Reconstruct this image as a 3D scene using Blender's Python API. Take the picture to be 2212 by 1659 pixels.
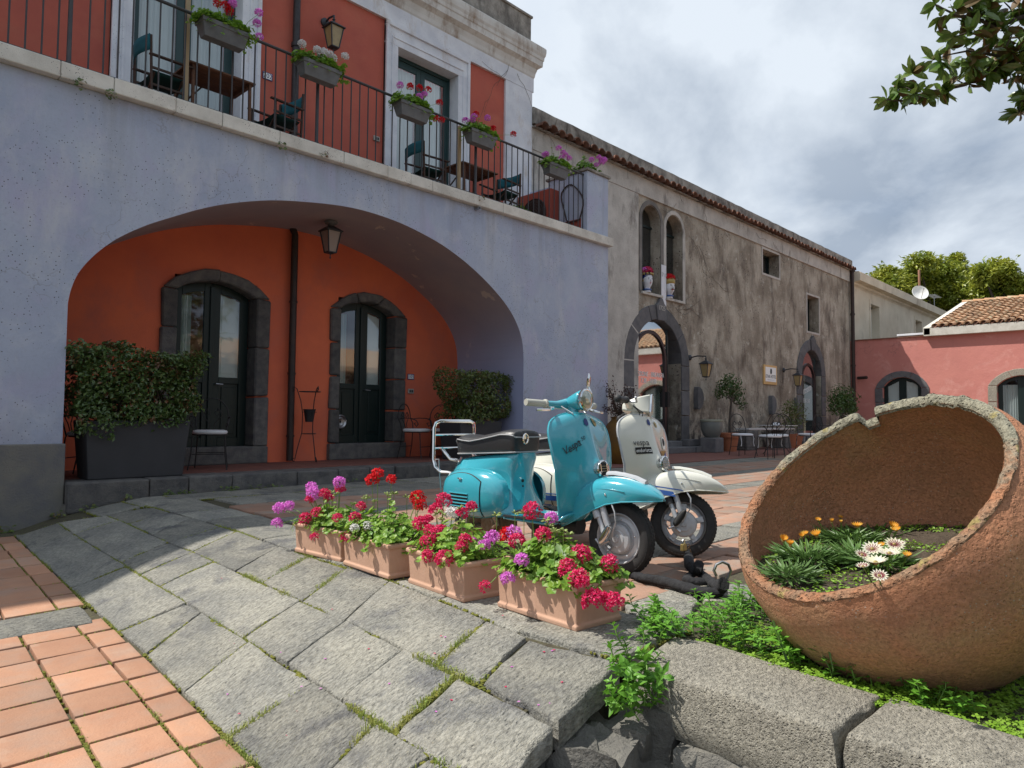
import bpy, bmesh, math, random
from mathutils import Vector as V, Matrix, noise
from bpy_extras import object_utils
random.seed(7)
R = random.random
U = random.uniform
pi = math.pi
for o in list(bpy.data.objects):
    bpy.data.objects.remove(o)
SC = bpy.context.scene
COL = SC.collection

# ------------------------------------------------------------ camera
FPX, CX, CY, EYE = 1534.0, 1106.0, 829.5, 0.86
yaw, pitch, roll = math.radians(43.7), math.atan(74.5 / 1534), 0.009
f0 = V((math.cos(yaw), math.sin(yaw), 0)); r0 = V((math.sin(yaw), -math.cos(yaw), 0)); u0 = V((0, 0, 1))
FW = f0 * math.cos(pitch) + u0 * math.sin(pitch)
u1 = u0 * math.cos(pitch) - f0 * math.sin(pitch)
RT = r0 * math.cos(roll) + u1 * math.sin(roll)
UP = u1 * math.cos(roll) - r0 * math.sin(roll)
CAMP = V((0, 0, EYE))
cd = bpy.data.cameras.new('camera'); cam = bpy.data.objects.new('camera', cd); COL.objects.link(cam)
cd.sensor_width = 36; cd.lens = FPX / 2212 * 36; cd.clip_start = .05; cd.clip_end = 3000
cam.matrix_world = Matrix(((RT.x, UP.x, -FW.x, 0), (RT.y, UP.y, -FW.y, 0), (RT.z, UP.z, -FW.z, EYE), (0, 0, 0, 1)))
SC.camera = cam

# ------------------------------------------------------------ light
SUNV = V((-.42, .495, 1)).normalized()            # towards the sun
el = math.asin(SUNV.z); rot = math.atan2(SUNV.x, SUNV.y)
ld = bpy.data.lights.new('sun', 'SUN'); ld.energy = 4.0; ld.angle = math.radians(.55); ld.color = (1, .95, .87)
sun = bpy.data.objects.new('sun', ld); COL.objects.link(sun)
sun.rotation_euler = SUNV.to_track_quat('Z', 'Y').to_euler()
SC.view_settings.view_transform = 'Standard'; SC.view_settings.look = 'None'
SC.view_settings.exposure = 0.46; SC.view_settings.gamma = 1; SC.view_settings.use_curve_mapping = False


class G:
    """small node-graph helper"""
    def __init__(s, tree):
        s.t = tree; s.t.nodes.clear()

    def n(s, typ, ins=None, **props):
        nd = s.t.nodes.new(typ)
        for k, v in props.items():
            setattr(nd, k, v)
        for k, v in (ins or {}).items():
            sk = nd.inputs[k]
            if isinstance(v, bpy.types.NodeSocket):
                s.t.links.new(v, sk)
            else:
                sk.default_value = v
        return nd

    def m(s, op, a, b=0.0, c=None, clamp=False):
        nd = s.n('ShaderNodeMath', {0: a, 1: b}, operation=op, use_clamp=clamp)
        if c is not None:
            if isinstance(c, bpy.types.NodeSocket):
                s.t.links.new(c, nd.inputs[2])
            else:
                nd.inputs[2].default_value = c
        return nd.outputs[0]

    def vm(s, op, a, b):
        return s.n('ShaderNodeVectorMath', {0: a, 1: b}, operation=op).outputs[0]

    def mix(s, f, a, b, mode='MIX'):
        nd = s.n('ShaderNodeMix', data_type='RGBA', blend_type=mode)
        for sk, v in ((nd.inputs[0], f), (nd.inputs[6], a), (nd.inputs[7], b)):
            if isinstance(v, bpy.types.NodeSocket):
                s.t.links.new(v, sk)
            else:
                sk.default_value = v if not (hasattr(v, '__len__') and len(v) == 3) else (*v, 1)
        return nd.outputs[2]

    def rg(s, x, a, b, lo=0.0, hi=1.0):
        return s.n('ShaderNodeMapRange', {0: x, 1: a, 2: b, 3: lo, 4: hi}, clamp=True).outputs[0]

    def noise(s, vec, scale, detail=4, rough=.55, dist=0.0):
        return s.n('ShaderNodeTexNoise', {'Vector': vec, 'Scale': scale, 'Detail': detail, 'Roughness': rough, 'Distortion': dist}).outputs[0]

    def scale(s, vec, xyz):
        return s.vm('MULTIPLY', vec, xyz)


def c3(c):
    return (c[0], c[1], c[2], 1)


W = bpy.data.worlds.new('World'); SC.world = W; W.use_nodes = True
g = G(W.node_tree)
BG = 0.1
sky = g.n('ShaderNodeTexSky', sky_type='NISHITA', sun_disc=False, sun_elevation=el, sun_rotation=rot, air_density=1.2, dust_density=1.6, altitude=300)
dirn = g.n('ShaderNodeTexCoord').outputs['Generated']
sp = g.n('ShaderNodeSeparateXYZ', {0: dirn})
zc = g.m('ADD', g.m('MAXIMUM', sp.outputs[2], 0.0), .22)
pv = g.n('ShaderNodeCombineXYZ', {0: g.m('DIVIDE', sp.outputs[0], zc), 1: g.m('DIVIDE', sp.outputs[1], zc), 2: .3}).outputs[0]
pr = g.n('ShaderNodeVectorRotate', {'Vector': pv, 'Angle': -.5}, rotation_type='Z_AXIS').outputs[0]
ps = g.scale(pr, (1.0, 1.45, 1))
n1 = g.noise(ps, 1.1, 12, .57, .2)
n2 = g.noise(g.vm('ADD', ps, (7.3, 2.2, 0)), 1.7, 12, .56, .2)
n3 = g.noise(g.vm('ADD', pr, (1.3, 5.2, 0)), .55, 4, .5, .3)
cover = g.rg(g.m('ADD', n1, g.m('MULTIPLY', n3, .25)), .50, .70, .78, 1)
sund = g.n('ShaderNodeVectorMath', {0: dirn, 1: tuple(SUNV)}, operation='DOT_PRODUCT').outputs['Value']
glow = g.rg(sund, -.1, 1.0, 0.0, .45)
br = g.m('ADD', g.m('ADD', g.m('MULTIPLY', g.rg(n2, .36, .66), .75), g.m('MULTIPLY', g.rg(n3, .38, .62), .42)), g.m('SUBTRACT', glow, .12))
dark = (.195 / BG, .25 / BG, .335 / BG, 1); lite = (.58 / BG, .635 / BG, .70 / BG, 1)
ccol = g.mix(g.m('MINIMUM', g.m('MAXIMUM', br, 0.0), 1.0), dark, lite)
skyc = g.mix(cover, g.mix(1.0, sky.outputs[0], (1.0, 1.0, 1.05, 1), 'MULTIPLY'), ccol)
hz = g.rg(sp.outputs[2], -.02, .0)
fin = g.mix(hz, (.9, .85, .8, 1), skyc)
bg = g.n('ShaderNodeBackground', {'Color': fin, 'Strength': BG})
g.t.links.new(bg.outputs[0], g.n('ShaderNodeOutputWorld').inputs[0])


# ------------------------------------------------------------ picture calibration -> places in the world
def ray(x, y):
    return FW * FPX + RT * (x - CX) - UP * (y - CY)


def hit(x, y, ax, val):
    d = ray(x, y); return CAMP + d * ((val - CAMP[ax]) / d[ax])


def onX(x, y, v): return hit(x, y, 0, v)
def onY(x, y, v): return hit(x, y, 1, v)
def onZ(x, y, v=0.0): return hit(x, y, 2, v)


def zg(X, Y):
    """height of the paved ground"""
    xe = 1.27 + .084 * (Y - 3); xr = 2.30 + .10 * (Y - 3); zt = -.34 + .017 * (Y - 3)
    t = (X - xe) / (xr - xe)
    if t <= 0: return zt
    if t >= 1: return 0.0
    t = t + .12 * math.sin(t * pi)
    return zt * (1 - min(t, 1))


def onG(x, y):
    d = ray(x, y).normalized(); t = .5; p = CAMP
    while t < 60:
        p = CAMP + d * t
        if p.z < zg(p.x, p.y):
            lo, hi = t - .03, t
            for _ in range(20):
                m = (lo + hi) / 2; q = CAMP + d * m
                if q.z < zg(q.x, q.y): hi = m
                else: lo = m
            return CAMP + d * hi
        t += .02
    return p


# ------------------------------------------------------------ mesh helpers
def wl(o):
    l = V((0, 0, 0))
    while o is not None:
        l = l + o.location; o = o.parent
    return l


class MB:
    def __init__(s): s.v = []; s.f = []; s.mi = []; s.cur = 0

    def add(s, vs, fs):
        b = len(s.v); s.v += [tuple(v) for v in vs]
        for f in fs:
            s.f.append(tuple(b + i for i in f)); s.mi.append(s.cur)
        return s

    def box(s, x0, x1, y0, y1, z0, z1):
        return s.add([(x0, y0, z0), (x1, y0, z0), (x1, y1, z0), (x0, y1, z0), (x0, y0, z1), (x1, y0, z1), (x1, y1, z1), (x0, y1, z1)],
                     [(0, 3, 2, 1), (4, 5, 6, 7), (0, 1, 5, 4), (1, 2, 6, 5), (2, 3, 7, 6), (3, 0, 4, 7)])

    def bar(s, a, b, w, h, up=(0, 0, 1)):
        a = V(a); b = V(b); d = (b - a).normalized(); sd = d.cross(V(up))
        if sd.length < 1e-4: sd = d.cross(V((1, 0, 0)))
        sd.normalize(); u = sd.cross(d)
        vs = []
        for p in (a, b):
            for i, j in ((-1, -1), (1, -1), (1, 1), (-1, 1)):
                vs.append(p + sd * (i * w / 2) + u * (j * h / 2))
        return s.add(vs, [(0, 1, 2, 3), (7, 6, 5, 4), (0, 4, 5, 1), (1, 5, 6, 2), (2, 6, 7, 3), (3, 7, 4, 0)])

    def tube(s, pts, r, n=8, closed=False, caps=True, sq=None):
        pts = [V(p) for p in pts]; k = len(pts); rs = r if hasattr(r, '__len__') else [r] * k
        prev = None; vs = []; fs = []
        for i, p in enumerate(pts):
            if closed: d = pts[(i + 1) % k] - pts[i - 1]
            else: d = pts[min(i + 1, k - 1)] - pts[max(i - 1, 0)]
            if d.length < 1e-9: d = V((0, 0, 1))
            d.normalize()
            if prev is None:
                a = d.cross(V((0, 0, 1)))
                if a.length < .1: a = d.cross(V((1, 0, 0)))
                a.normalize()
            else:
                a = prev - d * prev.dot(d)
                if a.length < 1e-6: a = d.cross(V((0, 1, 0)))
                a.normalize()
            prev = a; b = d.cross(a)
            for j in range(n):
                t = 2 * pi * j / n
                vs.append(p + (a * math.cos(t) + b * math.sin(t)) * rs[i])
        for i in range(k if closed else k - 1):
            i2 = (i + 1) % k
            for j in range(n):
                j2 = (j + 1) % n
                fs.append((i * n + j, i * n + j2, i2 * n + j2, i2 * n + j))
        if caps and not closed:
            fs.append(tuple(reversed(range(n)))); fs.append(tuple((k - 1) * n + j for j in range(n)))
        return s.add(vs, fs)

    def lathe(s, prof, n=24, c=(0, 0, 0), ax=None, cap=True):
        """prof [(r,h)] around axis ax (Matrix 3x3 whose z is the axis)"""
        c = V(c); vs = []; fs = []; k = len(prof)
        for r, h in prof:
            for j in range(n):
                t = 2 * pi * j / n; p = V((r * math.cos(t), r * math.sin(t), h))
                vs.append(c + (ax @ p if ax else p))
        for i in range(k - 1):
            for j in range(n):
                j2 = (j + 1) % n
                fs.append((i * n + j, i * n + j2, (i + 1) * n + j2, (i + 1) * n + j))
        if cap:
            if prof[0][0] > 1e-4: fs.append(tuple(reversed(range(n))))
            if prof[-1][0] > 1e-4: fs.append(tuple((k - 1) * n + j for j in range(n)))
        return s.add(vs, fs)

    def grid(s, nu, nv, fn, cu=False, cv=False):
        vs = [fn(i / (nu if cu else nu - 1), j / (nv if cv else nv - 1)) for i in range(nu) for j in range(nv)]
        fs = []
        for i in range(nu if cu else nu - 1):
            for j in range(nv if cv else nv - 1):
                i2, j2 = (i + 1) % nu, (j + 1) % nv
                fs.append((i * nv + j, i2 * nv + j, i2 * nv + j2, i * nv + j2))
        return s.add(vs, fs)

    def loft(s, rings, cap=True):
        n = len(rings[0]); vs = [p for r in rings for p in r]; fs = []
        for i in range(len(rings) - 1):
            for j in range(n):
                j2 = (j + 1) % n
                fs.append((i * n + j, i * n + j2, (i + 1) * n + j2, (i + 1) * n + j))
        if cap:
            fs.append(tuple(reversed(range(n)))); fs.append(tuple((len(rings) - 1) * n + j for j in range(n)))
        return s.add(vs, fs)

    def prism(s, poly, ext):
        """poly: 3D points (one side), ext: vector"""
        n = len(poly); e = V(ext); vs = [V(p) for p in poly] + [V(p) + e for p in poly]
        fs = [tuple(range(n)), tuple(reversed(range(n, 2 * n)))]
        for i in range(n):
            j = (i + 1) % n; fs.append((i, i + n, j + n, j))
        return s.add(vs, fs)

    def sphere(s, c, r, n=10, m=6, sc=(1, 1, 1)):
        c = V(c)
        prof = [(max(1e-5, r * math.sin(pi * i / m)), -r * math.cos(pi * i / m)) for i in range(m + 1)]
        b = len(s.v); s.lathe(prof, n, (0, 0, 0), None, False)
        for i in range(b, len(s.v)):
            v = s.v[i]; s.v[i] = (c.x + v[0] * sc[0], c.y + v[1] * sc[1], c.z + v[2] * sc[2])
        return s

    def xf(s, M, b=0):
        for i in range(b, len(s.v)):
            s.v[i] = tuple(M @ V(s.v[i]))
        return s

    def mesh(s, name, mat, smooth=False, shift=None, ang=None):
        me = bpy.data.meshes.new(name)
        vs = s.v if shift is None else [(v[0] - shift[0], v[1] - shift[1], v[2] - shift[2]) for v in s.v]
        me.from_pydata(vs, [], s.f)
        mats = mat if isinstance(mat, (list, tuple)) else [mat]
        for m in mats: me.materials.append(m)
        if len(mats) > 1: me.polygons.foreach_set('material_index', s.mi)
        bm = bmesh.new(); bm.from_mesh(me)
        bmesh.ops.recalc_face_normals(bm, faces=bm.faces)
        if smooth:
            for f in bm.faces: f.smooth = True
            if ang:
                for e in bm.edges:
                    if len(e.link_faces) == 2 and e.calc_face_angle(0) > ang: e.smooth = False
        bm.to_mesh(me); bm.free()
        return me

    def build(s, name, mat, parent=None, smooth=False, bevel=0, ang=.7, own=False, seg=2):
        """verts are in world coordinates; own=True puts the origin at the piece's centre"""
        base = wl(parent) if parent is not None else V((0, 0, 0))
        loc = V((0, 0, 0))
        if (own or parent is None) and s.v:
            n = len(s.v)
            loc = V((sum(v[0] for v in s.v) / n, sum(v[1] for v in s.v) / n, min(v[2] for v in s.v))) - base
        me = s.mesh(name, mat, smooth, base + loc, ang)
        o = bpy.data.objects.new(name, me); COL.objects.link(o)
        o.parent = parent; o.location = loc
        if bevel:
            m = o.modifiers.new('edge', 'BEVEL'); m.width = bevel; m.segments = seg; m.limit_method = 'ANGLE'; m.angle_limit = .6
        return o


def inst(name, me, parent, loc, rz=0.0, sc=None, rot=None):
    """a piece sharing mesh data; loc in world coordinates"""
    o = bpy.data.objects.new(name, me); COL.objects.link(o); o.parent = parent
    o.location = V(loc) - (wl(parent) if parent is not None else V((0, 0, 0)))
    o.rotation_euler = rot if rot is not None else (0, 0, rz)
    if sc is not None: o.scale = sc if hasattr(sc, '__len__') else (sc, sc, sc)
    return o


def thing(name, label, cat, loc=(0, 0, 0), group=None):
    o = bpy.data.objects.new(name, None); COL.objects.link(o); o.location = loc
    o.empty_display_size = .2
    o['label'] = label; o['category'] = cat
    if group: o['group'] = group
    return o


def tag(o, label, cat, group=None):
    o['label'] = label; o['category'] = cat
    if group: o['group'] = group
    return o


def struct(o):
    o['kind'] = 'structure'; return o


def structroot(name, loc=(0, 0, 0)):
    o = bpy.data.objects.new(name, None); COL.objects.link(o); o.location = loc; o['kind'] = 'structure'; return o


def stuff(o):
    o['kind'] = 'stuff'; return o


KIDS = {}


def copy_tree(o, parent=None):
    global KIDS
    c = o.copy(); COL.objects.link(c); c.parent = parent
    for ch in KIDS_of(o): copy_tree(ch, c)
    return c


def KIDS_of(o):
    return [x for x in COL.objects if x.parent == o]


def place(src, loc, rz, label=None, sc=None, first=False):
    """put a copy (or the first one itself) somewhere"""
    c = src if first else copy_tree(src)
    c.location = loc; c.rotation_euler = (0, 0, rz)
    if sc: c.scale = (sc, sc, sc)
    if label: c['label'] = label
    return c


def text_mb(txt, size, depth=.0, font=None, align='CENTER'):
    cu = bpy.data.curves.new('t', 'FONT'); cu.body = txt; cu.size = size; cu.align_x = align; cu.align_y = 'CENTER'
    cu.extrude = depth; cu.resolution_u = 2
    ob = bpy.data.objects.new('t', cu); COL.objects.link(ob)
    dg = bpy.context.evaluated_depsgraph_get()
    me = bpy.data.meshes.new_from_object(ob.evaluated_get(dg))
    mb = MB(); mb.add([v.co.copy() for v in me.vertices], [tuple(p.vertices) for p in me.polygons])
    bpy.data.objects.remove(ob); bpy.data.meshes.remove(me); bpy.data.curves.remove(cu)
    return mb


def text(txt, size, origin, xdir, ydir, mat, parent, name='lettering', depth=.0008, sx=1.0, shear=0.0, own=False):
    mb = text_mb(txt, size, depth)
    x = V(xdir).normalized(); y = V(ydir).normalized(); z = x.cross(y); o = V(origin)
    mb.v = [tuple(o + x * (v[0] * sx + v[1] * shear) + y * v[1] + z * v[2]) for v in mb.v]
    return mb.build(name, mat, parent)
# ------------------------------------------------------------ materials
MATS = {}


def mat(name, col, rough=.8, metal=0.0, col2=None, vs=3.0, vc=(.35, .65), bump=0.0, bs=40.0, spec=.4, rnd=0.0, speck=None, streak=None,
        coat=0.0, bump2=None, patch=None, extra=None, sub=0.0, trans=0.0, pitted=None, vsc=(1, 1, 1), bsc=None):
    m = bpy.data.materials.new(name); m.use_nodes = True
    g = G(m.node_tree)
    pos = g.n('ShaderNodeNewGeometry').outputs['Position']
    oi = g.n('ShaderNodeObjectInfo')
    c = c3(col)
    if col2 is not None:
        f = g.rg(g.noise(g.scale(pos, vsc), vs, 6, .6), vc[0], vc[1])
        c = g.mix(f, c3(col), c3(col2))
    if patch:      # (colour, scale, lo, hi)
        f = g.rg(g.noise(g.vm('ADD', pos, (3.1, 9.2, 4.4)), patch[1], 5, .65, .4), patch[2], patch[3])
        c = g.mix(f, c, c3(patch[0]))
    if streak:     # (colour, scale, lo, hi) vertical weather streaks
        f = g.rg(g.noise(g.scale(pos, (1, 1, .36)), streak[1], 6, .7), streak[2], streak[3])
        c = g.mix(f, c, c3(streak[0]))
    if speck:      # (colour, scale, size, maskscale, masklo)
        vo = g.n('ShaderNodeTexVoronoi', {'Vector': pos, 'Scale': speck[1], 'Randomness': 1.0})
        f = g.rg(vo.outputs['Distance'], speck[2], speck[2] * .6)
        mk = g.rg(g.noise(pos, speck[3], 3), speck[4], speck[4] + .08)
        c = g.mix(g.m('MULTIPLY', f, mk), c, c3(speck[0]))
    if extra: c = extra(g, pos, c)
    if rnd:
        k = g.rg(oi.outputs['Random'], 0, 1, 1 - rnd, 1 + rnd)
        c = g.mix(1.0, c, g.n('ShaderNodeCombineXYZ', {0: k, 1: k, 2: k}).outputs[0], 'MULTIPLY')
    p = g.n('ShaderNodeBsdfPrincipled', {'Base Color': c, 'Roughness': rough, 'Metallic': metal, 'Specular IOR Level': spec})
    if coat:
        p.inputs['Coat Weight'].default_value = coat; p.inputs['Coat Roughness'].default_value = .03
    h = None
    if bump:
        h = g.m('MULTIPLY', g.noise(g.scale(pos, bsc) if bsc else pos, bs, 5, .65), 1.0)
        if bump2:   # (scale, weight)
            h = g.m('ADD', h, g.m('MULTIPLY', g.noise(pos, bump2[0], 4, .6), bump2[1]))
        if pitted:
            vo = g.n('ShaderNodeTexVoronoi', {'Vector': pos, 'Scale': pitted[0]})
            h = g.m('ADD', h, g.m('MULTIPLY', g.rg(vo.outputs['Distance'], 0, pitted[1]), pitted[2]))
        b = g.n('ShaderNodeBump', {'Height': h, 'Strength': 1.0, 'Distance': bump})
        g.t.links.new(b.outputs[0], p.inputs['Normal'])
    out = g.n('ShaderNodeOutputMaterial')
    sh = p.outputs[0]
    if sub or trans:
        tl = g.n('ShaderNodeBsdfTranslucent', {'Color': c})
        sh = g.n('ShaderNodeMixShader', {0: max(sub, trans), 1: sh, 2: tl.outputs[0]}).outputs[0]
    g.t.links.new(sh, out.inputs[0])
    MATS[name] = m
    return m


def stone_extra(lich=(.36, .33, .2), amt=.5):
    def f(g, pos, c):
        a = g.rg(g.noise(pos, 130, 3, .7), .56, .70, 0, amt)
        c = g.mix(a, c, c3(lich))
        vo = g.n('ShaderNodeTexVoronoi', {'Vector': g.scale(pos, (1, 1, 1)), 'Scale': 70.0})
        pit = g.rg(vo.outputs['Distance'], .16, .05, 0, .55)
        mk = g.rg(g.noise(pos, 11, 3), .5, .62)
        return g.mix(g.m('MULTIPLY', pit, mk), c, (.05, .05, .05, 1))
    return f


# walls
def cracks(g, pos, c, sc, col, w=.006):
    d = g.n('ShaderNodeVectorMath', {0: pos, 1: g.n('ShaderNodeTexNoise', {'Vector': pos, 'Scale': 3.0, 'Detail': 6.0}).outputs['Color']}, operation='ADD').outputs[0]
    v = g.n('ShaderNodeTexVoronoi', {'Vector': d, 'Scale': sc}, feature='DISTANCE_TO_EDGE').outputs['Distance']
    m = g.m('MULTIPLY', g.rg(v, w, w * .3), g.rg(g.noise(pos, .8, 3), .48, .56, 0, .7))
    return g.mix(m, c, col)


def pink_extra(g, pos, c):
    z = g.n('ShaderNodeSeparateXYZ', {0: pos}).outputs[2]
    s = g.m('MULTIPLY', g.rg(z, 1.6, .2), g.rg(g.noise(pos, 2.0, 5), .42, .62, 0, .5))
    c = g.mix(s, c, (.36, .20, .17, 1))
    c = g.mix(g.m('MULTIPLY', g.rg(z, 2.6, 4.1), g.rg(g.noise(g.scale(pos, (1, 1, .06)), 2.6, 5, .7), .52, .68, 0, .4)), c, (.40, .19, .16, 1))
    c = g.mix(g.rg(g.noise(pos, 1.3, 6, .7, .6), .54, .66, 0, .45), c, (.70, .38, .33, 1))
    return cracks(g, pos, c, .35, (.35, .15, .13, 1))


def lilac_extra(g, pos, c):
    a = g.rg(g.noise(pos, 2.3, 6, .65, .8), .56, .68, 0, .36)          # pale patched plaster
    c = g.mix(a, c, (.58, .61, .66, 1))
    z = g.n('ShaderNodeSeparateXYZ', {0: pos}).outputs[2]
    d = g.m('MULTIPLY', g.rg(z, 2.9, 4.3), g.rg(g.noise(g.scale(pos, (1, 1, .05)), 3.3, 5, .7), .50, .70, 0, .65))   # drip stains under the edge stones
    c = g.mix(d, c, (.30, .31, .35, 1))
    s = g.m('MULTIPLY', g.rg(z, 1.5, .5), g.rg(g.noise(pos, 2.5, 4), .4, .6, .1, .55))      # splash dirt
    c = g.mix(s, c, (.27, .28, .36, 1))
    c = cracks(g, pos, c, .55, (.30, .31, .36, 1))
    return g.mix(g.rg(g.noise(pos, 45, 3, .7), .5, .75, 0, .18), c, (.2, .2, .24, 1))


m_lilac = mat('lilac_plaster', (.375, .425, .555), .85, col2=(.455, .505, .615), vs=1.3, bump=.004, bs=60, bump2=(6, .8),
              streak=((.55, .575, .63), 1.7, .52, .72), patch=((.44, .45, .60), 1.1, .50, .66), extra=lilac_extra, speck=((.05, .035, .04), 26, .17, 1.1, .42))
m_soffit = mat('vault_plaster', (.21, .18, .19), .9, col2=(.15, .14, .19), vs=1.0, bump=.003, bs=40, patch=((.38, .28, .26), 2.1, .70, .74))
m_red = mat('red_plaster', (.54, .135, .09), .9, col2=(.45, .11, .08), vs=1.6, bump=.004, bs=70, bump2=(9, .7), patch=((.52, .15, .10), 1.1, .5, .7))
m_orange = mat('orange_plaster', (.80, .185, .085), .9, col2=(.68, .15, .08), vs=1.2, bump=.003, bs=70, bump2=(7, .7), patch=((.62, .16, .10), 1.0, .5, .7))
def old_extra(g, pos, c):
    z = g.n('ShaderNodeSeparateXYZ', {0: pos}).outputs[2]
    s = g.m('MULTIPLY', g.rg(z, 1.9, .3), g.rg(g.noise(pos, 2.8, 5, .7), .46, .58))      # black damp marks near the ground
    return g.mix(s, c, (.06, .052, .048, 1))


m_white = mat('white_plaster', (.80, .82, .86), .85, col2=(.64, .66, .72), vs=2.5, bump=.003, bs=50, streak=((.50, .42, .34), 3, .56, .8), speck=((.08, .06, .05), 34, .14, 1.6, .5))
m_cornice = mat('cornice_plaster', (.72, .71, .68), .85, col2=(.60, .58, .54), vs=2.5, bump=.004, bs=40, streak=((.33, .25, .19), 4, .5, .72))
m_slab = mat('white_slab_stone', (.76, .73, .66), .8, col2=(.58, .55, .49), vs=4, bump=.004, bs=60, speck=((.06, .05, .045), 45, .2, 3, .46), rnd=.06)
m_oldwall = mat('weathered_plaster', (.27, .23, .18), .95, col2=(.50, .45, .37), vs=1.3, vc=(.40, .62), bump=.035, bs=22, bump2=(5, 1.2),
                streak=((.12, .095, .075), 1.8, .50, .68), patch=((.56, .53, .46), 3.6, .60, .68), extra=old_extra, speck=((.07, .055, .05), 12, .26, 1.5, .5), vsc=(1, 1, .8))
m_oldlight = mat('pale_old_plaster', (.58, .555, .51), .95, col2=(.43, .41, .375), vs=2, bump=.012, bs=25, bump2=(6, 1), streak=((.16, .14, .125), 2, .55, .72), speck=((.09, .07, .06), 22, .17, 1.6, .5))
m_parapet = mat('old_parapet', (.42, .39, .345), .95, col2=(.15, .135, .12), vs=2.6, bump=.015, bs=20, streak=((.1, .09, .08), 3, .5, .7))
m_oldreveal = mat('window_reveal', (.23, .215, .20), .95, col2=(.14, .13, .12), vs=3, bump=.01, bs=25)
m_beige = mat('beige_plaster', (.72, .65, .52), .9, col2=(.60, .53, .41), vs=1.0, bump=.004, bs=20, streak=((.42, .35, .27), 1.6, .56, .76))
m_pink = mat('pink_plaster', (.60, .245, .205), .9, col2=(.54, .21, .18), vs=.7, bump=.008, bs=7, bump2=(2.5, 1.4), patch=((.58, .23, .20), .6, .5, .75), extra=pink_extra)
m_whitetrim = mat('white_eave', (.64, .62, .56), .85, col2=(.50, .48, .42), vs=5, bump=.004, bs=30)
# stone
def basalt_extra(g, pos, c):
    q = g.scale(pos, (.5, 1.1, 1))
    a = g.rg(g.noise(q, 75, 3, .7), .36, .64, .66, 1.30)
    c = g.mix(1.0, c, g.n('ShaderNodeCombineXYZ', {0: a, 1: a, 2: a}).outputs[0], 'MULTIPLY')
    c = g.mix(g.rg(g.noise(pos, 150, 3, .7), .58, .70, 0, .55), c, (.40, .36, .24, 1))
    vo = g.n('ShaderNodeTexVoronoi', {'Vector': q, 'Scale': 48.0})
    pit = g.rg(vo.outputs['Distance'], .24, .10, 0, .75)
    return g.mix(g.m('MULTIPLY', pit, g.rg(g.noise(pos, 8, 3), .46, .56)), c, (.045, .045, .045, 1))


m_lava = mat('lava_stone', (.085, .083, .086), .9, col2=(.15, .142, .132), vs=9, bump=.010, bs=55, bump2=(14, 1.3), rnd=.2, extra=stone_extra((.24, .2, .16), .35), pitted=(60, .35, .5))
m_lava_b = mat('lava_arch_stone', (.11, .11, .118), .9, col2=(.155, .152, .155), vs=6, bump=.008, bs=45, rnd=.16)
m_basalt = mat('basalt_paving', (.21, .207, .187), .9, col2=(.30, .288, .245), vs=5, vc=(.38, .62), bump=.026, bs=30, bump2=(95, .40), rnd=.2,
               patch=((.135, .135, .135), 2.3, .55, .66), extra=basalt_extra, pitted=(30, .22, .35), vsc=(1, .45, 1), bsc=(.42, 1, 1))
m_kerb = mat('kerb_stone', (.37, .345, .285), .9, col2=(.30, .28, .235), vs=5, bump=.016, bs=80, bump2=(300, .4), rnd=.08, extra=basalt_extra, pitted=(110, .4, .6))
m_rubble = mat('rubble_stone', (.12, .115, .105), .95, col2=(.2, .19, .165), vs=7, bump=.02, bs=26, bump2=(80, .4), rnd=.15)
m_pier = mat('pier_stone', (.14, .14, .147), .92, col2=(.20, .19, .165), vs=4, bump=.008, bs=55, extra=stone_extra((.3, .25, .12), .35))


def tile_extra(g, pos, c):
    f = g.rg(g.noise(pos, 3.2, 6, .65), .46, .64, 0, .6)
    c = g.mix(f, c, (.36, .25, .19, 1))
    a = g.rg(g.noise(pos, 160, 3, .6), .56, .70, 0, .45)
    c = g.mix(a, c, (.28, .16, .11, 1))
    return g.mix(g.rg(g.noise(g.vm('ADD', pos, (3, 3, 3)), 1.7, 6, .7), .58, .72, 0, .55), c, (.50, .36, .26, 1))


m_tile = mat('terracotta_tile', (.455, .245, .15), .82, col2=(.40, .205, .125), vs=4, bump=.003, bs=90, bump2=(12, 1.0), rnd=.2, extra=tile_extra)
m_tile2 = mat('worn_brick_paver', (.36, .205, .14), .85, col2=(.29, .18, .13), vs=5, bump=.005, bs=40, bump2=(9, 1), rnd=.22, patch=((.27, .24, .2), 3, .5, .65))
m_redfloor = mat('red_floor_tile', (.24, .095, .07), .8, col2=(.19, .08, .065), vs=4, bump=.002, bs=60, rnd=.14)
m_soil = mat('soil', (.07, .052, .037), 1, col2=(.11, .085, .06), vs=40, bump=.02, bs=60)
m_jointsoil = mat('joint_soil', (.06, .05, .036), 1, col2=(.10, .095, .05), vs=30, bump=.01, bs=70)
m_roof = mat('roof_tile', (.45, .245, .125), .9, col2=(.36, .23, .145), vs=6, bump=.005, bs=50, rnd=.28, patch=((.42, .36, .24), 5, .52, .64))
m_roofdark = mat('old_roof_tile', (.21, .095, .06), .95, col2=(.13, .075, .055), vs=8, bump=.006, bs=40, rnd=.3)
# pottery
def jar_extra(g, pos, c):
    a = g.rg(g.noise(pos, 90, 3, .7), .40, .62, .82, 1.14)
    c = g.mix(1.0, c, g.n('ShaderNodeCombineXYZ', {0: a, 1: a, 2: a}).outputs[0], 'MULTIPLY')
    return g.mix(g.rg(g.noise(pos, 5, 5, .7), .56, .72, 0, .4), c, (.24, .15, .08, 1))


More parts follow.
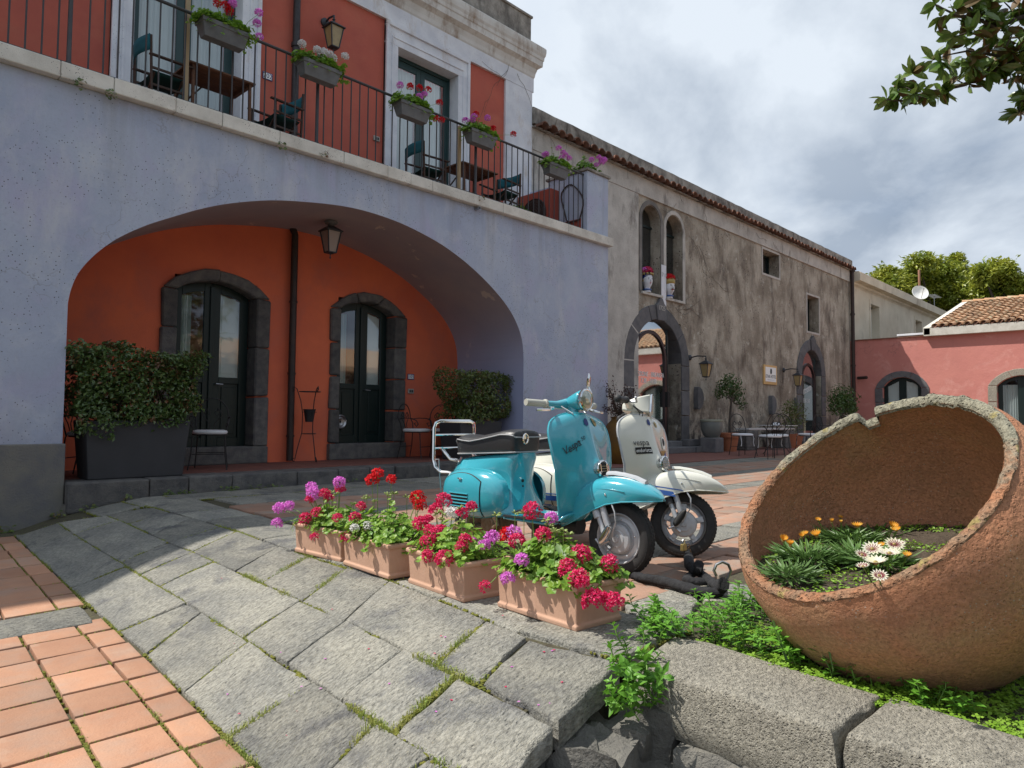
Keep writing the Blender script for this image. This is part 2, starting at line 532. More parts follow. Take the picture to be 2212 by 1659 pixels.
def rim_extra(g, pos, c):
    z = g.n('ShaderNodeSeparateXYZ', {0: pos}).outputs[2]          # lichen grows on the upper, weathered side
    n = g.m('ADD', g.rg(z, .45, .95, -.25, .35), g.noise(pos, 7, 5, .7))
    c = g.mix(g.rg(n, .48, .66), c, (.27, .255, .19, 1))
    c = g.mix(g.rg(g.noise(pos, 11, 4, .6), .60, .66, 0, .8), c, (.33, .27, .09, 1))
    a = g.rg(g.noise(pos, 80, 3, .7), .36, .64, .62, 1.25)
    return g.mix(1.0, c, g.n('ShaderNodeCombineXYZ', {0: a, 1: a, 2: a}).outputs[0], 'MULTIPLY')


m_jar = mat('jar_terracotta', (.50, .225, .12), .92, col2=(.38, .185, .105), vs=3.2, vc=(.36, .66), bump=.008, bs=45, bump2=(7, 2.2), pitted=(85, .3, .5),
            patch=((.42, .25, .13), 1.9, .5, .68), speck=((.42, .36, .30), 60, .16, 3, .5), extra=jar_extra)
m_jarrim = mat('jar_rim', (.36, .165, .085), .95, col2=(.27, .175, .11), vs=9, vc=(.4, .6), bump=.02, bs=40, bump2=(14, 2.0), pitted=(60, .3, .7), extra=rim_extra)
m_pot = mat('planter_terracotta', (.54, .335, .235), .85, col2=(.48, .29, .20), vs=6, bump=.0015, bs=60, bump2=(10, 1.2), rnd=.05, streak=((.58, .37, .27), 6, .52, .75))
m_pot2 = mat('flowerpot_terracotta', (.42, .15, .075), .85, col2=(.35, .13, .07), vs=6, bump=.002, bs=50)
m_amph = mat('ochre_glaze', (.20, .10, .016), .45, col2=(.12, .062, .02), vs=3, bump=.006, bs=22, spec=.35, streak=((.27, .17, .05), 4, .55, .7))
m_greypot = mat('grey_glaze', (.15, .165, .16), .4, col2=(.19, .20, .18), vs=4, spec=.5)
m_greyrim = mat('pale_glaze', (.33, .34, .27), .45, col2=(.26, .27, .2), vs=9)
m_planter = mat('dark_composite', (.042, .043, .047), .62, col2=(.05, .05, .055), vs=5, bump=.001, bs=200)
m_zinc = mat('grey_plastic', (.125, .13, .138), .6, col2=(.16, .165, .17), vs=12, rnd=.08)
# metal, wood, cloth
m_iron = mat('wrought_iron', (.035, .033, .034), .55, .3)
m_rail = mat('grey_iron', (.055, .055, .062), .55, .3, col2=(.075, .07, .07), vs=8)
m_pipe = mat('brown_pipe', (.062, .038, .032), .55, .2, col2=(.04, .03, .028), vs=9, rnd=.1)
m_pipe_b = mat('dark_pipe', (.06, .055, .06), .55, .3, col2=(.04, .036, .036), vs=9)
m_lantern = mat('lantern_metal', (.06, .065, .075), .5, .5)
m_lamp = mat('lantern_glass', (.40, .30, .14), .25, spec=.6, col2=(.34, .25, .12), vs=14)
m_lamp2 = mat('frosted_glass', (.30, .23, .2), .3, spec=.6)
m_green = mat('dark_green_paint', (.005, .016, .015), .4, spec=.45)
m_green2 = mat('green_door_paint', (.012, .045, .045), .38, spec=.5)
m_curtain = mat('white_curtain', (.75, .80, .79), .9, col2=(.55, .62, .62), vs=9, vsc=(1, 1, .02))
m_shutter = mat('inner_shutter', (.82, .86, .84), .7)
m_inside = mat('interior_shade_black', (.012, .012, .012), .9)  # near-black colour in place of the shade indoors
m_wood = mat('old_wood', (.17, .075, .035), .6, col2=(.10, .05, .03), vs=18, vsc=(.2, 1, 1))
m_wood2 = mat('dark_wood', (.05, .03, .022), .6, col2=(.075, .042, .03), vs=18)
m_palewood = mat('pale_wood', (.40, .30, .18), .7)
m_teal = mat('teal_canvas', (.018, .15, .19), .9, col2=(.02, .115, .15), vs=8, sub=.15)
m_tealdark = mat('dark_teal_canvas', (.010, .055, .055), .9)
m_cushion = mat('white_cushion', (.72, .72, .74), .95, bump=.002, bs=60)
m_cloth = mat('black_cloth', (.016, .016, .018), 1, col2=(.03, .03, .032), vs=30, bump=.008, bs=50, bump2=(12, 1.4))
m_marble = mat('pale_marble', (.50, .50, .50), .5)
m_chrome = mat('chrome', (.78, .78, .77), .09, 1.0, spec=.5)
m_steel = mat('steel', (.42, .42, .43), .35, 1.0)
m_rust = mat('rusty_steel', (.22, .13, .07), .55, .7, col2=(.30, .24, .17), vs=60)
m_alu = mat('grey_aluminium_paint', (.50, .51, .53), .42, .25, col2=(.43, .44, .46), vs=20)
m_tyre = mat('tyre_rubber', (.022, .022, .023), .8, col2=(.035, .034, .034), vs=25, bump=.0015, bs=150)
m_rubber = mat('black_rubber', (.03, .03, .032), .6)
m_seat = mat('black_vinyl', (.03, .031, .034), .38, spec=.5, bump=.0015, bs=60)
m_piping = mat('grey_piping', (.35, .35, .36), .5)
m_blue = mat('turquoise_paint', (.045, .36, .45), .16, spec=.6, coat=.9)
m_cream = mat('cream_paint', (.66, .655, .58), .22, spec=.5, coat=.7)
m_stripe = mat('blue_stripe', (.02, .09, .34), .3, coat=.6)
m_gripb = mat('ivory_grip', (.42, .42, .37), .5)
m_glass_hl = mat('headlight_glass', (.36, .36, .28), .08, spec=.8, col2=(.45, .48, .42), vs=30, coat=1, metal=.45)
m_black = mat('matt_black', (.01, .01, .01), .6)
m_gold = mat('gold_plate', (.36, .27, .10), .4, .5)
m_paper = mat('white_print', (.90, .90, .88), .7)
m_ink = mat('dark_print', (.03, .03, .035), .7)
m_inkblue = mat('blue_enamel', (.012, .03, .16), .3)
m_signframe = mat('majolica_frame', (.62, .33, .10), .5, col2=(.70, .52, .26), vs=60)
m_plastic = mat('grey_switch_plastic', (.40, .38, .34), .5)
m_acred = mat('red_painted_metal', (.34, .07, .045), .6)
m_dish = mat('white_dish', (.72, .72, .70), .4)
m_mast = mat('terracotta_mast', (.40, .20, .13), .8)
m_tank = mat('water_tank', (.06, .065, .075), .6)


def glass(name, tint=(.02, .025, .028), rough=.03):
    m = bpy.data.materials.new(name); m.use_nodes = True; g = G(m.node_tree)
    p = g.n('ShaderNodeBsdfGlossy', {'Color': (.88, .9, .92, 1), 'Roughness': rough})
    t = g.n('ShaderNodeBsdfTransparent', {'Color': (.80, .84, .84, 1)})
    f = g.n('ShaderNodeLayerWeight', {'Blend': .35}).outputs['Facing']
    k = g.rg(f, 0, 1, tint[0], tint[1])
    g.t.links.new(g.n('ShaderNodeMixShader', {0: k, 1: t.outputs[0], 2: p.outputs[0]}).outputs[0], g.n('ShaderNodeOutputMaterial').inputs[0])
    return m


m_pane = glass('window_glass', (.07, .9))
m_mirrorpane = glass('reflecting_door_glass', (.60, .98))
m_darkpane = glass('dark_glass', (.04, .5))


def leafmat(name, a, b, tr=.3, rough=.45, spec=.4, vs=30):
    return mat(name, a, rough, col2=b, vs=vs, vc=(.3, .7), sub=tr, spec=spec, rnd=.1)


m_ger = leafmat('geranium_leaf', (.10, .27, .025), (.30, .44, .06), .35, .45, .4, 24)
m_gerstem = mat('geranium_stem', (.13, .24, .04), .6)
m_hedge = mat('hedge_leaf', (.045, .095, .03), .3, col2=(.12, .18, .04), vs=22, vc=(.3, .7), sub=.15, spec=.6, patch=((.17, .075, .035), 7, .56, .62))
m_hedge2 = mat('box_leaf', (.05, .10, .025), .35, col2=(.15, .18, .04), vs=16, vc=(.3, .7), sub=.15, spec=.5, patch=((.17, .085, .035), 6, .56, .62))
m_mint = leafmat('mint_leaf', (.095, .27, .02), (.17, .38, .045), .3, .45, .4, 26)
m_clover = leafmat('clover_leaf', (.15, .30, .02), (.26, .42, .05), .25, .5, .4, 14)
m_grass = leafmat('joint_grass_blade', (.20, .31, .05), (.42, .40, .14), .3, .6, .3, 9)
m_moss = mat('moss', (.10, .12, .018), 1, col2=(.21, .20, .035), vs=25, bump=.008, bs=90)
m_mag = leafmat('magnolia_leaf', (.075, .16, .03), (.17, .23, .05), .2, .22, .7, 5)
m_magunder = leafmat('magnolia_leaf_underside', (.15, .075, .025), (.10, .085, .025), .15, .5, .3, 5)
m_tree = leafmat('yellow_green_leaf', (.13, .21, .03), (.46, .46, .06), .3, .4, .5, 1.1)
m_lemon = leafmat('citrus_leaf', (.03, .08, .015), (.09, .15, .03), .2, .35, .5, 9)
m_dry = leafmat('dry_shrub_leaf', (.05, .035, .03), (.10, .05, .045), .1, .7, .2, 12)
m_gaz = leafmat('gazania_leaf', (.07, .15, .035), (.14, .24, .07), .2, .45, .4, 14)
m_bark = mat('bark', (.10, .08, .065), .9, col2=(.06, .05, .04), vs=12, bump=.01, bs=30)
m_twig = mat('twig', (.10, .075, .055), .8)


def petal(name, a, b, vs=60, lo=.45, hi=.62, tr=.3):
    return mat(name, a, .6, col2=b, vs=vs, vc=(lo, hi), sub=tr, spec=.25)


m_pred = petal('red_petal', (.75, .012, .02), (.5, .006, .012))
m_pcrim = petal('crimson_white_petal', (.68, .012, .11), (.85, .30, .42), 120, .54, .66)
m_pmag = petal('magenta_petal', (.72, .15, .66), (.80, .35, .72), 90)
m_pwhite = petal('white_petal', (.82, .80, .78), (.7, .68, .68))
m_pora = petal('orange_petal', (.72, .30, .02), (.72, .46, .08))
m_pcream = petal('cream_petal', (.74, .70, .60), (.74, .72, .5))
m_pstripe = petal('maroon_stripe', (.25, .01, .04), (.3, .03, .07))
m_bud = mat('green_bud', (.30, .38, .12), .6)
# ------------------------------------------------------------ ground and paving
def pit(X, Y):
    """the low ground in front of the retaining edge"""
    return X > 1.22 + .02 and X < 2.16 and Y < 1.28


def zbase(X, Y):
    if X < 2.30 and Y < 1.56: return -.53 if X > 1.12 else -.43
    return zg(X, Y) - .022


gx = [-900, -300, -90, -30, -10, -4] + [-2 + .11 * i for i in range(74)] + [6.6, 7.5, 9, 12, 16, 22, 31, 45, 90, 300, 900]
gy = [-900, -300, -90, -30, -10, -4] + [-2 + .11 * i for i in range(98)] + [9.5, 10.5, 14, 20, 40, 90, 300, 900]
mb = MB(); ny = len(gy)
for X in gx:
    for Y in gy:
        z = zbase(min(max(X, -2), 8), min(max(Y, -2), 9)); z += .006 * noise.noise(V((X * 4, Y * 4, 0)))
        mb.v.append((X, Y, z))
for i in range(len(gx) - 1):
    for j in range(ny - 1):
        mb.f.append((i * ny + j, (i + 1) * ny + j, (i + 1) * ny + j + 1, i * ny + j + 1)); mb.mi.append(0)
ground = struct(mb.build('ground', m_jointsoil, None, smooth=True))


def seg_pts(a, b, k):
    return [a + (b - a) * (i / k) for i in range(k)]


def slab_piece(poly, name, m, parent, gap=.004, thick=.06, jit=.004, rnd_edge=.007, hum=.003, sub=4, zf=zg, lift=0.0, tilt=.004, seed=None):
    """one worn stone: irregular outline, rounded shoulder, cushioned top that follows the ground"""
    c = sum((V((p.x, p.y, 0)) for p in poly), V()) / len(poly)
    ring = []
    k = len(poly)
    for i in range(k):
        a, b = poly[i], poly[(i + 1) % k]
        ring += seg_pts(V((a.x, a.y, 0)), V((b.x, b.y, 0)), sub)
    n = len(ring); sd = U(0, 99)
    tx, ty = U(-tilt, tilt), U(-tilt, tilt)

    def shrink(p, d):
        v = p - c; l = v.length
        return c + v * max(0, (l - d) / l)
    out = []
    for i, p in enumerate(ring):
        q = shrink(p, gap + (gap * .9 if i % sub == 0 else 0)); q = q + V((noise.noise(V((p.x * 9 + sd, p.y * 9, 1))), noise.noise(V((p.x * 9, p.y * 9 + sd, 5))), 0)) * jit * 2
        out.append(q)
    ext = max((p - c).length for p in ring)

    def H(p):
        d = p - c
        return zf(p.x, p.y) + lift + tx * d.x / ext * 2 + ty * d.y / ext * 2 + hum * .6 * noise.noise(V((p.x * 5 + sd, p.y * 5, 0)))
    vs = []; fs = []
    rings = [(0, None), (0, -rnd_edge), (rnd_edge * .55, -rnd_edge * .3), (rnd_edge * 1.6, 0), (ext * .35, hum * .5)]
    for d, dz in rings:
        for p in out:
            q = shrink(p, d)
            z = H(q) + (dz if dz is not None else -thick)
            vs.append(V((q.x, q.y, z)))
    vs.append(V((c.x, c.y, H(c) + hum)))
    for r in range(len(rings) - 1):
        for i in range(n):
            j = (i + 1) % n; fs.append((r * n + i, r * n + j, (r + 1) * n + j, (r + 1) * n + i))
    r = len(rings) - 1
    for i in range(n): fs.append((r * n + i, r * n + (i + 1) % n, len(vs) - 1))
    mb = MB(); mb.add(vs, fs)
    return mb.build(name, m, parent, smooth=True, own=True)


def lineat(L, x):
    for (xa, ya), (xb, yb) in zip(L, L[1:]):
        if xa <= x <= xb: return ya + (yb - ya) * (x - xa) / (xb - xa)
    return L[-1][1] if x > L[-1][0] else L[0][1]


E0 = [(32, 1156), (153, 1268), (190, 1306), (233, 1342), (267, 1372), (313, 1410), (337, 1434), (373, 1467), (417, 1519), (473, 1572), (507, 1603), (547, 1642), (600, 1693), (700, 1790)]
J1 = [(127, 1129), (147, 1146), (187, 1169), (233, 1196), (273, 1222), (303, 1241), (337, 1261), (367, 1279), (393, 1297), (433, 1319), (467, 1338), (500, 1359), (533, 1384), (552, 1395), (618, 1430), (690, 1482), (747, 1515), (834, 1570), (900, 1614), (978, 1662), (1060, 1712)]
J2 = [(230, 1113), (277, 1131), (317, 1149), (357, 1169), (413, 1189), (447, 1206), (500, 1229), (550, 1251), (606, 1278), (660, 1302), (714, 1326), (777, 1353), (819, 1374), (873, 1401), (939, 1434), (993, 1459), (1035, 1476), (1205, 1562)]
J3 = [(330, 1096), (369, 1107), (413, 1119), (444, 1128), (498, 1143), (534, 1155), (567, 1167), (609, 1182), (648, 1196), (684, 1206), (738, 1224), (783, 1236), (834, 1251), (885, 1270), (942, 1293), (996, 1313), (1052, 1338), (1139, 1375), (1344, 1425)]
ROWA = [((32, 0), (127, 0)), ((60, 0), (160, 0)), ((153, 0), (273, 0)), ((257, 0), (403, 0)), ((316, 0), (436, 0)), ((397, 0), (537, 0)), ((496, 0), (676, 0)), ((640, 0), (816, 0)), ((700, 0), (930, 0)), ((780, 0), (1050, 0))]
ROWB = [((127, 0), (230, 0)), ((160, 0), (258, 0)), ((262, 0), (362, 0)), ((303, 0), (418, 0)), ((345, 0), (462, 0)), ((524, 0), (648, 0)), ((621, 0), (747, 0)), ((738, 0), (872, 0)), ((848, 0), (988, 0))]
ROWC = [((230, 0), (330, 0)), ((277, 0), (369, 0)), ((329, 0), (413, 0)), ((367, 0), (478, 0)), ((416, 0), (512, 0)), ((508, 0), (604, 0)), ((566, 0), (668, 0)), ((652, 0), (751, 0)), ((744, 0), (842, 0)), ((942, 0), (1052, 0)), ((1035, 0), (1139, 0))]
ramp = structroot('stone_ramp', (2, 3, -.2))
JOINTS = []


def strip(lo, hi, cuts, parent):
    for (a, b) in zip(cuts, cuts[1:]):
        l0, l1 = a[0][0], b[0][0]; h0, h1 = a[1][0], b[1][0]
        P = [onG(l0, lineat(lo, l0)), onG(l1, lineat(lo, l1)), onG(h1, lineat(hi, h1)), onG(h0, lineat(hi, h0))]
        slab_piece(P, 'stone', m_basalt, parent, gap=.004, hum=.003, jit=.0045, rnd_edge=.006, sub=6, tilt=.0025)
        JOINTS.append((P[0], P[3])); JOINTS.append((P[0], P[1])); JOINTS.append((P[3], P[2])); JOINTS.append((P[1], P[2]))


strip(E0, J1, ROWA, ramp); strip(J1, J2, ROWB, ramp); strip(J2, J3, ROWC, ramp)
# the two big end slabs whose broken ends show above the low ground


def end_slab(px, ztop_pts, name='stone', thick=.14, m=m_basalt):
    P = [onG(*p) for p in px]
    o = slab_piece(P, name, m, ramp, gap=.008, thick=thick * .6, jit=.010, rnd_edge=.012, hum=.003, sub=8, tilt=.002)
    return P


Pa = end_slab([(848, 1585), (988, 1457), (1205, 1562), (1120, 1664), (1070, 1730)], None, thick=.13)
Pb = end_slab([(1037, 1474), (1140, 1378), (1344, 1427), (1210, 1563)], None, thick=.16)
JOINTS += [(Pa[1], Pa[2]), (Pb[0], Pb[1]), (Pa[0], Pa[1])]

# upper strip of flat stones under the flower boxes, and beside the porch kerb


def qx(a, b, c, d, m=m_basalt, parent=ramp, **k):
    P = [V((*a, 0)), V((*b, 0)), V((*c, 0)), V((*d, 0))]
    slab_piece(P, 'stone', m, parent, **k); JOINTS.append((P[0], P[1])); JOINTS.append((P[0], P[3]))


def j3w(Y):
    best = None
    for x in range(330, 1345, 4):
        p = onG(x, lineat(J3, x))
        if best is None or abs(p.y - Y) < abs(best.y - Y): best = p
    return best.x


ys = [1.52, 2.02, 2.62, 3.05, 3.62, 4.18, 4.75, 5.3, 5.9, 6.5, 7.15, 7.8]
for a, b in zip(ys, ys[1:]):
    X2a = 2.70 + .07 * (a - 1.9); X2b = 2.70 + .07 * (b - 1.9)
    qx((j3w(a) + .01, a), (X2a, a), (X2b, b), (j3w(b) + .01, b))
# patch of stones right of the front planter, around the steel ring
for P in [[(1350, 1299), (1404, 1272), (1475, 1268), (1510, 1300), (1480, 1335), (1400, 1340), (1352, 1322)], [(1480, 1268), (1560, 1256), (1640, 1262), (1650, 1300), (1520, 1300)],
          [(1232, 1398), (1345, 1331), (1405, 1346), (1440, 1375), (1372, 1402), (1350, 1422)]]:
    slab_piece([onG(*p) for p in P], 'stone', m_basalt, ramp, hum=.006, sub=3, jit=.01)

xs = [2.2, 2.55, 2.95, 3.5, 4.05, 4.75, 5.3, 6.0, 6.6, 7.3, 7.9, 8.5, 9.1]
for a, b in zip(xs, xs[1:]):
    qx((a, 7.42), (b, 7.42), (b + .03, 8.06), (a + .03, 8.06), hum=.004)

# ---- the lower terrace of terracotta tiles
terr = structroot('lower_terrace', (0, 4, -.33))


def zter(X, Y): return -.335 + .017 * (Y - 3)


def xedge(Y):
    for x in range(30, 700, 4):
        p = onG(x, lineat(E0, x))
        if p.y < Y: return p.x
    return p.x


rows_far = [5.27 + .365 * i for i in range(8)]
rows_near = [.30 + .275 * i for i in range(16)]       # up to 4.43
rows_near = [r for r in rows_near if r < 4.5]


def tilerow(y0, y1, x0s):
    for k, xo in enumerate(x0s):
        pass


def tile_field(ylist, w, shift):
    for ya, yb in zip(ylist, ylist[1:]):
        xe = (xedge(ya) + xedge(yb)) / 2 - .012
        cuts = [xe, xe - .145] + [xe - .145 - w * (i + 1) for i in range(7)]
        for b, a in zip(cuts, cuts[1:]):
            sk = .084 * (yb - ya)
            P = [V((a - sk / 2, ya, 0)), V((b - sk / 2, ya, 0)), V((b + sk / 2, yb, 0)), V((a + sk / 2, yb, 0))]
            slab_piece(P, 'tile', m_tile, terr, gap=.007, thick=.03, jit=.0012, rnd_edge=.004, hum=.0012, sub=1, zf=zter, tilt=.0015)
            JOINTS.append((P[1], P[2])); JOINTS.append((P[0], P[1]))


tile_field([y + .16 for y in rows_near], .262, 0)
tile_field([4.93, 5.27] + rows_far[1:], .27, 0)
for X0 in (-.62, .28):
    P = [V((X0, 4.49, 0)), V((X0 + .88 + (.17 if X0 > 0 else 0), 4.49, 0)), V((X0 + .91 + (.18 if X0 > 0 else 0), 4.90, 0)), V((X0 + .03, 4.90, 0))]
    slab_piece(P, 'stone', m_basalt, terr, gap=.01, zf=zter, sub=5, hum=.005)

# ---- upper piazza: worn brick pavers between bands of lava stone
piazza = structroot('piazza_paving', (5, 4, 0))
far = MB(); farst = MB()


def zflat(X, Y): return 0.0


def rowband(y0, y1, kind, lx, x0=2.72, x1=16.0):
    x = x0 + .07 * (y0 - 1.9) + .012 - U(0, .02); first = True
    while x < x1:
        l = lx * U(.85, 1.15) * (1 if not first else U(.4, 1)); first = False
        xb = min(x + l, x1); sk = -.02
        P = [V((x, y0, 0)), V((xb, y0, 0)), V((xb + .02, y1, 0)), V((x + .02, y1, 0))]
        if xb < 7.6:
            slab_piece(P, 'paver' if kind == 't' else 'stone', m_tile2 if kind == 't' else m_basalt, piazza, gap=.005, thick=.03, jit=.004, rnd_edge=.006, hum=.003, sub=2, zf=zflat, tilt=.003)
        else:
            t = far if kind == 't' else farst; dz = U(-.003, .003)
            a = .006
            t.add([(P[0].x + a, y0 + a, dz), (P[1].x - a, y0 + a, dz), (P[2].x - a, y1 - a, dz), (P[3].x + a, y1 - a, dz), (P[0].x + a, y0 + a, dz - .03), (P[1].x - a, y0 + a, dz - .03), (P[2].x - a, y1 - a, dz - .03), (P[3].x + a, y1 - a, dz - .03)],
                  [(0, 1, 2, 3), (0, 4, 5, 1), (1, 5, 6, 2), (2, 6, 7, 3), (3, 7, 4, 0)])
        x = xb


y = 1.92
for kind, n, h, l in [('t', 2, .27, .50), ('s', 1, .36, .8), ('t', 5, .27, .55), ('s', 1, .34, .9), ('t', 3, .27, .55), ('s', 1, .3, .9), ('t', 4, .27, .55)]:
    for i in range(n):
        rowband(y, y + h, kind, l, x0=2.74); y += h
rowband(y, 7.40, 's', .9, x0=2.9)
# front-right corner of the piazza going on to the right, behind the jar
for i in range(8):
    yb = 1.92 - .3 * i
    rowband(yb - .3, yb, 't' if i % 4 else 's', .6, x0=4.35)
# far part of the square
for i in range(60):
    pass
stuff(far.build('paver', m_tile2, piazza)); stuff(farst.build('stone', m_basalt, piazza))
sq = MB()
for i in range(16):
    y0 = -6 + i * .9
    for j in range(22):
        x0 = 16 + j * .75
        if y0 > 7.2 or x0 > 31: continue
        sq.box(x0 + .005, x0 + .745, y0 + .006, min(y0 + .89, 7.4), -.03, U(-.003, .003) )
stuff(sq.build('paver', m_tile2, piazza))
# red tiled walkway along the old building
walk = structroot('red_walkway', (14, 9, 0))
wk = MB()
x = 9.2
while x < 31:
    for r in range(18):
        ya = 7.44 + r * .145
        if ya > (8.2 if x < 11.42 else 9.97): break
        wk.box(x + .003, x + .287, ya + .003, ya + .142, -.02, .006 + U(-.001, .001))
    x += .29
stuff(wk.build('floor_tile', m_redfloor, walk))
# ------------------------------------------------------------ red house with the lilac arcade
def holes(mb, u0, u1, z0, z1, hs, P, d0=0.0, d1=-.3):
    """flat wall with rectangular holes; P(u,z,d)->world"""
    us = sorted({u0, u1, *[h[0] for h in hs], *[h[1] for h in hs]}); zs = sorted({z0, z1, *[h[2] for h in hs], *[h[3] for h in hs]})
    for a, b in zip(us, us[1:]):
        for c, d in zip(zs, zs[1:]):
            if any(h[0] - 1e-6 <= a and b <= h[1] + 1e-6 and h[2] - 1e-6 <= c and d <= h[3] + 1e-6 for h in hs): continue
            mb.add([P(a, c, d0), P(b, c, d0), P(b, d, d0), P(a, d, d0)], [(0, 1, 2, 3)])
    for h in hs:
        a, b, c, d = h
        for (p, q) in (((a, c), (b, c)), ((b, c), (b, d)), ((b, d), (a, d)), ((a, d), (a, c))):
            mb.add([P(*p, d0), P(*q, d0), P(*q, d1), P(*p, d1)], [(0, 1, 2, 3)])


def PY(Yw):
    return lambda u, z, d: V((u, Yw - d, z))


def arc2(u0, u1, zs, rise, n):
    """segmental arch from (u0,zs) to (u1,zs)"""
    w = (u1 - u0) / 2; r = (w * w + rise * rise) / (2 * rise); cz = zs + rise - r; cu = (u0 + u1) / 2
    a = math.asin(min(1, w / r)); 
    if rise > w: a = pi - a
    return [(cu - r * math.sin(a - 2 * a * i / n), cz + r * math.cos(a - 2 * a * i / n)) for i in range(n + 1)]


def surround(parent, P, u0, u1, z0, zs, rise, jw, m, df=.05, db=-.18, jambs=(3, 4), nv=3, orise=None, name='stone', bev=.012, rough=.012, lw=None, rw=None, aw=None):
    """stone door case built of single blocks: jamb blocks and voussoirs"""
    lw = lw or jw; rw = rw or jw; aw = aw or jw
    s = parent

    def blk(pts, dd=0.0):
        c0 = sum(p[0] for p in pts) / len(pts); c1 = sum(p[1] for p in pts) / len(pts)
        q = [(c0 + (p[0] - c0) * (1 - .006 / max(.1, abs(p[0] - c0) + abs(p[1] - c1))) + U(-rough, rough) * .4, c1 + (p[1] - c1) * (1 - .005 / max(.1, abs(p[1] - c1) + .05)) + U(-rough, rough) * .4) for p in pts]
        mb = MB(); d = df + dd + U(-rough, rough) * .5
        mb.prism([P(a, b, d) for a, b in q], P(0, 0, db) - P(0, 0, d))
        mb.build(name, m, s, own=True, bevel=bev, seg=1)
    for side, cnt in ((0, jambs[0]), (1, jambs[1])):
        h = (zs - z0) / cnt
        for i in range(cnt):
            a, b = z0 + h * i, z0 + h * (i + 1)
            if side == 0: ua, ub = u0 - lw, u0
            else: ua, ub = u1, u1 + rw
            blk([(ua, a + .004), (ub, a + .004), (ub, b - .004), (ua, b - .004)])
    n = nv * 4
    inn = arc2(u0, u1, zs, rise, n); orr = orise if orise is not None else rise + aw - .03
    out = arc2(u0 - lw, u1 + rw, zs, orr, n)
    for k in range(nv):
        i0, i1 = k * 4, k * 4 + 4
        pts = [inn[i] for i in range(i0, i1 + 1)] + [out[i] for i in range(i1, i0 - 1, -1)]
        blk(pts)


def leaf(parent, P, u0, u1, z0, z1, zp, m, pane, d=-.15, st=.085, top=None, name='door_leaf', back='shutter', rail=.12):
    """one glazed door leaf: frame, pane, lower panel; top = function giving the arched top"""
    topf = top or (lambda u: z1)
    mb = MB()
    N = 6
    us = [u0 + (u1 - u0) * i / N for i in range(N + 1)]
    # stiles and rails as prisms
    def pr(pts, da, db): mb.prism([P(a, b, da) for a, b in pts], P(0, 0, db) - P(0, 0, da))
    pr([(u0, z0), (u0 + st, z0), (u0 + st, topf(u0 + st)), (u0, topf(u0))], d, d - .045)
    pr([(u1 - st, z0), (u1, z0), (u1, topf(u1)), (u1 - st, topf(u1 - st))], d, d - .045)
    ui = [u0 + st + (u1 - u0 - 2 * st) * i / N for i in range(N + 1)]
    pr([(u, topf(u) - rail) for u in ui] + [(u, topf(u)) for u in reversed(ui)], d, d - .045)
    pr([(u0 + st, zp - .09), (u1 - st, zp - .09), (u1 - st, zp), (u0 + st, zp)], d, d - .045)
    pr([(u0 + st, z0), (u1 - st, z0), (u1 - st, z0 + .13), (u0 + st, z0 + .13)], d, d - .045)
    fr = mb.build(name, m, parent, bevel=.004, seg=1)
    pb = MB(); pb.add([P(a, b, d - .02) for a, b in ([(u, zp) for u in (ui[0], ui[-1])] + [(u, topf(u) - rail) for u in reversed(ui)])], [tuple(range(2 + N + 1))])
    pb.build('pane', pane, fr)
    if zp > z0 + .3:
        q = MB(); a0, a1, b0, b1 = u0 + st, u1 - st, z0 + .13, zp - .09
        q.prism([P(a0, b0, d - .025), P(a1, b0, d - .025), P(a1, b1, d - .025), P(a0, b1, d - .025)], P(0, 0, -.02) - P(0, 0, 0))
        e = .05
        q.prism([P(a0 + e, b0 + e, d - .012), P(a1 - e, b0 + e, d - .012), P(a1 - e, b1 - e, d - .012), P(a0 + e, b1 - e, d - .012)], P(0, 0, -.02) - P(0, 0, 0))
        q.build('panel', m, fr, bevel=.004, seg=1)
    if back:
        sm = m_shutter if back == 'shutter' else m_curtain
        q = MB()
        if back == 'shutter':
            a0, a1, b0 = ui[0] - .01, ui[-1] + .01, zp - .02
            q.add([P(a0, b0, d - .07), P(a1, b0, d - .07), P(a1, topf(a1) - rail, d - .07), P(a0, topf(a0) - rail, d - .07)], [(0, 1, 2, 3)])
            hh = (topf(u0) - rail - zp)
            for c0, c1 in ((.05, .48), (.54, .95)):
                q.prism([P(a0 + .06, zp + hh * c0, d - .07), P(a1 - .06, zp + hh * c0, d - .07), P(a1 - .06, zp + hh * c1, d - .07), P(a0 + .06, zp + hh * c1, d - .07)], P(0, 0, .012) - P(0, 0, 0))
        else:
            a0, a1 = ui[0] - .02, (ui[0] + ui[-1]) / 2 + .02 if back == 'half' else ui[-1] + .02
            K = 40
            q.grid(K, 2, lambda s, t: P(a0 + (a1 - a0) * s, (zp - .03) if t == 0 else topf(a0) - rail + .02, d - .10 + .018 * math.sin(s * 42) + .008 * math.sin(s * 97)))
        q.build('inner_shutter' if back == 'shutter' else 'curtain', sm, fr, smooth=(back != 'shutter'))
    return fr


YF, YB = 8.3, 10.0
house = thing('arcade_house', 'red two-storey house with a lilac arcade and a terrace over its wide arch', 'building', (5, 10, 0))
XA0, XA1 = 2.08, 8.97
ARCH = [(2.08, 2.0), (2.10, 2.13), (2.145, 2.28), (2.22, 2.42), (2.36, 2.60), (2.55, 2.78), (2.81, 2.96), (3.1, 3.12), (3.39, 3.27), (3.75, 3.42), (4.26, 3.575), (4.77, 3.67), (5.28, 3.735), (5.69, 3.75), (6.13, 3.725), (6.54, 3.665), (7.1, 3.53), (7.64, 3.32), (8.14, 3.05), (8.55, 2.755), (8.80, 2.47), (8.93, 2.19), (8.97, 1.9)]
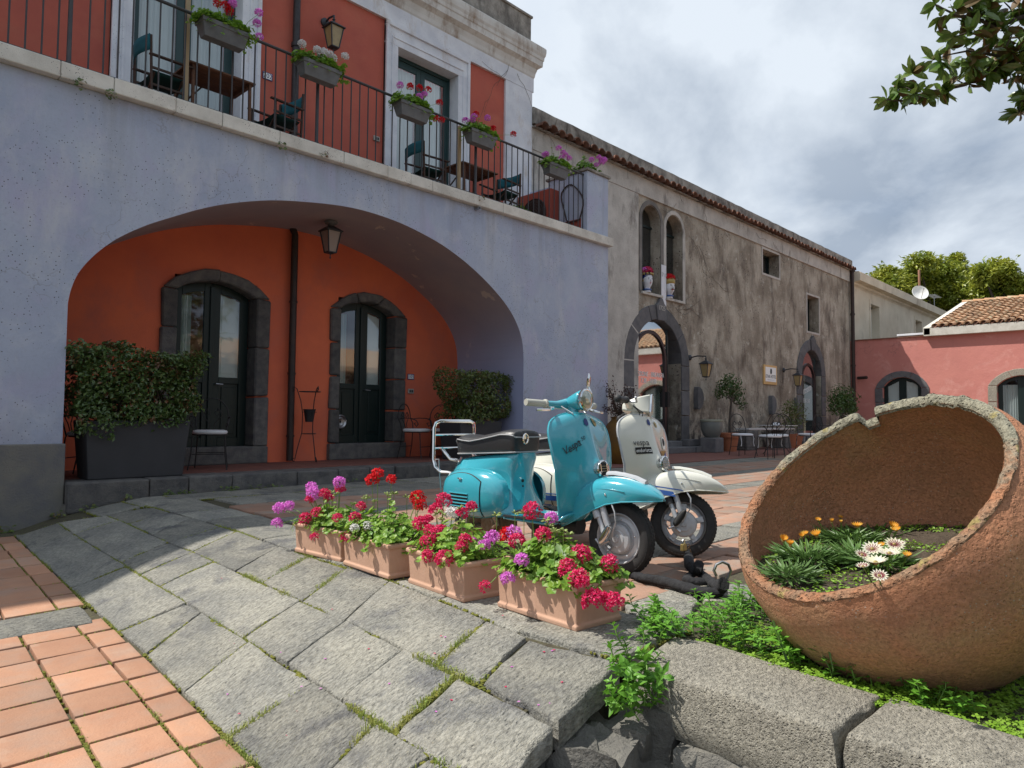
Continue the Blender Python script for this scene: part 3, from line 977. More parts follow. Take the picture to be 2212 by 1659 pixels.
# finer arch
AR = []
for i in range(len(ARCH) - 1):
    p0, p1, p2, p3 = ARCH[max(i - 1, 0)], ARCH[i], ARCH[i + 1], ARCH[min(i + 2, len(ARCH) - 1)]
    for k in range(4):
        t = k / 4
        AR.append(tuple(.5 * (2 * p1[c] + (p2[c] - p0[c]) * t + (2 * p0[c] - 5 * p1[c] + 4 * p2[c] - p3[c]) * t * t + (3 * p1[c] - p0[c] - 3 * p2[c] + p3[c]) * t ** 3) for c in (0, 1)))
AR.append(ARCH[-1])
ZS = 4.28
mb = MB()
for (a, b) in zip(AR, AR[1:]):
    mb.add([(a[0], YF, a[1]), (b[0], YF, b[1]), (b[0], YF, ZS), (a[0], YF, ZS)], [(0, 1, 2, 3)])
ZP = .565
mb.add([(-5, YF, ZP), (XA0, YF, ZP), (XA0, YF, 2.0), (XA0, YF, ZS), (-5, YF, ZS)], [(0, 1, 2, 3, 4)])
mb.add([(XA1, YF, -.05), (11.42, YF, -.05), (11.42, YF, ZS), (XA1, YF, ZS), (XA1, YF, 1.9)], [(0, 1, 2, 3, 4)])
mb.add([(11.42, YF, -.05), (11.42, YB + .3, -.05), (11.42, YB + .3, ZS), (11.42, YF, ZS)], [(0, 1, 2, 3)])
mb.add([(XA0, YF, ZP), (XA0, YB, ZP), (XA0, YB, 2.0), (XA0, YF, 2.0)], [(0, 1, 2, 3)])
mb.add([(-5, YF, ZS), (-5, YB + .3, ZS), (11.42, YB + .3, ZS), (11.42, YF, ZS)], [(0, 1, 2, 3)])
mb.build('arcade_wall', m_lilac, house)


def soff(g, pos, c):  # lilac paint low, browner above, with some bounced light put into the colour
    z = g.n('ShaderNodeSeparateXYZ', {0: pos}).outputs[2]
    return g.mix(g.rg(z, 1.5, 3.0), (.34, .37, .55, 1), c)


m_vault = mat('vault_paint_bounce', (.42, .35, .36), .9, col2=(.34, .30, .34), vs=1.0, bump=.003, bs=40, patch=((.62, .52, .46), 1.7, .66, .69), extra=soff)
mb = MB()
prof = [(XA0, 2.0)] + AR[1:] + [(XA1, -.02)]
for (a, b) in zip(prof, prof[1:]):
    mb.add([(a[0], YF, a[1]), (a[0], YB, a[1]), (b[0], YB, b[1]), (b[0], YF, b[1])], [(0, 1, 2, 3)])
mb.build('vault', m_vault, house, smooth=True, ang=.5)
mb = MB(); mb.box(-5, XA0 + .025, YF - .03, YB, -.6, ZP)
mb.build('pier_base', m_pier, house, bevel=.012)
# back wall of the arcade, with the two door openings
DA = dict(u0=3.80, u1=4.93, z0=.42, zs=2.60, rise=.17)
DB = dict(u0=6.38, u1=7.46, z0=.43, zs=2.62, rise=.17)
mb = MB(); P = PY(YB)
holes(mb, 2.0, 9.05, .05, 3.95, [(DA['u0'] - .03, DA['u1'] + .03, .2, 2.80), (DB['u0'] - .03, DB['u1'] + .03, .2, 2.82)], P)
mb.build('arcade_back_wall', m_orange, house)
for D, lw, rw, jb in ((DA, .2, .22, (4, 3)), (DB, .18, .26, (4, 4))):
    c = bpy.data.objects.new('door_surround', None); COL.objects.link(c); c.parent = house
    surround(c, P, D['u0'], D['u1'], D['z0'], D['zs'], D['rise'], .2, m_lava, df=.06, db=-.25, jambs=jb, nv=2 if D is DA else 3, lw=lw, rw=rw, aw=.2, rough=.028, bev=.02)
    mb = MB(); mb.box(D['u0'] - lw - .01, D['u1'] + rw, YB - .09, YB + .3, .17, D['z0']); mb.build('threshold', m_lava, c, bevel=.02)
    mid = (D['u0'] + D['u1']) / 2
    A = arc2(D['u0'], D['u1'], D['zs'], D['rise'], 20)

    def tf(u, A=A):
        for (a, b) in zip(A, A[1:]):
            if a[0] <= u <= b[0] + 1e-6: return a[1] + (b[1] - a[1]) * (u - a[0]) / (b[0] - a[0])
        return A[0][1] if u < A[5][0] else A[-1][1]
    l1 = leaf(house, P, D['u0'] + .03, mid, D['z0'], 0, 1.42, m_green, m_pane, d=-.17, st=.11, top=tf, back='half')
    l2 = leaf(house, P, mid + .004, D['u1'] - .02, D['z0'], 0, 1.42, m_green, m_pane, d=-.17, st=.12, top=tf, back='shutter')
    mb = MB(); mb.box(mid - .03, mid + .03, YB + .145, YB + .17, D['z0'], 2.72); mb.build('meeting_bead', m_green, l2, bevel=.005)
    mb = MB(); mb.tube([(mid + .07, YB + .17, 1.32), (mid + .07, YB + .12, 1.32), (mid + .17, YB + .12, 1.315)], .009, 6); mb.build('handle', m_steel, l2)
    if D is DB:
        mb = MB(); ax = Matrix(((1, 0, 0), (0, 0, -1), (0, 1, 0)))
        mb.lathe([(.02, .0), (.06, .012), (.075, .004), (.10, .022), (.118, .012), (.12, 0)], 24, (6.54, YB + .165, .78), ax)
        mb.build('vent_plate', m_steel, l1, smooth=True)
# dark rooms
mb = MB(); mb.box(3.4, 5.4, YB + .34, YB + 1.6, 0, 3); mb.box(6, 8, YB + .34, YB + 1.6, 0, 3)
# porch
mb = MB(); mb.box(XA0, XA1, YF + .33, YB, -.2, .165); mb.build('porch_base', m_lava, house)
xs = XA0; pf = bpy.data.objects.new('porch_floor', None); COL.objects.link(pf); pf.parent = house
TB = MB()
while xs < XA1 - .02:
    for r in range(7):
        ya = YF + .34 + r * .2
        if ya > YB - .02: break
        TB.box(xs + .003, min(xs + .297, XA1), ya + .003, min(ya + .197, YB), .16, .172 + U(-.001, .001))
    xs += .3
stuff(TB.build('floor_tile', m_redfloor, house))
bpy.data.objects.remove(pf)
kr = bpy.data.objects.new('porch_kerb', None); COL.objects.link(kr); kr.parent = house
x = XA0 + .03
for l in (.78, .42, .5, .84, .6, .5, .42, .62, .55, .6, .5, .6, .5):
    x1 = min(x + l, XA1)
    if x1 - x < .1: break
    mb = MB()
    e = U(-.012, .012)
    mb.box(x + .004, x1 - .004, YF - .13 + e, YF + .335, -.02 - (.12 if x < 3 else .03), .172 + U(-.004, .004))
    for i, v in enumerate(mb.v): mb.v[i] = (v[0] + U(-.006, .006), v[1] + U(-.012, .012), v[2] + U(-.006, .006))
    mb.build('stone', m_lava, kr, own=True, bevel=.02, seg=2)
    x = x1
# rubble under the left end of the kerb
mb = MB(); mb.box(XA0, 3.6, YF - .06, YF + .3, -.4, -.05); mb.build('kerb_footing', m_rubble, house)
# ---- terrace edge slabs
sl = bpy.data.objects.new('terrace_edge', None); COL.objects.link(sl); sl.parent = house
x = -4.0; cuts = [-4]
for px in (130.5, 244, 377, 478, 559, 664, 744.5, 837.5, 868, 934, 1086, 1226, 1312):
    pass
cutsX = [-4, -2.8, -1.6, -.4, .8] + [onY(a, b, 8.2).x for a, b in ((131, 170), (247, 205), (380, 243), (481, 274), (605, 312), (744, 350), (838, 378), (888, 393), (935, 408), (1088, 452), (1228, 500))] + [11.47]
for a, b in zip(cutsX, cutsX[1:]):
    mb = MB(); e = U(-.006, .006)
    mb.box(a + .002, b - .002, 8.2 + e, 8.62, 4.285, 4.455 + U(-.004, .004))
    mb.build('edge_stone', m_slab, sl, own=True, bevel=.012, seg=2)
mb = MB(); mb.box(-5, 11.42, 8.6, YB, 4.28, 4.43); mb.build('terrace_floor', m_redfloor, house)
# ---- upper floor
ZT = 7.80
W1 = (3.13, 4.60); W2 = (7.43, 8.86)
mb = MB(); holes(mb, -5, 10.94, 4.3, ZT + .2, [(W1[0], W1[1], 4.43, 7.41), (W2[0], W2[1], 4.43, 7.41)], P)
mb.add([(10.94, YB, 4.3), (10.94, YB + 8, 4.3), (10.94, YB + 8, 9), (10.94, YB, 9)], [(0, 1, 2, 3)])
mb.build('upper_wall', m_red, house)
mb = MB(); mb.box(10.15, 10.96, YB - .05, YB + .2, 4.43, ZT); mb.build('corner_pilaster', m_white, house, bevel=.008)
for (a, b) in (W1, W2):
    c = bpy.data.objects.new('door_frame', None); COL.objects.link(c); c.parent = house
    o0, o1 = a - .27, b + .28
    for k, (e, dd) in enumerate(((0, .05), (.055, .075))):
        mb = MB()
        mb.box(o0 + e * 0, a - e * 2.2, YB - dd, YB + .02, 4.43, 7.41 + (0 if not k else 0))
        if k: continue
    def ring(o0, o1, a, b, zt, zi, d, mm, nm):
        mb = MB()
        yb_ = YB + (.21 if nm == 'architrave' else .02)
        mb.box(o0, a + .004, YB - d, yb_, 4.43, zi - .004); mb.box(b - .004, o1, YB - d, yb_, 4.43, zi - .004); mb.box(o0, o1, YB - d, yb_, zi - .004, zt)
        mb.build(nm, mm, c, bevel=.006, seg=1)
    ring(o0, o1, a, b, 7.80, 7.41, .05, m_white, 'architrave')
    ring(o0 + .0, o1 - .0, o0 + .055, o1 - .055, 7.795, 7.72, .085, m_white, 'outer_moulding')
    ring(a - .14, b + .14, a - .11, b + .11, 7.56, 7.53, .065, m_white, 'inner_moulding')
    mb = MB()
    mb.box(a, a + .05, YB + .2, YB + .27, 4.43, 7.34); mb.box(b - .05, b, YB + .2, YB + .27, 4.43, 7.34); mb.box(a, b, YB + .2, YB + .27, 7.34, 7.42)
    mb.build('casing', m_green2, house, bevel=.005)
    mid = (a + b) / 2
    leaf(house, P, a + .04, mid, 4.45, 7.33, 4.95, m_green2, m_pane, d=-.21, st=.10, back='full')
    leaf(house, P, mid + .004, b - .04, 4.45, 7.33, 4.95, m_green2, m_pane, d=-.21, st=.10, back='full')
# cornice, swept round the corner
CP = [(0.0, ZT), (.055, ZT), (.055, 8.10), (.07, 8.13), (.08, 8.20), (.10, 8.26), (.11, 8.30), (.19, 8.36), (.195, 8.47), (.21, 8.49), (.215, 8.55), (.235, 8.60), (.245, 8.67), (.245, 8.74), (.22, 8.77), (.02, 8.93), (0, 8.93)]


def sweep(cp, x0, xc, yw, yb):
    r = [[V((x0, yw - d, z)) for d, z in cp], [V((xc + d, yw - d, z)) for d, z in cp], [V((xc + d, yb, z)) for d, z in cp]]
    mb = MB(); mb.loft(r, True); return mb


sweep([(0, ZT), (.055, ZT), (.055, 8.10), (0, 8.10)], -5, 10.94, YB, 16).build('frieze', m_white, house)
sweep(CP[2:15] + [(0, 8.93), (0, 8.10)], -5, 10.94, YB, 16).build('cornice', m_cornice, house)
mb = MB(); mb.box(-5, 10.95, YB - .01, YB + .25, 8.90, 9.42); mb.box(10.72, 10.95, YB + .25, 16, 8.90, 9.42); mb.build('parapet', m_parapet, house, bevel=.01)
mb = MB(); mb.box(-5, 10.98, YB - .04, YB + .3, 9.42, 9.47); mb.build('parapet_cap', m_parapet, house, bevel=.01)
mb = MB(); mb.box(-5, 10.93, YB + .8, 18, -.3, 8.9); mb.build('house_body', m_red, house)
# end pillar and side wall of the terrace
mb = MB(); mb.box(10.74, 11.42, 8.3, 9.3, 4.43, 5.66); mb.box(10.9, 11.42, 9.3, 9.98, 4.43, 5.62); mb.build('terrace_pillar', m_lilac, house, bevel=.01)
mb = MB(); mb.box(10.70, 11.46, 8.26, 9.34, 5.66, 5.71); mb.build('pillar_cap', m_parapet, house, bevel=.008)
mb = MB(); mb.box(10.735, 10.9, 8.45, 9.3, 4.43, 4.75); mb.build('painted_skirting', m_acred, house)
# downpipes
mb = MB(); mb.tube([(5.47, 9.96, 3.84), (5.47, 9.93, 3.76), (5.50, 9.91, 3.66), (5.50, 9.91, .19)], .052, 12)
for z in (2.6, 1.5, .55): mb.tube([(5.50, 9.91, z), (5.50, 9.91, z + .03)], .062, 12)
mb.tube([(5.47, 9.95, 3.88), (5.47, 9.95, 3.80)], .07, 12)
mb.build('downpipe', m_pipe, house, smooth=True, ang=.6)
mb = MB(); mb.tube([(5.44, 9.91, 4.44), (5.44, 9.91, 8.3)], .055, 12)
for z in (5.0, 6.6): mb.tube([(5.44, 9.91, z), (5.44, 9.91, z + .06)], .072, 12)
mb.build('downpipe', m_pipe_b, house, smooth=True, ang=.6)
p = onY(1027, 452, 8.3)
mb = MB(); ax = Matrix(((1, 0, 0), (0, 0, -1), (0, 1, 0)))
mb.lathe([(.028, -.1), (.028, .1), (.022, .1), (.022, -.1)], 12, (p.x, 8.3, p.z), ax, cap=False); mb.build('drain_spout', m_steel, house, smooth=True, ang=.6)

# ---- terrace railing
YR = 8.40
railing = thing('balcony_railing', 'grey iron railing of thin upright bars along the terrace edge', 'railing', (5, YR, 4.455))
mb = MB(); mb.tube([(-4, YR, 5.60), (10.76, YR, 5.60)], .02, 8); mb.build('handrail', m_rail, railing, smooth=True)
mb = MB(); mb.bar((-4, YR, 4.53), (10.76, YR, 4.53), .03, .012); mb.build('bottom_rail', m_rail, railing)
mb = MB(); mb.tube([(0, 0, 0), (0, 0, 1.14)], .0095, 6); bme = mb.mesh('bar', m_rail, True, ang=.8)
posts = [onY(a, b, YR).x for a, b in ((151, 60), (686, 200), (1027, 380))] + [-.8]
x = -3.9
while x < 10.75:
    if min(abs(x - p) for p in posts) > .06: inst('bar', bme, railing, (x, YR, 4.455))
    x += .142
mb = MB(); mb.tube([(0, 0, 0), (0, 0, .06), (0, 0, .08), (0, 0, .1), (0, 0, 1.14)], [.032, .03, .036, .024, .022], 8); pme = mb.mesh('post', m_rail, True, ang=.8)
for p in posts: inst('post', pme, railing, (p, YR, 4.455))

# ---- number plates and switch plates
def plate(x, z, w, h, txt, label, cat='house number', Y=YB, frame=m_inkblue, face=m_paper, ink=m_inkblue, size=.09):
    t = thing('number_plate', label, cat, (x, Y, z))
    mb = MB(); mb.box(x - w / 2, x + w / 2, Y - .012, Y - .001, z - h / 2, z + h / 2); mb.build('border', frame, t, bevel=.004)
    mb = MB(); e = .012; mb.box(x - w / 2 + e, x + w / 2 - e, Y - .015, Y - .005, z - h / 2 + e, z + h / 2 - e); mb.build('face', face, t, bevel=.003)
    text(txt, size, (x, Y - .0165, z), (1, 0, 0), (0, 0, 1), ink, t, 'numeral')
    return t


p = onY(887, 814, 10); plate(p.x, p.z, .145, .10, '105', 'enamel house number 105 beside the right arcade door')
p = onY(577.5, 165, 10); plate(p.x, p.z, .16, .115, '202', 'enamel house number 202 beside the left terrace door', size=.10)


def switchbox(px, py, label):
    p = onY(px, py, 10)
    t = thing('switch_plate', label, 'switch', (p.x, YB, p.z))
    mb = MB(); mb.box(p.x - .06, p.x + .06, YB - .03, YB - .001, p.z - .042, p.z + .042); mb.build('cover', m_plastic, t, bevel=.006)
    for dx in (-.028, 0, .028):
        mb = MB(); mb.box(p.x + dx - .010, p.x + dx + .010, YB - .036, YB - .028, p.z - .022, p.z + .022); mb.build('button', m_black if dx else m_zinc, t)


switchbox(886, 845, 'small grey switch plate on the orange wall below number 105')
switchbox(812, 300, 'small grey switch plate low on the red wall left of the right terrace door')


# ---- air-conditioning unit on the terrace
t = thing('air_conditioner', 'red painted air conditioning unit with round fan grille at the terrace end', 'air conditioner', (10.55, 9.6, 4.43))
mb = MB(); mb.box(10.5, 10.84, 9.02, 9.92, 4.5, 5.42); mb.build('housing', m_acred, t, bevel=.015)
ax = Matrix(((0, 0, -1), (0, 1, 0), (1, 0, 0)))
mb = MB(); mb.lathe([(.0001, .002), (.31, .002), (.325, .014), (.335, .0)], 28, (10.498, 9.47, 4.96), ax)
for r in (.06, .11, .16, .21, .26): mb.tube([(10.485, 9.47 + r * math.cos(a * pi / 14), 4.96 + r * math.sin(a * pi / 14)) for a in range(28)], .004, 4, closed=True)
mb.build('fan_grille', m_pipe, t, smooth=True, ang=.5)
mb = MB(); mb.box(10.55, 10.7, 9.05, 9.9, 4.43, 4.5); mb.build('foot', m_pipe, t)
mb = MB(); pts = [V((10.72, 8.66 + .26 * math.cos(a) * (1 + .15 * math.sin(3 * a)), 5.05 + .40 * math.sin(a) + .12 * math.cos(a))) for a in [i * .25 for i in range(-4, 16)]]
mb.tube([(10.7, 9.1, 4.7)] + pts[::-1] + [(10.7, 8.5, 4.46)], .014, 6)
tag(mb.build('garden_hose', m_pipe, None, smooth=True), 'brown hose hanging in a loop on the side wall of the terrace', 'hose')
# ------------------------------------------------------------ old stone building along the square
old = thing('old_stone_building', 'long weathered grey-brown building with twin arched windows and a row of roof tiles', 'building', (20, 10, 0))
P = PY(10.0)


def arched(mb, P, u0, u1, zs, ztop, zrect, d0=0.0, d1=-.4, n=14, fill=True):
    """turns a rectangular hole's top into an arch"""
    A = arc2(u0, u1, zs, ztop - zs, n)
    for a, b in zip(A, A[1:]):
        if fill: mb.add([P(a[0], a[1], d0), P(b[0], b[1], d0), P(b[0], zrect, d0), P(a[0], zrect, d0)], [(0, 1, 2, 3)])
        mb.add([P(a[0], a[1], d0), P(b[0], b[1], d0), P(b[0], b[1], d1), P(a[0], a[1], d1)], [(0, 1, 2, 3)])
    return A


HW = [(15.2, 16.07, 4.12, 6.42), (16.35, 17.2, 4.1, 6.40)]
HS = [(22.28, 23.57, 5.70, 6.49), (25.98, 27.10, 4.14, 5.47)]
HD = [(14.83, 17.11, 0, 3.47), (25.40, 27.25, 0, 3.46)]
mb = MB()
holes(mb, 15.02, 30.6, 0, 6.58, HW + HS + HD, P, 0, -.5)
for h in HW: arched(mb, P, h[0], h[1], h[3] - .44, h[3] - .005, h[3], d1=-.5)
mb.build('wall', m_oldwall, old)
mb = MB(); mb.box(10.96, 15.02, 9.97, 10.4, 0, 6.58); mb.build('pale_wall', m_oldlight, old, bevel=.01)
mb = MB(); mb.box(10.96, 30.55, 9.955, 10.3, 6.58, 7.10); mb.build('upper_band', m_oldlight, old, bevel=.008)
mb = MB(); mb.box(10.96, 30.58, 9.90, 10.4, 7.12, 7.47); mb.box(11, 33.2, 10.45, 15, 3, 7.44)
for i, v in enumerate(mb.v[:8]): mb.v[i] = v
mb.build('parapet', m_parapet, old, bevel=.015)
# rough top edge of the parapet
mb = MB(); n = 60
mb.grid(n, 2, lambda s, t: V((10.98 + 19.6 * s, 9.93 + .3 * t, 7.47 + .02 + .018 * noise.noise(V((s * 50, t, 0))))))
mb.build('parapet_crust', m_parapet, old)
# eaves tiles, one by one
mb = MB(); K = 8
for L, dr in ((0, 0), (.014, 0)):
    pass
ring = []
for j in range(K + 1):
    a = pi * j / K
    ring.append((math.cos(a), math.sin(a)))
vs = []; fs = []
for yy, rr in ((-.30, .13), (0, .115)):
    for c, s in ring: vs.append((c * rr, yy, s * rr * .85))
    for c, s in ring: vs.append((c * (rr - .022), yy, s * (rr - .022) * .85))
m2 = 2 * (K + 1)
for j in range(K):
    fs += [(j, j + 1, m2 + j + 1, m2 + j), (K + 1 + j, m2 + K + 1 + j, m2 + K + 2 + j, K + 2 + j), (j, K + 1 + j, K + 2 + j, j + 1)]
mb.add(vs, fs); tme = mb.mesh('roof_tile', m_roofdark, True, ang=.9)
x = 11.1
while x < 30.5:
    inst('roof_tile', tme, old, (x, 10.0, 7.045 + U(-.008, .008)), rot=(U(-.02, .05), 0, U(-.04, .04)), sc=(1, U(.92, 1.05), 1)); x += .287
mb = MB(); mb.box(10.96, 30.55, 9.86, 9.96, 7.035, 7.06); mb.build('eaves_board', m_parapet, old)
# windows
wall_in = MB()
for h in HW:
    mb = MB(); a, b, c, d = h
    A = arc2(a - .13, b + .13, d - .44, .56, 12); B = arc2(a - .02, b + .02, d - .44, .455, 12)
    for i in range(12): mb.prism([P(A[i][0], A[i][1], .0), P(A[i + 1][0], A[i + 1][1], .0), P(B[i + 1][0], B[i + 1][1], 0), P(B[i][0], B[i][1], 0)], V((0, -.02, 0)))
    mb.box(a - .13, a - .005, 9.98, 10.0, c, d - .44); mb.box(b + .005, b + .13, 9.98, 10.0, c, d - .44)
    mb.build('window_surround', m_oldlight if h is HW[1] else m_oldreveal, old)
    w = bpy.data.objects.new('window', None); COL.objects.link(w); w.parent = old
    mb = MB(); mb.add([P(a, c, -.28), P(b, c, -.28), P(b, d, -.28), P(a, d, -.28)], [(0, 1, 2, 3)]); mb.build('pane', m_darkpane, w)
    mb = MB(); mb.box(a + .37, a + .42, 10.25, 10.30, c, d - .02); mb.box(a, b, 10.25, 10.30, d - .5, d - .45); mb.build('frame', m_green, w)
    mb = MB(); mb.box(a - .05, b + .05, 9.93, 10.26, c - .07, c); mb.build('sill', m_oldlight, w, bevel=.01)
    mb = MB(); mb.box(a + .002, b - .002, 10.30, 10.31, c, d); mb.build('room_shade_sheet', m_inside, w)  # black sheet right behind the pane, standing in for the unlit room
mb = MB(); mb.box(16.095, 16.33, 9.975, 10.0, 3.85, 4.95); wp = mb.build('whitewashed_patch', m_white, old, bevel=.004)
text('17 12', .15, (16.21, 9.972, 4.68), (1, 0, 0), (0, 0, 1), m_oldreveal, wp, 'date')
for h in HS:
    w = bpy.data.objects.new('window', None); COL.objects.link(w); w.parent = old
    a, b, c, d = h
    mb = MB(); mb.add([P(a, c, -.40), P(b, c, -.40), P(b, d, -.40), P(a, d, -.40)], [(0, 1, 2, 3)]); mb.build('pane', m_darkpane, w)
    mb = MB(); mb.box(a, a + .06, 10.35, 10.42, c, d); mb.box(b - .06, b, 10.35, 10.42, c, d); mb.box((a + b) / 2 - .03, (a + b) / 2 + .03, 10.35, 10.42, c, d); mb.box(a, b, 10.36, 10.42, d - .06, d); mb.build('frame', m_green, w)
    mb = MB(); e = .07
    for bx in ((a - e, a, c - e, d + e), (b, b + e, c - e, d + e), (a, b, d, d + e), (a, b, c - e, c)): mb.box(bx[0], bx[1], 9.985, 10.0, bx[2], bx[3])
    mb.build('plaster_border', m_oldlight, w)
    mb = MB(); mb.box(a + .002, b - .002, 10.425, 10.435, c, d); mb.build('room_shade_sheet', m_inside, w)  # black sheet in place of the shade behind this window
# door cases
for (a, b, z0, zt), date, key in ((HD[0], '1725', 4.05), (HD[1], '1751', 4.0)):
    c = bpy.data.objects.new('door_surround', None); COL.objects.link(c); c.parent = old
    hw = (b - a) / 2; zs = zt - hw; mid = (a + b) / 2
    surround(c, P, a, b, .30, zs, hw - .002, .42, m_lava_b, df=.035, db=-.48, jambs=(3, 3), nv=5, orise=hw + .38, lw=.46, rw=.40, aw=.4)
    mb = MB(); mb.box(a - .48, b + .42, 9.9, 10.45, 0, .30); mb.build('threshold', m_lava_b, c, bevel=.02)
    mb = MB(); mb.box(b - .1, b + 1.15, 9.45, 9.9, .0, .16); mb.box(b - .1, b + .5, 9.7, 9.95, .16, .34)
    mb.box(a - .3, b - .11, 9.5, 9.9, .0, .16)
    mb.build('step', m_lava_b, c, bevel=.02)
    pts = [(-.17, zt - .02), (.17, zt - .02), (.24, zt + .36), (.13, zt + .44), (.07, key - .04), (0, key), (-.07, key - .04), (-.13, zt + .44), (-.24, zt + .36)]
    mb = MB(); mb.prism([P(mid + p[0] + .05, p[1], .085) for p in pts], V((0, .5, 0))); ks = mb.build('keystone', m_lava_b, c, bevel=.015)
    if date == '1725': text(date, .17, (mid + .05, 10 - .088, zt + .3), (1, 0, 0), (0, 0, 1), m_oldlight, ks, 'date')
    gl = bpy.data.objects.new('glazed_door', None); COL.objects.link(gl); gl.parent = old
    A = arc2(a, b, zs, hw - .002, 20)
    ub = 16.56 if date == '1725' else 26.92
    A2 = [q for q in A if q[0] < ub]; A2.append((ub, A2[-1][1] - .06))
    mb = MB(); mb.add([P(a, .3, -.12), P(ub, .3, -.12)] + [P(q[0], q[1], -.12) for q in reversed(A2)], [tuple(range(2 + len(A2)))]); mb.build('pane', m_mirrorpane, gl)
    mb = MB(); mb.box(ub - .0, ub + .05, 10.09, 10.46, .3, A2[-1][1] - .02); mb.box(ub + .05, b + .05, 10.40, 10.46, .3, zt + .02); mb.build('folded_door', m_green, gl)
    c0, hw2, zs2 = 15.75, .77, 2.42
    if zt < 3.465: c0, hw2, zs2 = 26.28, .62, 2.36
    O = [(c0 - hw2, .3)] + arc2(c0 - hw2, c0 + hw2, zs2, hw2 - .003, 20) + [(c0 + hw2, .3)]
    I = [(c0 - hw2 + .09, .3)] + arc2(c0 - hw2 + .09, c0 + hw2 - .09, zs2, hw2 - .09, 20) + [(c0 + hw2 - .09, .3)]
    mb = MB()
    for i in range(len(O) - 1): mb.prism([P(O[i][0], O[i][1], -.08), P(O[i + 1][0], O[i + 1][1], -.08), P(I[i + 1][0], I[i + 1][1], -.08), P(I[i][0], I[i][1], -.08)], V((0, .045, 0)))
    mb.build('arched_frame', mat('brown_metal_' + date, (.05, .035, .035), .4, .5), gl)
    mb = MB(); mb.box(a, b, 10.75, 10.78, .2, 3.6); mb.build('room_shade_sheet', m_inside, gl)  # black sheet put behind the door glass for the unlit inside
    if date == '1725':
        for tx, sz, px, py in (('COLAZIONE - BREAKFAST', .175, 1402, 809), ('7.30 - 10.00', .175, 1402, 823)):
            q = onY(px, py, 10.11); text(tx, sz, (q.x, 10.112, q.z), (1, 0, 0), (0, 0, 1), m_paper, gl, sx=.86)
        mb = MB(); mb.box(ub - .12, ub - .02, 10.0, 10.1, 1.2, 1.6); mb.build('door_handle', m_black, gl)
    else:
        q = onY(1742, 842, 10.11); text('Ristorante', .38, (q.x, 10.112, q.z), (1, 0, .25), (-.0, 0, 1), m_paper, gl, sx=.62, shear=.2)
        q = onY(1742, 866, 10.11); text('19.30-23.00', .22, (q.x, 10.112, q.z), (1, 0, 0), (0, 0, 1), m_paper, gl, sx=.6)
# round stone lugs in the wall
for px, py, lb in ((1500, 860, 'half-round stone boss on the old wall right of the first arched door'), (1661, 875, 'half-round stone boss low on the old wall below the hotel sign'), (1716, 878, 'half-round stone boss just left of the second arched door')):
    q = onY(px, py, 10)
    mb = MB(); n = 14
    mb.prism([V((q.x + (.30 * math.cos(a) if math.cos(a) > 0 else .05 * math.cos(a)), 9.86, q.z + .32 * math.sin(a))) for a in [2 * pi * i / n for i in range(n)]], (0, .16, 0))
    t = mb.build('stone_boss', m_lava_b, None, bevel=.012)
    tag(t, lb, 'stone boss')
# creeper twigs on the old wall
mb = MB(); random.seed(3)


def creeper(x, z, dx, dz, n, Y=9.955, r=.0035):
    pts = []; a = math.atan2(dz, dx)
    for i in range(n):
        pts.append((x, Y - .012, z)); a += U(-.5, .5); x += math.cos(a) * .14; z += math.sin(a) * .14
        if R() < .22 and r > .003: creeper(x, z, math.cos(a + U(-1, 1)), math.sin(a + U(-1, 1)), int(n * .4), Y, r * .7)
    if len(pts) > 1: mb.tube(pts, r, 4)


for i in range(2): creeper(17.4 + U(0, .6), 6.0 - i * .18, 1, -.5, 14, 10.0)
for i in range(7): creeper(16.4 + U(0, 1), 3.9, U(.3, 1), U(-.2, .3), 8, 10.0)
for i in range(8): creeper(11.5 + U(0, 17), 6.8 + U(-.1, .1), U(-1, 1), -.5, 7)
for i in range(10): creeper(11.2 + U(0, 10), 7.45, U(-1, 1), -.6, 6, 9.9)
for i in range(2): creeper(10.5 + U(-.5, .4), 7.9 + U(0, .3), .2, -.6, 14, 9.95)
o = mb.build('creeper_twigs', m_twig, None); stuff(o); tag(o, 'bare brown creeper twigs clinging to the old walls under the eaves', 'climbing plant')
# downpipe at the far corner
mb = MB(); mb.tube([(30.45, 9.88, 7.05), (30.45, 9.88, 0)], .075, 10); mb.tube([(30.45, 9.88, 7.0), (30.45, 9.88, 7.12)], .12, 10)
for z in (5.2, 3.1, 1.4): mb.tube([(30.45, 9.88, z), (30.45, 9.88, z + .07)], .095, 10)
mb.tube([(30.4, 9.7, 2.62), (30.2, 9.3, 2.62)], .06, 8)
mb.build('downpipe', m_pipe, old, smooth=True, ang=.6)

# ---- hotel sign
q0 = onY(1649, 787, 9.97); q1 = onY(1677.5, 832, 9.97)
t = thing('hotel_sign', 'white sign in an orange majolica frame on the weathered wall', 'sign', ((q0.x + q1.x) / 2, 9.98, q1.z))
mb = MB(); mb.box(q0.x, q1.x, 9.95, 9.998, q1.z, q0.z); mb.build('tile_border', m_signframe, t, bevel=.006)
mb = MB(); mb.box(q0.x + .1, q1.x - .1, 9.94, 9.96, q1.z + .09, q0.z - .07); mb.build('panel', m_paper, t)
cx = (q0.x + q1.x) / 2; h = q0.z - q1.z
text('ETNA HOTEL', .155, (cx, 9.938, q1.z + h * .40), (1, 0, 0), (0, 0, 1), m_ink, t, sx=.86)
mb = MB(); mb.box(cx - .27, cx + .27, 9.936, 9.94, q1.z + h * .22, q1.z + h * .26); mb.build('faint_line', m_white, t)
mb = MB()
for r, k in ((.085, .03), (.05, .0)):
    mb.tube([(cx + r * .55 * math.cos(a), 9.936, q1.z + h * .68 + r * math.sin(a)) for a in [i * pi / 8 for i in range(16)]], .012, 4, closed=True)
mb.build('emblem', m_ink, t)

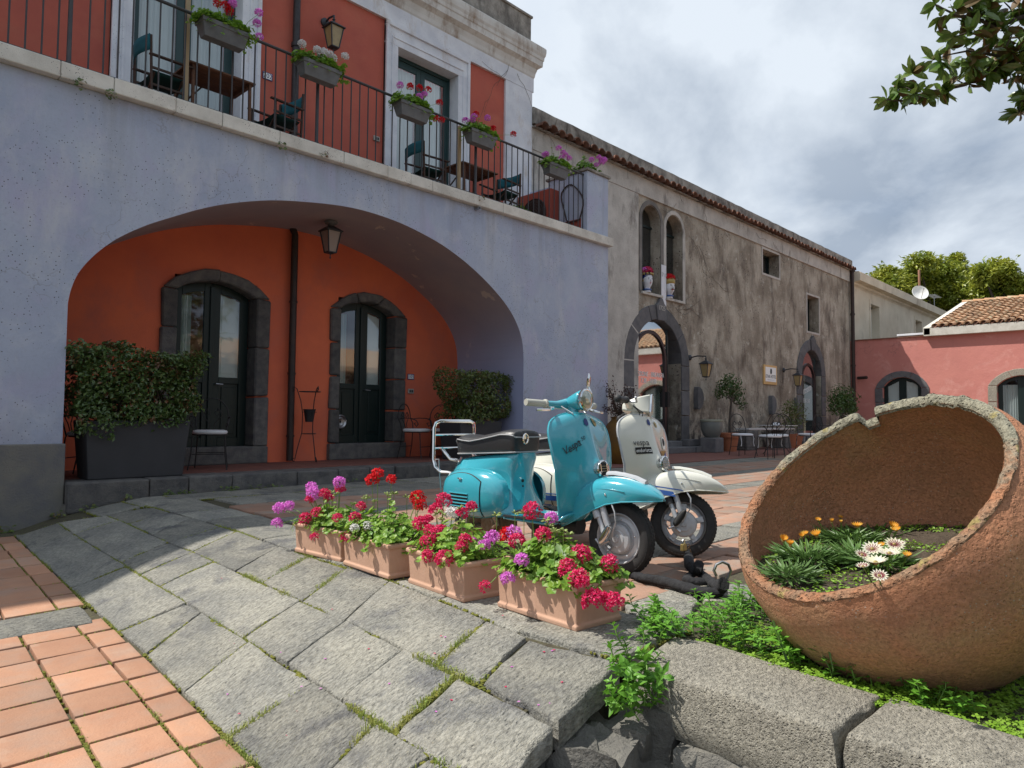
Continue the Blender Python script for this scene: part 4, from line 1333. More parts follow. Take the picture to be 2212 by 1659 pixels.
# ------------------------------------------------------------ lanterns
def lantern_body(t, c, s, lampm, base_up=True):
    """four-sided tapering lantern hanging with its top collar at c; s = height of the glazed part"""
    x, y, z = c
    def ringq(w, zz): return [V((x - w, y - w, zz)), V((x + w, y - w, zz)), V((x + w, y + w, zz)), V((x - w, y + w, zz))]
    wt, wb = s * .36, s * .21
    zt, zb = z - s * .38, z - s * 1.38
    mb = MB(); mb.loft([ringq(wt * .93, zt), ringq(wb * .93, zb)]); mb.build('lamp_glass', lampm, t)
    mb = MB()
    for i in range(4): mb.bar(ringq(wt, zt)[i], ringq(wb, zb)[i], s * .05, s * .05, up=(1, .3, 0))
    mb.loft([ringq(wt * 1.22, zt - .001), ringq(wt * 1.25, zt + s * .04), ringq(wt * .62, zt + s * .22), ringq(wt * .3, zt + s * .30)])
    mb.loft([ringq(wb * 1.12, zb), ringq(wb * 1.1, zb - s * .05), ringq(wb * .3, zb - s * .1)])
    mb.build('cage', m_lantern, t, bevel=s * .01)
    mb = MB(); mb.lathe([(s * .02, zb - s * .34), (s * .045, zb - s * .28), (s * .02, zb - s * .2), (s * .04, zb - s * .08)], 8, (x, y, 0)); mb.build('finial', m_lantern, t, smooth=True)
    mb = MB(); mb.lathe([(s * .12, z - s * .1), (s * .05, z), (s * .09, z + s * .08), (s * .03, z + s * .16), (s * .05, z + s * .2), (.002, z + s * .3)], 10, (x, y, 0)); mb.build('top_knob', m_lantern, t, smooth=True)


def wall_lantern(px, py, s, label, Yw=10.0, reach=.42, lampm=None):
    q = onY(px, py, Yw - reach)
    t = thing('wall_lantern', label, 'lantern', (q.x, Yw, q.z), 'lanterns on the walls round the square')
    lantern_body(t, (q.x, Yw - reach, q.z + s * .5), s, lampm or m_lamp)
    mb = MB(); ax = Matrix(((1, 0, 0), (0, 0, -1), (0, 1, 0)))
    mb.lathe([(s * .24, 0), (s * .24, .03), (s * .12, .06)], 12, (q.x - .0, Yw, q.z + s * .75), ax)
    mb.tube([(q.x, Yw - .04, q.z + s * .75), (q.x, Yw - reach * .5, q.z + s * .85), (q.x, Yw - reach, q.z + s * .78), (q.x, Yw - reach, q.z + s * .55)], s * .055, 6)
    mb.build('wall_bracket', m_lantern, t, smooth=True, ang=.7)
    return t


wall_lantern(721, 66, .31, 'dark wall lantern with amber glass on the red upper wall', reach=.28)
wall_lantern(1525, 790, .33, 'wall lantern with amber glass right of the breakfast door', reach=.5)
wall_lantern(1724, 814, .33, 'wall lantern with amber glass left of the restaurant door', reach=.5)
# hanging lantern in the arcade
q = onY(714, 522, 9.1)
t = thing('hanging_lantern', 'dark lantern hanging from the vault inside the arcade', 'lantern', (q.x, 9.1, q.z))
s = .30; lantern_body(t, (q.x, 9.1, q.z + .26), s, m_lamp2)
mb = MB(); zc_ = 3.735; mb.lathe([(.05, zc_ - .10), (.045, zc_ - .05), (.09, zc_ - .03), (.10, zc_)], 12, (q.x, 9.1, 0)); mb.tube([(q.x, 9.1, q.z + .28), (q.x, 9.1, zc_ - .08)], .018, 6)
mb.build('ceiling_rose', m_lava_b, t, smooth=True, ang=.7)

# ------------------------------------------------------------ cream house behind
bh = thing('cream_house', 'cream plastered flat-roofed house rising behind the pink wall', 'building', (38, 10, 0))
XE = 44.8
wb_ = []
for x0, x1, y0, y1 in ((1881, 1899, 658, 735), (1977, 1991, 691, 726)):
    a = onY(x0, (y0 + y1) / 2, 10); b = onY(x1, (y0 + y1) / 2, 10); wb_.append((a.x, b.x, 4.1 if x0 < 1900 else 4.2, onY((x0 + x1) / 2, y0 + 2, 10).z))
mb = MB(); holes(mb, 30.62, XE, 0, 6.5, wb_, P, 0, -.4); mb.add([(XE, 10, 0), (XE, 20, 0), (XE, 20, 6.5), (XE, 10, 6.5)], [(0, 1, 2, 3)])
mb.build('wall', m_beige, bh)
zc1 = onY(1842, 588, 9.6).z
cp = [(0, 6.45), (.03, 6.5), (.1, 6.55), (.12, 6.62), (.35, 6.66), (.36, 7.0), (.3, 7.04), (0, 7.06)]
sweep(cp, 30.7, XE, 10.0, 20).build('cornice', m_beige, bh)
mb = MB(); mb.box(30.7, XE - .1, 10.1, 20, 6.4, 7.0); mb.build('flat_roof', m_beige, bh)
for h in wb_:
    w = bpy.data.objects.new('window', None); COL.objects.link(w); w.parent = bh
    a, b, c, d = h
    mb = MB(); mb.add([P(a, c, -.32), P(b, c, -.32), P(b, d, -.32), P(a, d, -.32)], [(0, 1, 2, 3)]); mb.build('shutter', m_shutter, w)
    mb = MB(); mb.box((a + b) / 2 + .12, (a + b) / 2 + .17, 10.28, 10.33, c, d); mb.box(a, b, 10.28, 10.33, d - .08, d); mb.build('frame', m_green, w)
    mb = MB(); e = .18
    for bx in ((a - e, a, c, d + e), (b, b + e, c, d + e), (a, b, d, d + e)): mb.box(bx[0], bx[1], 9.98, 10.0, bx[2], bx[3])
    mb.build('plaster_border', m_beige, w)
q = onY(1986, 634, 10.6)
t = thing('satellite_dish', 'white satellite dish standing on the cream house roof', 'satellite dish', (q.x, 10.6, 7.0))
dv = V((-.75, -.6, .35)).normalized(); ax = dv.to_track_quat('Z', 'Y').to_matrix()
mb = MB(); rr = .43; mb.lathe([(.001, 0), (rr * .4, .02), (rr * .75, .06), (rr, .12), (rr * .98, .135), (rr * .74, .075), (.002, .02)], 22, q, ax, cap=False); mb.build('reflector', m_dish, t, smooth=True)
mb = MB(); mb.tube([(q.x + .1, 10.65, 7.0), (q.x + .06, 10.63, q.z)], .03, 6); mb.tube([q - ax @ V((0, .35, -.1)), q + dv * .5], .015, 5); mb.sphere(q + dv * .5, .05, 6, 4); mb.build('mast', m_steel, t)
q = onY(1986, 618, 13); q2 = onY(1985, 583, 13)
mb = MB(); mb.tube([(q.x, 13, 7), (q.x, 13, q2.z)], .075, 8); tag(mb.build('flue_pipe', m_mast, None, smooth=True, ang=.7), 'tall thin terracotta flue pipe behind the satellite dish', 'flue')
q = onY(2014, 655, 11.5)
mb = MB(); mb.lathe([(.5, 7.0), (.5, 7.45), (.42, 7.6), (.15, 7.66), (.15, 7.7)], 16, (q.x + .1, 11.5, 0)); tag(mb.build('water_tank', m_tank, None, smooth=True, ang=.6), 'round dark water tank on the cream house roof', 'water tank')
mb = MB(); q = onY(2018, 640, 11.8)
mb.tube([(q.x, 11.8, 7), (q.x, 11.8, q.z + .1)], .02, 5); mb.tube([(q.x - .9, 11.8, q.z), (q.x + .9, 11.8, q.z)], .014, 5)
for i in range(9): mb.tube([(q.x - .8 + i * .2, 11.55, q.z), (q.x - .8 + i * .2, 12.05, q.z)], .008, 4)
tag(mb.build('tv_antenna', m_steel, None), 'comb-like television antenna beside the satellite dish', 'antenna')

# ------------------------------------------------------------ pink house closing the square
pk = thing('pink_house', 'low pink house with a barrel-tiled roof closing the square', 'building', (30.5, 3, 0))
XP = 30.5


def PX(u, z, d): return V((XP - d, -u, z))     # u = -Y so that u grows to the right seen from the square


def yx(px, py, X=XP): return onX(px, py, X)


wins = []
for (xa, xb, yt, ys_) in ((1907, 1990, 815, 838), (2154, 2262, 811, 832)):
    a = yx(xa, 850).y; b = yx(xb, 850).y
    wins.append((-a, -b, 0.45, yx((xa + xb) / 2, ys_).z, yx((xa + xb) / 2, yt).z))
wins.append((-1.9, -.1, .45, wins[0][3], wins[0][4]))
ztop = 4.15
hs = [(w[0], w[1], w[2], w[4]) for w in wins]
mb = MB(); holes(mb, -10.0, 8.0, 0, ztop, hs, PX, 0, -.35)
for w in wins: arched(mb, PX, w[0], w[1], w[3], w[4] - .002, w[4], d1=-.35)
mb.build('wall', m_pink, pk)
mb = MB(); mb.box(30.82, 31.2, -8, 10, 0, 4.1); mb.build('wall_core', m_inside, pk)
y0 = yx(1996, 725, 30.35).y
mb = MB(); mb.box(30.44, 30.95, y0, 9.95, ztop, ztop + .03); mb.build('wall_coping', m_roofdark, pk)
for w in wins:
    c = bpy.data.objects.new('window_surround', None); COL.objects.link(c); c.parent = pk
    surround(c, PX, w[0], w[1], w[2], w[3], w[4] - w[3], .28, m_lava_b if w is wins[0] else m_kerb, df=.03, db=-.2, jambs=(3, 3), nv=3)
    A = arc2(w[0], w[1], w[3], w[4] - w[3], 14)

    def tf(u, A=A):
        for (a, b) in zip(A, A[1:]):
            if a[0] <= u <= b[0] + 1e-6: return a[1] + (b[1] - a[1]) * (u - a[0]) / (b[0] - a[0])
        return A[0][1]
    md = (w[0] + w[1]) / 2
    leaf(pk, PX, w[0] + .02, md, w[2], 0, .9, m_green, m_pane, d=-.15, st=.13, top=tf, back='shutter' if w is wins[0] else 'full', name='window')
    leaf(pk, PX, md, w[1] - .02, w[2], 0, .9, m_green, m_pane, d=-.15, st=.13, top=tf, back='shutter' if w is wins[0] else 'full', name='window')
# roof
zE = ztop + .28; ridge = onY(2079, 657, y0)
XR, ZR = ridge.x, ridge.z
if XR < 33: XR = 33.5
mb = MB(); mb.box(30.30, 30.62, -7, y0, ztop - .02, zE); mb.build('eaves_fascia', m_whitetrim, pk, bevel=.01)
mb = MB(); dz = (ZR - zE) / (XR - 30.35)
mb.prism([(30.30, y0 + .02, ztop + .02), (30.30, y0 + .02, zE + .02), (XR, y0 + .02, ZR + .1), (XR, y0 + .02, ZR - .3)], (0, -.24, 0)); mb.build('gable_coping', m_whitetrim, pk, bevel=.01)
mb = MB(); mb.add([(30.4, y0 - .1, zE - .02), (30.4, -7, zE - .02), (XR, -7, ZR - .02), (XR, y0 - .1, ZR - .02)], [(0, 1, 2, 3)]); mb.add([(XR, y0, ZR), (XR, -7, ZR), (XR + 4, -7, zE), (XR + 4, y0, zE)], [(0, 1, 2, 3)])
mb.add([(30.7, y0 - .05, 4), (XR + 4, y0 - .05, 4), (XR, y0 - .05, ZR - .05)], [(0, 1, 2)]); mb.build('roof_deck', m_roofdark, pk)
sl_ = math.hypot(XR - 30.35, ZR - zE); ncr = 12; ang_ = math.atan2(ZR - zE, XR - 30.35)
# barrel tile along +X (uphill), lower end wider
mb = MB(); vs = []; fs = []; Lt = sl_ / ncr * 1.18
for xx, rr, zz in ((0, .118, .035), (Lt, .098, .0)):
    for c_, s_ in ring: vs.append((xx, c_ * rr, s_ * rr + zz))
    for c_, s_ in ring: vs.append((xx, c_ * (rr - .018), s_ * (rr - .018) + zz))
fs = []
for j in range(K):
    fs += [(j, j + 1, m2 + j + 1, m2 + j), (K + 1 + j, m2 + K + 1 + j, m2 + K + 2 + j, K + 2 + j), (j, K + 1 + j, K + 2 + j, j + 1)]
mb.add(vs, fs); rme = mb.mesh('roof_tile', m_roof, True, ang=.9)
fartile = MB(); cnt = 0
yy = y0 - .38; col = 0
while yy > -6.9:
    for r in range(ncr):
        t_ = r / ncr; x = 30.28 + (XR - 30.35) * t_; z = zE + (ZR - zE) * t_ + .005
        if cnt < 290:
            inst('roof_tile', rme, pk, (x, yy + U(-.012, .012), z + U(-.006, .006)), rot=(0, -ang_, U(-.03, .03))); cnt += 1
        else:
            M = Matrix.Translation((x, yy + U(-.012, .012), z)) @ Matrix.Rotation(-ang_, 4, 'Y')
            b_ = len(fartile.v); fartile.add([M @ V(v) for v in vs], fs)
    yy -= .262
stuff(fartile.build('roof_tile', m_roof, pk, smooth=True, ang=.9))
yy = y0
mb = MB()
for i in range(34): mb.tube([(XR, yy - i * .42, ZR + .07), (XR, yy - i * .42 - .44, ZR + .05)], [.12, .10], 8)
stuff(mb.build('ridge_tile', m_roof, pk, smooth=True, ang=.8))
q = yx(1975, 728)
mb = MB(); mb.box(30.45, 30.75, q.y - .55, q.y + .6, ztop + .06, ztop + .14); tag(mb.build('white_board', m_white, None, bevel=.01), 'white board lying on top of the pink wall', 'board')
# a further wing on the near side of the square, out of the photograph, seen only in the panes
wg = thing('garden_wing', 'low white-eaved wing on the open side of the square', 'building', (18, -14, 0))
mb = MB(); mb.box(15, 30, -18, -14, 0, 3.4); mb.build('wall', m_beige, wg)
mb = MB(); mb.prism([(14.6, -13.5, 3.4), (14.6, -13.5, 3.7), (14.6, -16.5, 5.0), (14.6, -18.5, 3.4)], (16, 0, 0)); mb.build('roof', m_roof, wg)
# ------------------------------------------------------------ motor scooters (built facing +x, then turned)
def crv(tab, x):
    if x <= tab[0][0]: return tab[0][1]
    for (a, b), (c, d) in zip(tab, tab[1:]):
        if x <= c:
            t = (x - a) / (c - a); return b + (d - b) * t
    return tab[-1][1]


def subd(o, lv=2):
    m = o.modifiers.new('sub', 'SUBSURF'); m.levels = lv; m.render_levels = lv; return o


def solid(o, t):
    m = o.modifiers.new('thick', 'SOLIDIFY'); m.thickness = t; m.offset = 0; return o


def rotax(A, d, ang):
    return Matrix.Translation(A) @ Matrix.Rotation(ang, 4, d) @ Matrix.Translation(-V(A))


def make_scooter(loc, rz, paint, label, white=False, steer=0.0):
    t = thing('motor_scooter', label, 'scooter', (0, 0, 0))
    ST = rotax(V((-.34, 0, .9)), V((-.37, 0, .93)).normalized(), steer)
    trim = m_steel if not white else m_cream

    def S(mb, name, m, smooth=True, parent=t, **k):      # steering part
        mb.xf(ST); return mb.build(name, m, parent, smooth=smooth, **k)
    # ---- rear bodywork
    T = [(-1.275, .38), (-1.25, .455), (-1.20, .52), (-1.14, .572), (-1.06, .605), (-.9, .622), (-.7, .64), (-.55, .655), (-.49, .66), (-.475, .655)]
    B = [(-1.275, .29), (-1.2, .262), (-1.0, .25), (-.8, .245), (-.6, .245), (-.475, .27)]
    WB = [(-1.275, .03), (-1.24, .12), (-1.15, .18), (-1.0, .205), (-.8, .20), (-.62, .205), (-.54, .20), (-.475, .13)]
    WM = [(-1.275, .05), (-1.24, .13), (-1.15, .185), (-1.0, .205), (-.85, .175), (-.72, .135), (-.6, .112), (-.54, .108), (-.49, .10), (-.475, .085)]
    WT = [(-1.275, .03), (-1.24, .07), (-1.15, .10), (-1.0, .12), (-.8, .125), (-.6, .12), (-.53, .115), (-.475, .09)]
    rings = []
    for x in (-1.275, -1.26, -1.235, -1.19, -1.13, -1.06, -.98, -.9, -.82, -.74, -.67, -.61, -.56, -.52, -.49, -.475):
        tt, b, wb, wm, wt = crv(T, x), crv(B, x), crv(WB, x), crv(WM, x), crv(WT, x)
        h = tt - b
        half = [(0, b), (wb * .7, b), (wb, b + .008), (wb * .985, b + h * .12), (wb * .6 + wm * .4, b + h * .30), (wm, b + h * .5), (wm * .6 + wt * .4, b + h * .72), (wt, tt - .05), (wt * .92, tt - .012), (wt * .5, tt)]
        x0_ = x; x = -1.385 + (x + 1.275) * .875
        def sh(z): return -.055 * max(0, (x0_ + .80) / .325) ** 1.5 * math.exp(-((z - .48) / .13) ** 2) + .05 * max(0, (x0_ + .85) / .375) ** 1.6 * math.exp(-(z - .245) / .035)
        rings.append([V((x + sh(z), y, z)) for y, z in half] + [V((x + sh(tt), 0, tt))] + [V((x + sh(z), -y, z)) for y, z in reversed(half[1:])])
    mb = MB(); mb.loft(rings); subd(mb.build('rear_body', paint, t, smooth=True), 2)

    # side blisters with the engine door
    def SB(x, z, sgn=-1, off=0.0):
        dx = (x + .995) / .285; dz = (z - .378) / (.165 if z > .378 else .150)
        q = 1 - abs(dx) ** 2.7 - abs(dz) ** 2.7
        return V((x, sgn * (.155 + .112 * max(0, q) ** .42 + off), z))
    for sgn in (-1, 1):
        mb = MB(); n = 30; rr = [0, .3, .5, .65, .76, .85, .91, .955, .985, 1.0]
        for r in rr[1:]:
            for i in range(n):
                a = 2 * pi * i / n; ca, sa = math.cos(a), math.sin(a)
                k = (abs(ca) ** 2.7 + abs(sa) ** 2.7) ** (-1 / 2.7)
                mb.v.append(tuple(SB(-.995 + .285 * r * k * ca, .378 + (.165 if sa > 0 else .150) * r * k * sa, sgn)))
        mb.v.append(tuple(SB(-.995, .378, sgn))); c0 = len(mb.v) - 1
        for r in range(len(rr) - 2):
            for i in range(n): mb.f.append((r * n + i, r * n + (i + 1) % n, (r + 1) * n + (i + 1) % n, (r + 1) * n + i)); mb.mi.append(0)
        for i in range(n): mb.f.append((i, (i + 1) % n, c0)); mb.mi.append(0)
        mb.build('side_blister', paint, t, smooth=True, ang=1.2)

    def patch(x0, x1, z0, z1, off, r=.05):
        mb = MB(); nx, nz = 16, 12
        def f(u, v):
            x = x0 + (x1 - x0) * u; e = abs(u - .5) * 2
            top = z1 - .045 * e ** 2.2
            z = z0 + (top - z0) * v
            return SB(x, z, -1, off)
        mb.grid(nx, nz, f); return mb
    patch(-1.212, -.858, .250, .517, .0022).build('cover_gap', m_black, t, smooth=True)
    cov = patch(-1.207, -.863, .254, .513, .0045).build('engine_cover', paint, t, smooth=True)
    for i in range(5):
        z = .293 + i * .0205
        mb = MB(); mb.grid(8, 2, lambda u, v: SB(-1.125 + .165 * u, z + .011 * v, -1, .0062)); mb.build('louvre_slot', m_black, cov, smooth=True)
        mb = MB(); mb.tube([SB(-1.129 + .173 * k / 6, z + .0135, -1, .007) for k in range(7)], .0042, 6); mb.build('louvre', paint, cov, smooth=True)
    mb = MB(); p = SB(-1.035, .478, -1, .012); mb.sphere(p, .009, 8, 6, (1.4, 1, 1)); mb.tube([p, p + V((-.02, -.004, .004))], .004, 5); mb.build('cover_catch', m_chrome, cov, smooth=True)
    # number: saddle hump lock, fuel taps
    for z in (.475, .440):
        mb = MB(); mb.sphere((-.712, -.035, z), .010, 8, 6); mb.build('lock', m_black, t, smooth=True)
    if white:
        for (x0, x1, z0, z1) in ((-1.20, -.87, .262, .272), (-.93, -.76, .30, .335), (-.93, -.76, .343, .350)):
            mb = MB(); mb.grid(10, 2, lambda u, v: SB(x0 + (x1 - x0) * u, z0 + (z1 - z0) * v, -1, .006)); mb.build('side_stripe', m_stripe, t, smooth=True)
    # ---- seat
    rings = []
    for x, zt, w in ((-1.205, .705, .07), (-1.19, .735, .10), (-1.15, .748, .125), (-1.08, .742, .138), (-1.0, .738, .142), (-.9, .752, .142), (-.78, .772, .14), (-.70, .787, .136), (-.625, .787, .131), (-.592, .782, .122), (-.582, .772, .108)):
        b = .618 + (x + 1.2) * .05; x = -1.265 + (x + 1.205) * .905
        half = [(0, b), (w * .85, b), (w * .95, b + .01), (w, (b + zt) / 2), (w * 1.02, zt - .028), (w * .9, zt - .006), (w * .45, zt + .006)]
        rings.append([V((x, y, z)) for y, z in half] + [V((x, 0, zt + .008))] + [V((x, -y, z)) for y, z in reversed(half[1:])])
    mb = MB(); mb.loft(rings); se = mb.build('seat', m_seat, t, smooth=True); subd(se, 1)
    mb = MB(); top = [r[4] + V((0, .003, .0)) for r in rings]; bot = [r[-4] + V((0, -.003, 0)) for r in reversed(rings)]
    mb.tube(top + bot, .0045, 6, closed=True); mb.build('piping', m_piping, se, smooth=True)
    mb = MB(); lo = [r[1] + V((0, .006, .004)) for r in rings]; lo2 = [r[-1] + V((0, -.006, .004)) for r in reversed(rings)]
    mb.tube(lo + lo2, .005, 6, closed=True); mb.build('lower_piping', m_piping, se, smooth=True)
    mb = MB(); c = V((-.692, -.045, .735)); mb.tube([c + V((.012, .022 * math.cos(a), .030 * math.sin(a))) for a in [i * pi / 8 for i in range(16)]], .0055, 6, closed=True); mb.box(c.x - .005, c.x + .008, c.y - .012, c.y + .012, c.z - .002, c.z + .03); mb.build('strap_hook', m_chrome, se, smooth=True)
    # ---- floor
    mb = MB(); mb.grid(12, 9, lambda u, v: V((-.70 + .46 * u, -.215 + .43 * v, .262 + .016 * (1 - (2 * v - 1) ** 6) + (.05 * max(0, (u - .8) * 5) ** 2) + .022 * math.exp(-((2 * v - 1) * 4) ** 2)))); solid(mb.build('floorboard', paint, t, smooth=True), .012)
    mb = MB()
    for s in (-1, 1):
        for i in range(6): mb.bar((-.50 + 0.0, s * (.06 + i * .023), .292), (-.28, s * (.06 + i * .023), .292), .013, .008)
        mb.bar((-.70, s * .212, .278), (-.26, s * .218, .285), .018, .012)
        for i in range(5): mb.bar((-.64, s * (.09 + i * .022), .285 + .03 - i * .002), (-.50, s * (.07 + i * .022), .292), .012, .008)
    mb.build('rubber_runners', m_rubber, t)
    # ---- legshield
    WL = [(0, .16), (.06, .205), (.2, .225), (.4, .245), (.6, .268), (.75, .28), (.85, .272), (.91, .25), (.95, .21), (.98, .155), (1, .09)]
    X0 = [(0, -.335), (.05, -.30), (.12, -.275), (.3, -.245), (.5, -.235), (.7, -.255), (.85, -.28), (1, -.31)]

    def LS(s, tt, off=0.0):
        w = crv(WL, tt); z = .268 + .622 * tt
        hump = .085 * math.exp(-(s * w / .065) ** 2) * crv([(0, .2), (.15, .55), (.38, 1.0), (.5, .95), (.58, .55), (.75, .28), (1, .18)], tt)
        return V((crv(X0, tt) + .028 - .05 * abs(s) ** 2.2 * min(1, tt * 3) + hump + off, s * w, z))
    ts = [0, .03, .06, .1, .15, .2, .3, .4, .5, .6, .7, .78, .84, .88, .915, .945, .97, .985, 1]
    ss = [-1, -.93, -.8, -.65, -.5, -.38, -.28, -.2, -.12, -.05, 0, .05, .12, .2, .28, .38, .5, .65, .8, .93, 1]
    mb = MB(); k = len(ss)
    mb.v = [tuple(LS(s, q)) for q in ts for s in ss]
    for i in range(len(ts) - 1):
        for j in range(k - 1): mb.f.append((i * k + j, i * k + j + 1, (i + 1) * k + j + 1, (i + 1) * k + j)); mb.mi.append(0)
    ls = mb.build('leg_shield', paint, t, smooth=True); subd(ls, 1); solid(ls, .007)
    mb = MB(); edge = [LS(-1, q) for q in ts] + [LS(s, 1) for s in ss[1:-1]] + [LS(1, q) for q in reversed(ts)]
    mb.tube(edge, .0075, 6); mb.build('edge_trim', paint if not white else m_alu, t, smooth=True)
    # horn cover
    c = LS(.0, .50); nrm = V((1, 0, .16)).normalized(); ax = nrm.to_track_quat('Z', 'Y').to_matrix()
    c = c + V((.0, 0, .0))
    mb = MB(); mb.lathe([(.046, -.03), (.052, .0), (.05, .010), (.042, .012), (.040, .006), (.001, .008)], 24, c, ax); hc = mb.build('horn_cover', m_chrome, t, smooth=True, ang=.6)
    mb = MB(); mb.lathe([(.001, .0085), (.039, .0065)], 20, c, ax); mb.build('horn_mesh', m_black, hc)
    mb = MB()
    for i in range(-2, 3):
        y = i * .014; l = math.sqrt(.038 ** 2 - y * y)
        if white or i in (-2, 2): mb.bar(c + ax @ V((y, -l, .011)), c + ax @ V((y, l, .011)), .0045, .003)
        if white or i in (-1, 0, 1): mb.bar(c + ax @ V((-l, y, .011)), c + ax @ V((l, y, .011)), .0045, .003)
    mb.build('horn_bars', m_chrome, hc)
    # emblems and stickers
    def on_ls(s, tt): p = LS(s, tt); return p + V((.0045, 0, 0))

    def curved_text(tx, size, s0, t0, rot, m, name, sx=1.0, shear=.2, off=.009):
        q = text_mb(tx, size); ca, sa = math.cos(rot), math.sin(rot)
        out = []
        for v in q.v:
            a = v[0] * sx + v[1] * shear; b = v[1]
            y = a * ca - b * sa; z = a * sa + b * ca
            tt = t0 + z / .622; s = s0 + y / crv(WL, tt)
            p = LS(s, tt, off); out.append(tuple(p))
        q.v = out; return q.build(name, m, ls)

    def sticker(s0, t0, w, h, m, name, rot=0.0, rnd=False, off=.0085):
        pts = []
        n = 20 if rnd else 4
        mb = MB()
        if rnd:
            for i in range(n):
                a = 2 * pi * i / n; y, z = w / 2 * math.cos(a), h / 2 * math.sin(a)
                mb.v.append(tuple(LS(s0 + y / crv(WL, t0), t0 + z / .622, off)))
            mb.f.append(tuple(range(n))); mb.mi.append(0)
        else:
            def f(u, v):
                y, z = (u - .5) * w, (v - .5) * h
                y, z = y * math.cos(rot) - z * math.sin(rot), y * math.sin(rot) + z * math.cos(rot)
                tt = t0 + z / .622
                return LS(s0 + y / crv(WL, tt), tt, off)
            mb.grid(8, 4, f)
        return mb.build(name, m, ls)
    if not white:
        curved_text('Vespa', .064, -.52, .70, .42, m_ink, 'emblem', shear=.25, sx=.95)
        curved_text('50', .030, -.20, .775, .42, m_ink, 'emblem', shear=.25)
        mb = MB(); mb.tube([LS(-.70 + .42 * i / 8, .64 + .115 * i / 8, .009) for i in range(9)], .0018, 4); mb.build('emblem_underline', m_ink, ls)
        mb = MB(); hexp = [(s, z) for s, z in ((0, .024), (.019, .012), (.019, -.012), (0, -.024), (-.019, -.012), (-.019, .012))]
        mb.v = [tuple(LS(-.02 + a / .25, .925 + b / .622, .008)) for a, b in hexp]; mb.f = [(0, 1, 2, 3, 4, 5)]; mb.mi = [0]; mb.build('badge', m_inkblue, ls)
        sticker(.42, .925, .042, .05, m_gold, 'round_sticker', rnd=True); curved_text('TOSI', .017, .42, .925, 0, m_ink, 'lettering', shear=0, off=.0112)
    else:
        curved_text('vespa', .056, -.42, .715, .0, m_ink, 'lettering', shear=.1, sx=1.05)
        sticker(-.40, .635, .125, .042, m_black, 'black_sticker', rot=.02); curved_text('endurista', .034, -.40, .636, .02, m_paper, 'lettering', shear=.15, off=.0112, sx=.95)
        mb = MB(); hexp = [(0, .022), (.017, .011), (.017, -.011), (0, -.022), (-.017, -.011), (-.017, .011)]
        mb.v = [tuple(LS(-.02 + a / .25, .925 + b / .622, .008)) for a, b in hexp]; mb.f = [(0, 1, 2, 3, 4, 5)]; mb.mi = [0]; mb.build('badge', m_inkblue, ls)
        sticker(.42, .90, .034, .04, m_gold, 'round_sticker', rnd=True)
        sticker(.60, .70, .062, .085, m_paper, 'white_sticker', rnd=True); sticker(.60, .71, .036, .05, m_ink, 'sticker_figure', rnd=True, off=.0105)
        sticker(.42, .565, .13, .072, m_gold, 'gold_plate', rot=-.03, off=.012)
        for i in range(5): sticker(.30 - .0 * i, .545 + i * .012, .04 + .01 * (i % 2), .003, m_ink, 'print_line', rot=-.03, off=.014)
        sticker(.60, .565, .035, .035, m_stripe, 'print_emblem', rot=.7, off=.014)
    # ---- front mudguard
    st_ = [((.265, .436), (.265, .431), .010), ((.240, .466), (.222, .425), .052), ((.185, .503), (.15, .421), .084), ((.095, .535), (.065, .414), .104), ((-.015, .548), (-.03, .394), .112),
           ((-.115, .538), (-.12, .354), .114), ((-.205, .497), (-.21, .305), .110), ((-.285, .418), (-.285, .265), .102), ((-.34, .325), (-.33, .247), .09), ((-.368, .255), (-.36, .240), .07)]
    prof = [(0, 1.0), (.25, 1.03), (.5, 1.03), (.72, .97), (.88, .80), (.97, .48), (1, 0)]
    rings = []
    for (tp, lp, w) in st_:
        h = [(V((lp[0] + (tp[0] - lp[0]) * q, w * f, lp[1] + (tp[1] - lp[1]) * q))) for q, f in prof]
        rings.append(h + [V((p.x, -p.y, p.z)) for p in reversed(h[:-1])])
    mb = MB(); k = len(rings[0]); mb.v = [tuple(p) for r in rings for p in r]
    for i in range(len(rings) - 1):
        for j in range(k - 1): mb.f.append((i * k + j, i * k + j + 1, (i + 1) * k + j + 1, (i + 1) * k + j)); mb.mi.append(0)
    fd = S(mb, 'front_mudguard', paint); subd(fd, 2); solid(fd, .005)
    for side in (0, -1):
        mb = MB(); mb.tube([r[side] for r in rings], .0048, 6); S(mb, 'mudguard_edge', paint, parent=fd)
    mb = MB(); cr = [(.16, .520), (.10, .541), (.03, .553), (-.04, .559), (-.09, .556)]
    rr_ = [[V((x, y, z + dz)) for y, dz in ((-.022, -.008), (-.018, .004), (0, .012), (.018, .004), (.022, -.008), (0, -.012))] for x, z in cr]
    mb.loft(rr_); S(mb, 'mudguard_crest', m_alu if not white else paint, parent=fd)
    for sx_ in (-.03,):
        mb = MB(); mb.sphere((sx_, -.1155, .447), .008, 8, 6); S(mb, 'bolt', m_chrome, parent=fd)
    mb = MB(); mb.tube([V((.085 - .22 * i / 8, -.1085 - .006 * math.sin(pi * i / 8), .470 + .008 * math.sin(pi * i / 8))) for i in range(9)], .0028, 5)
    S(mb, 'pressed_rib', paint, parent=fd)
    if white:
        for zz, hh, x0, x1 in ((.372, .030, -.235, -.06), (.412, .008, -.225, -.01)):
            mb = MB(); mb.grid(10, 2, lambda u, v: V((x0 + (x1 - x0) * (u if v < .5 else u * .9), -.1195 + .006 * abs(u - .6), zz + hh * v * (1 - .0 * u) - .012 * u))); S(mb, 'stripe', m_stripe, parent=fd)
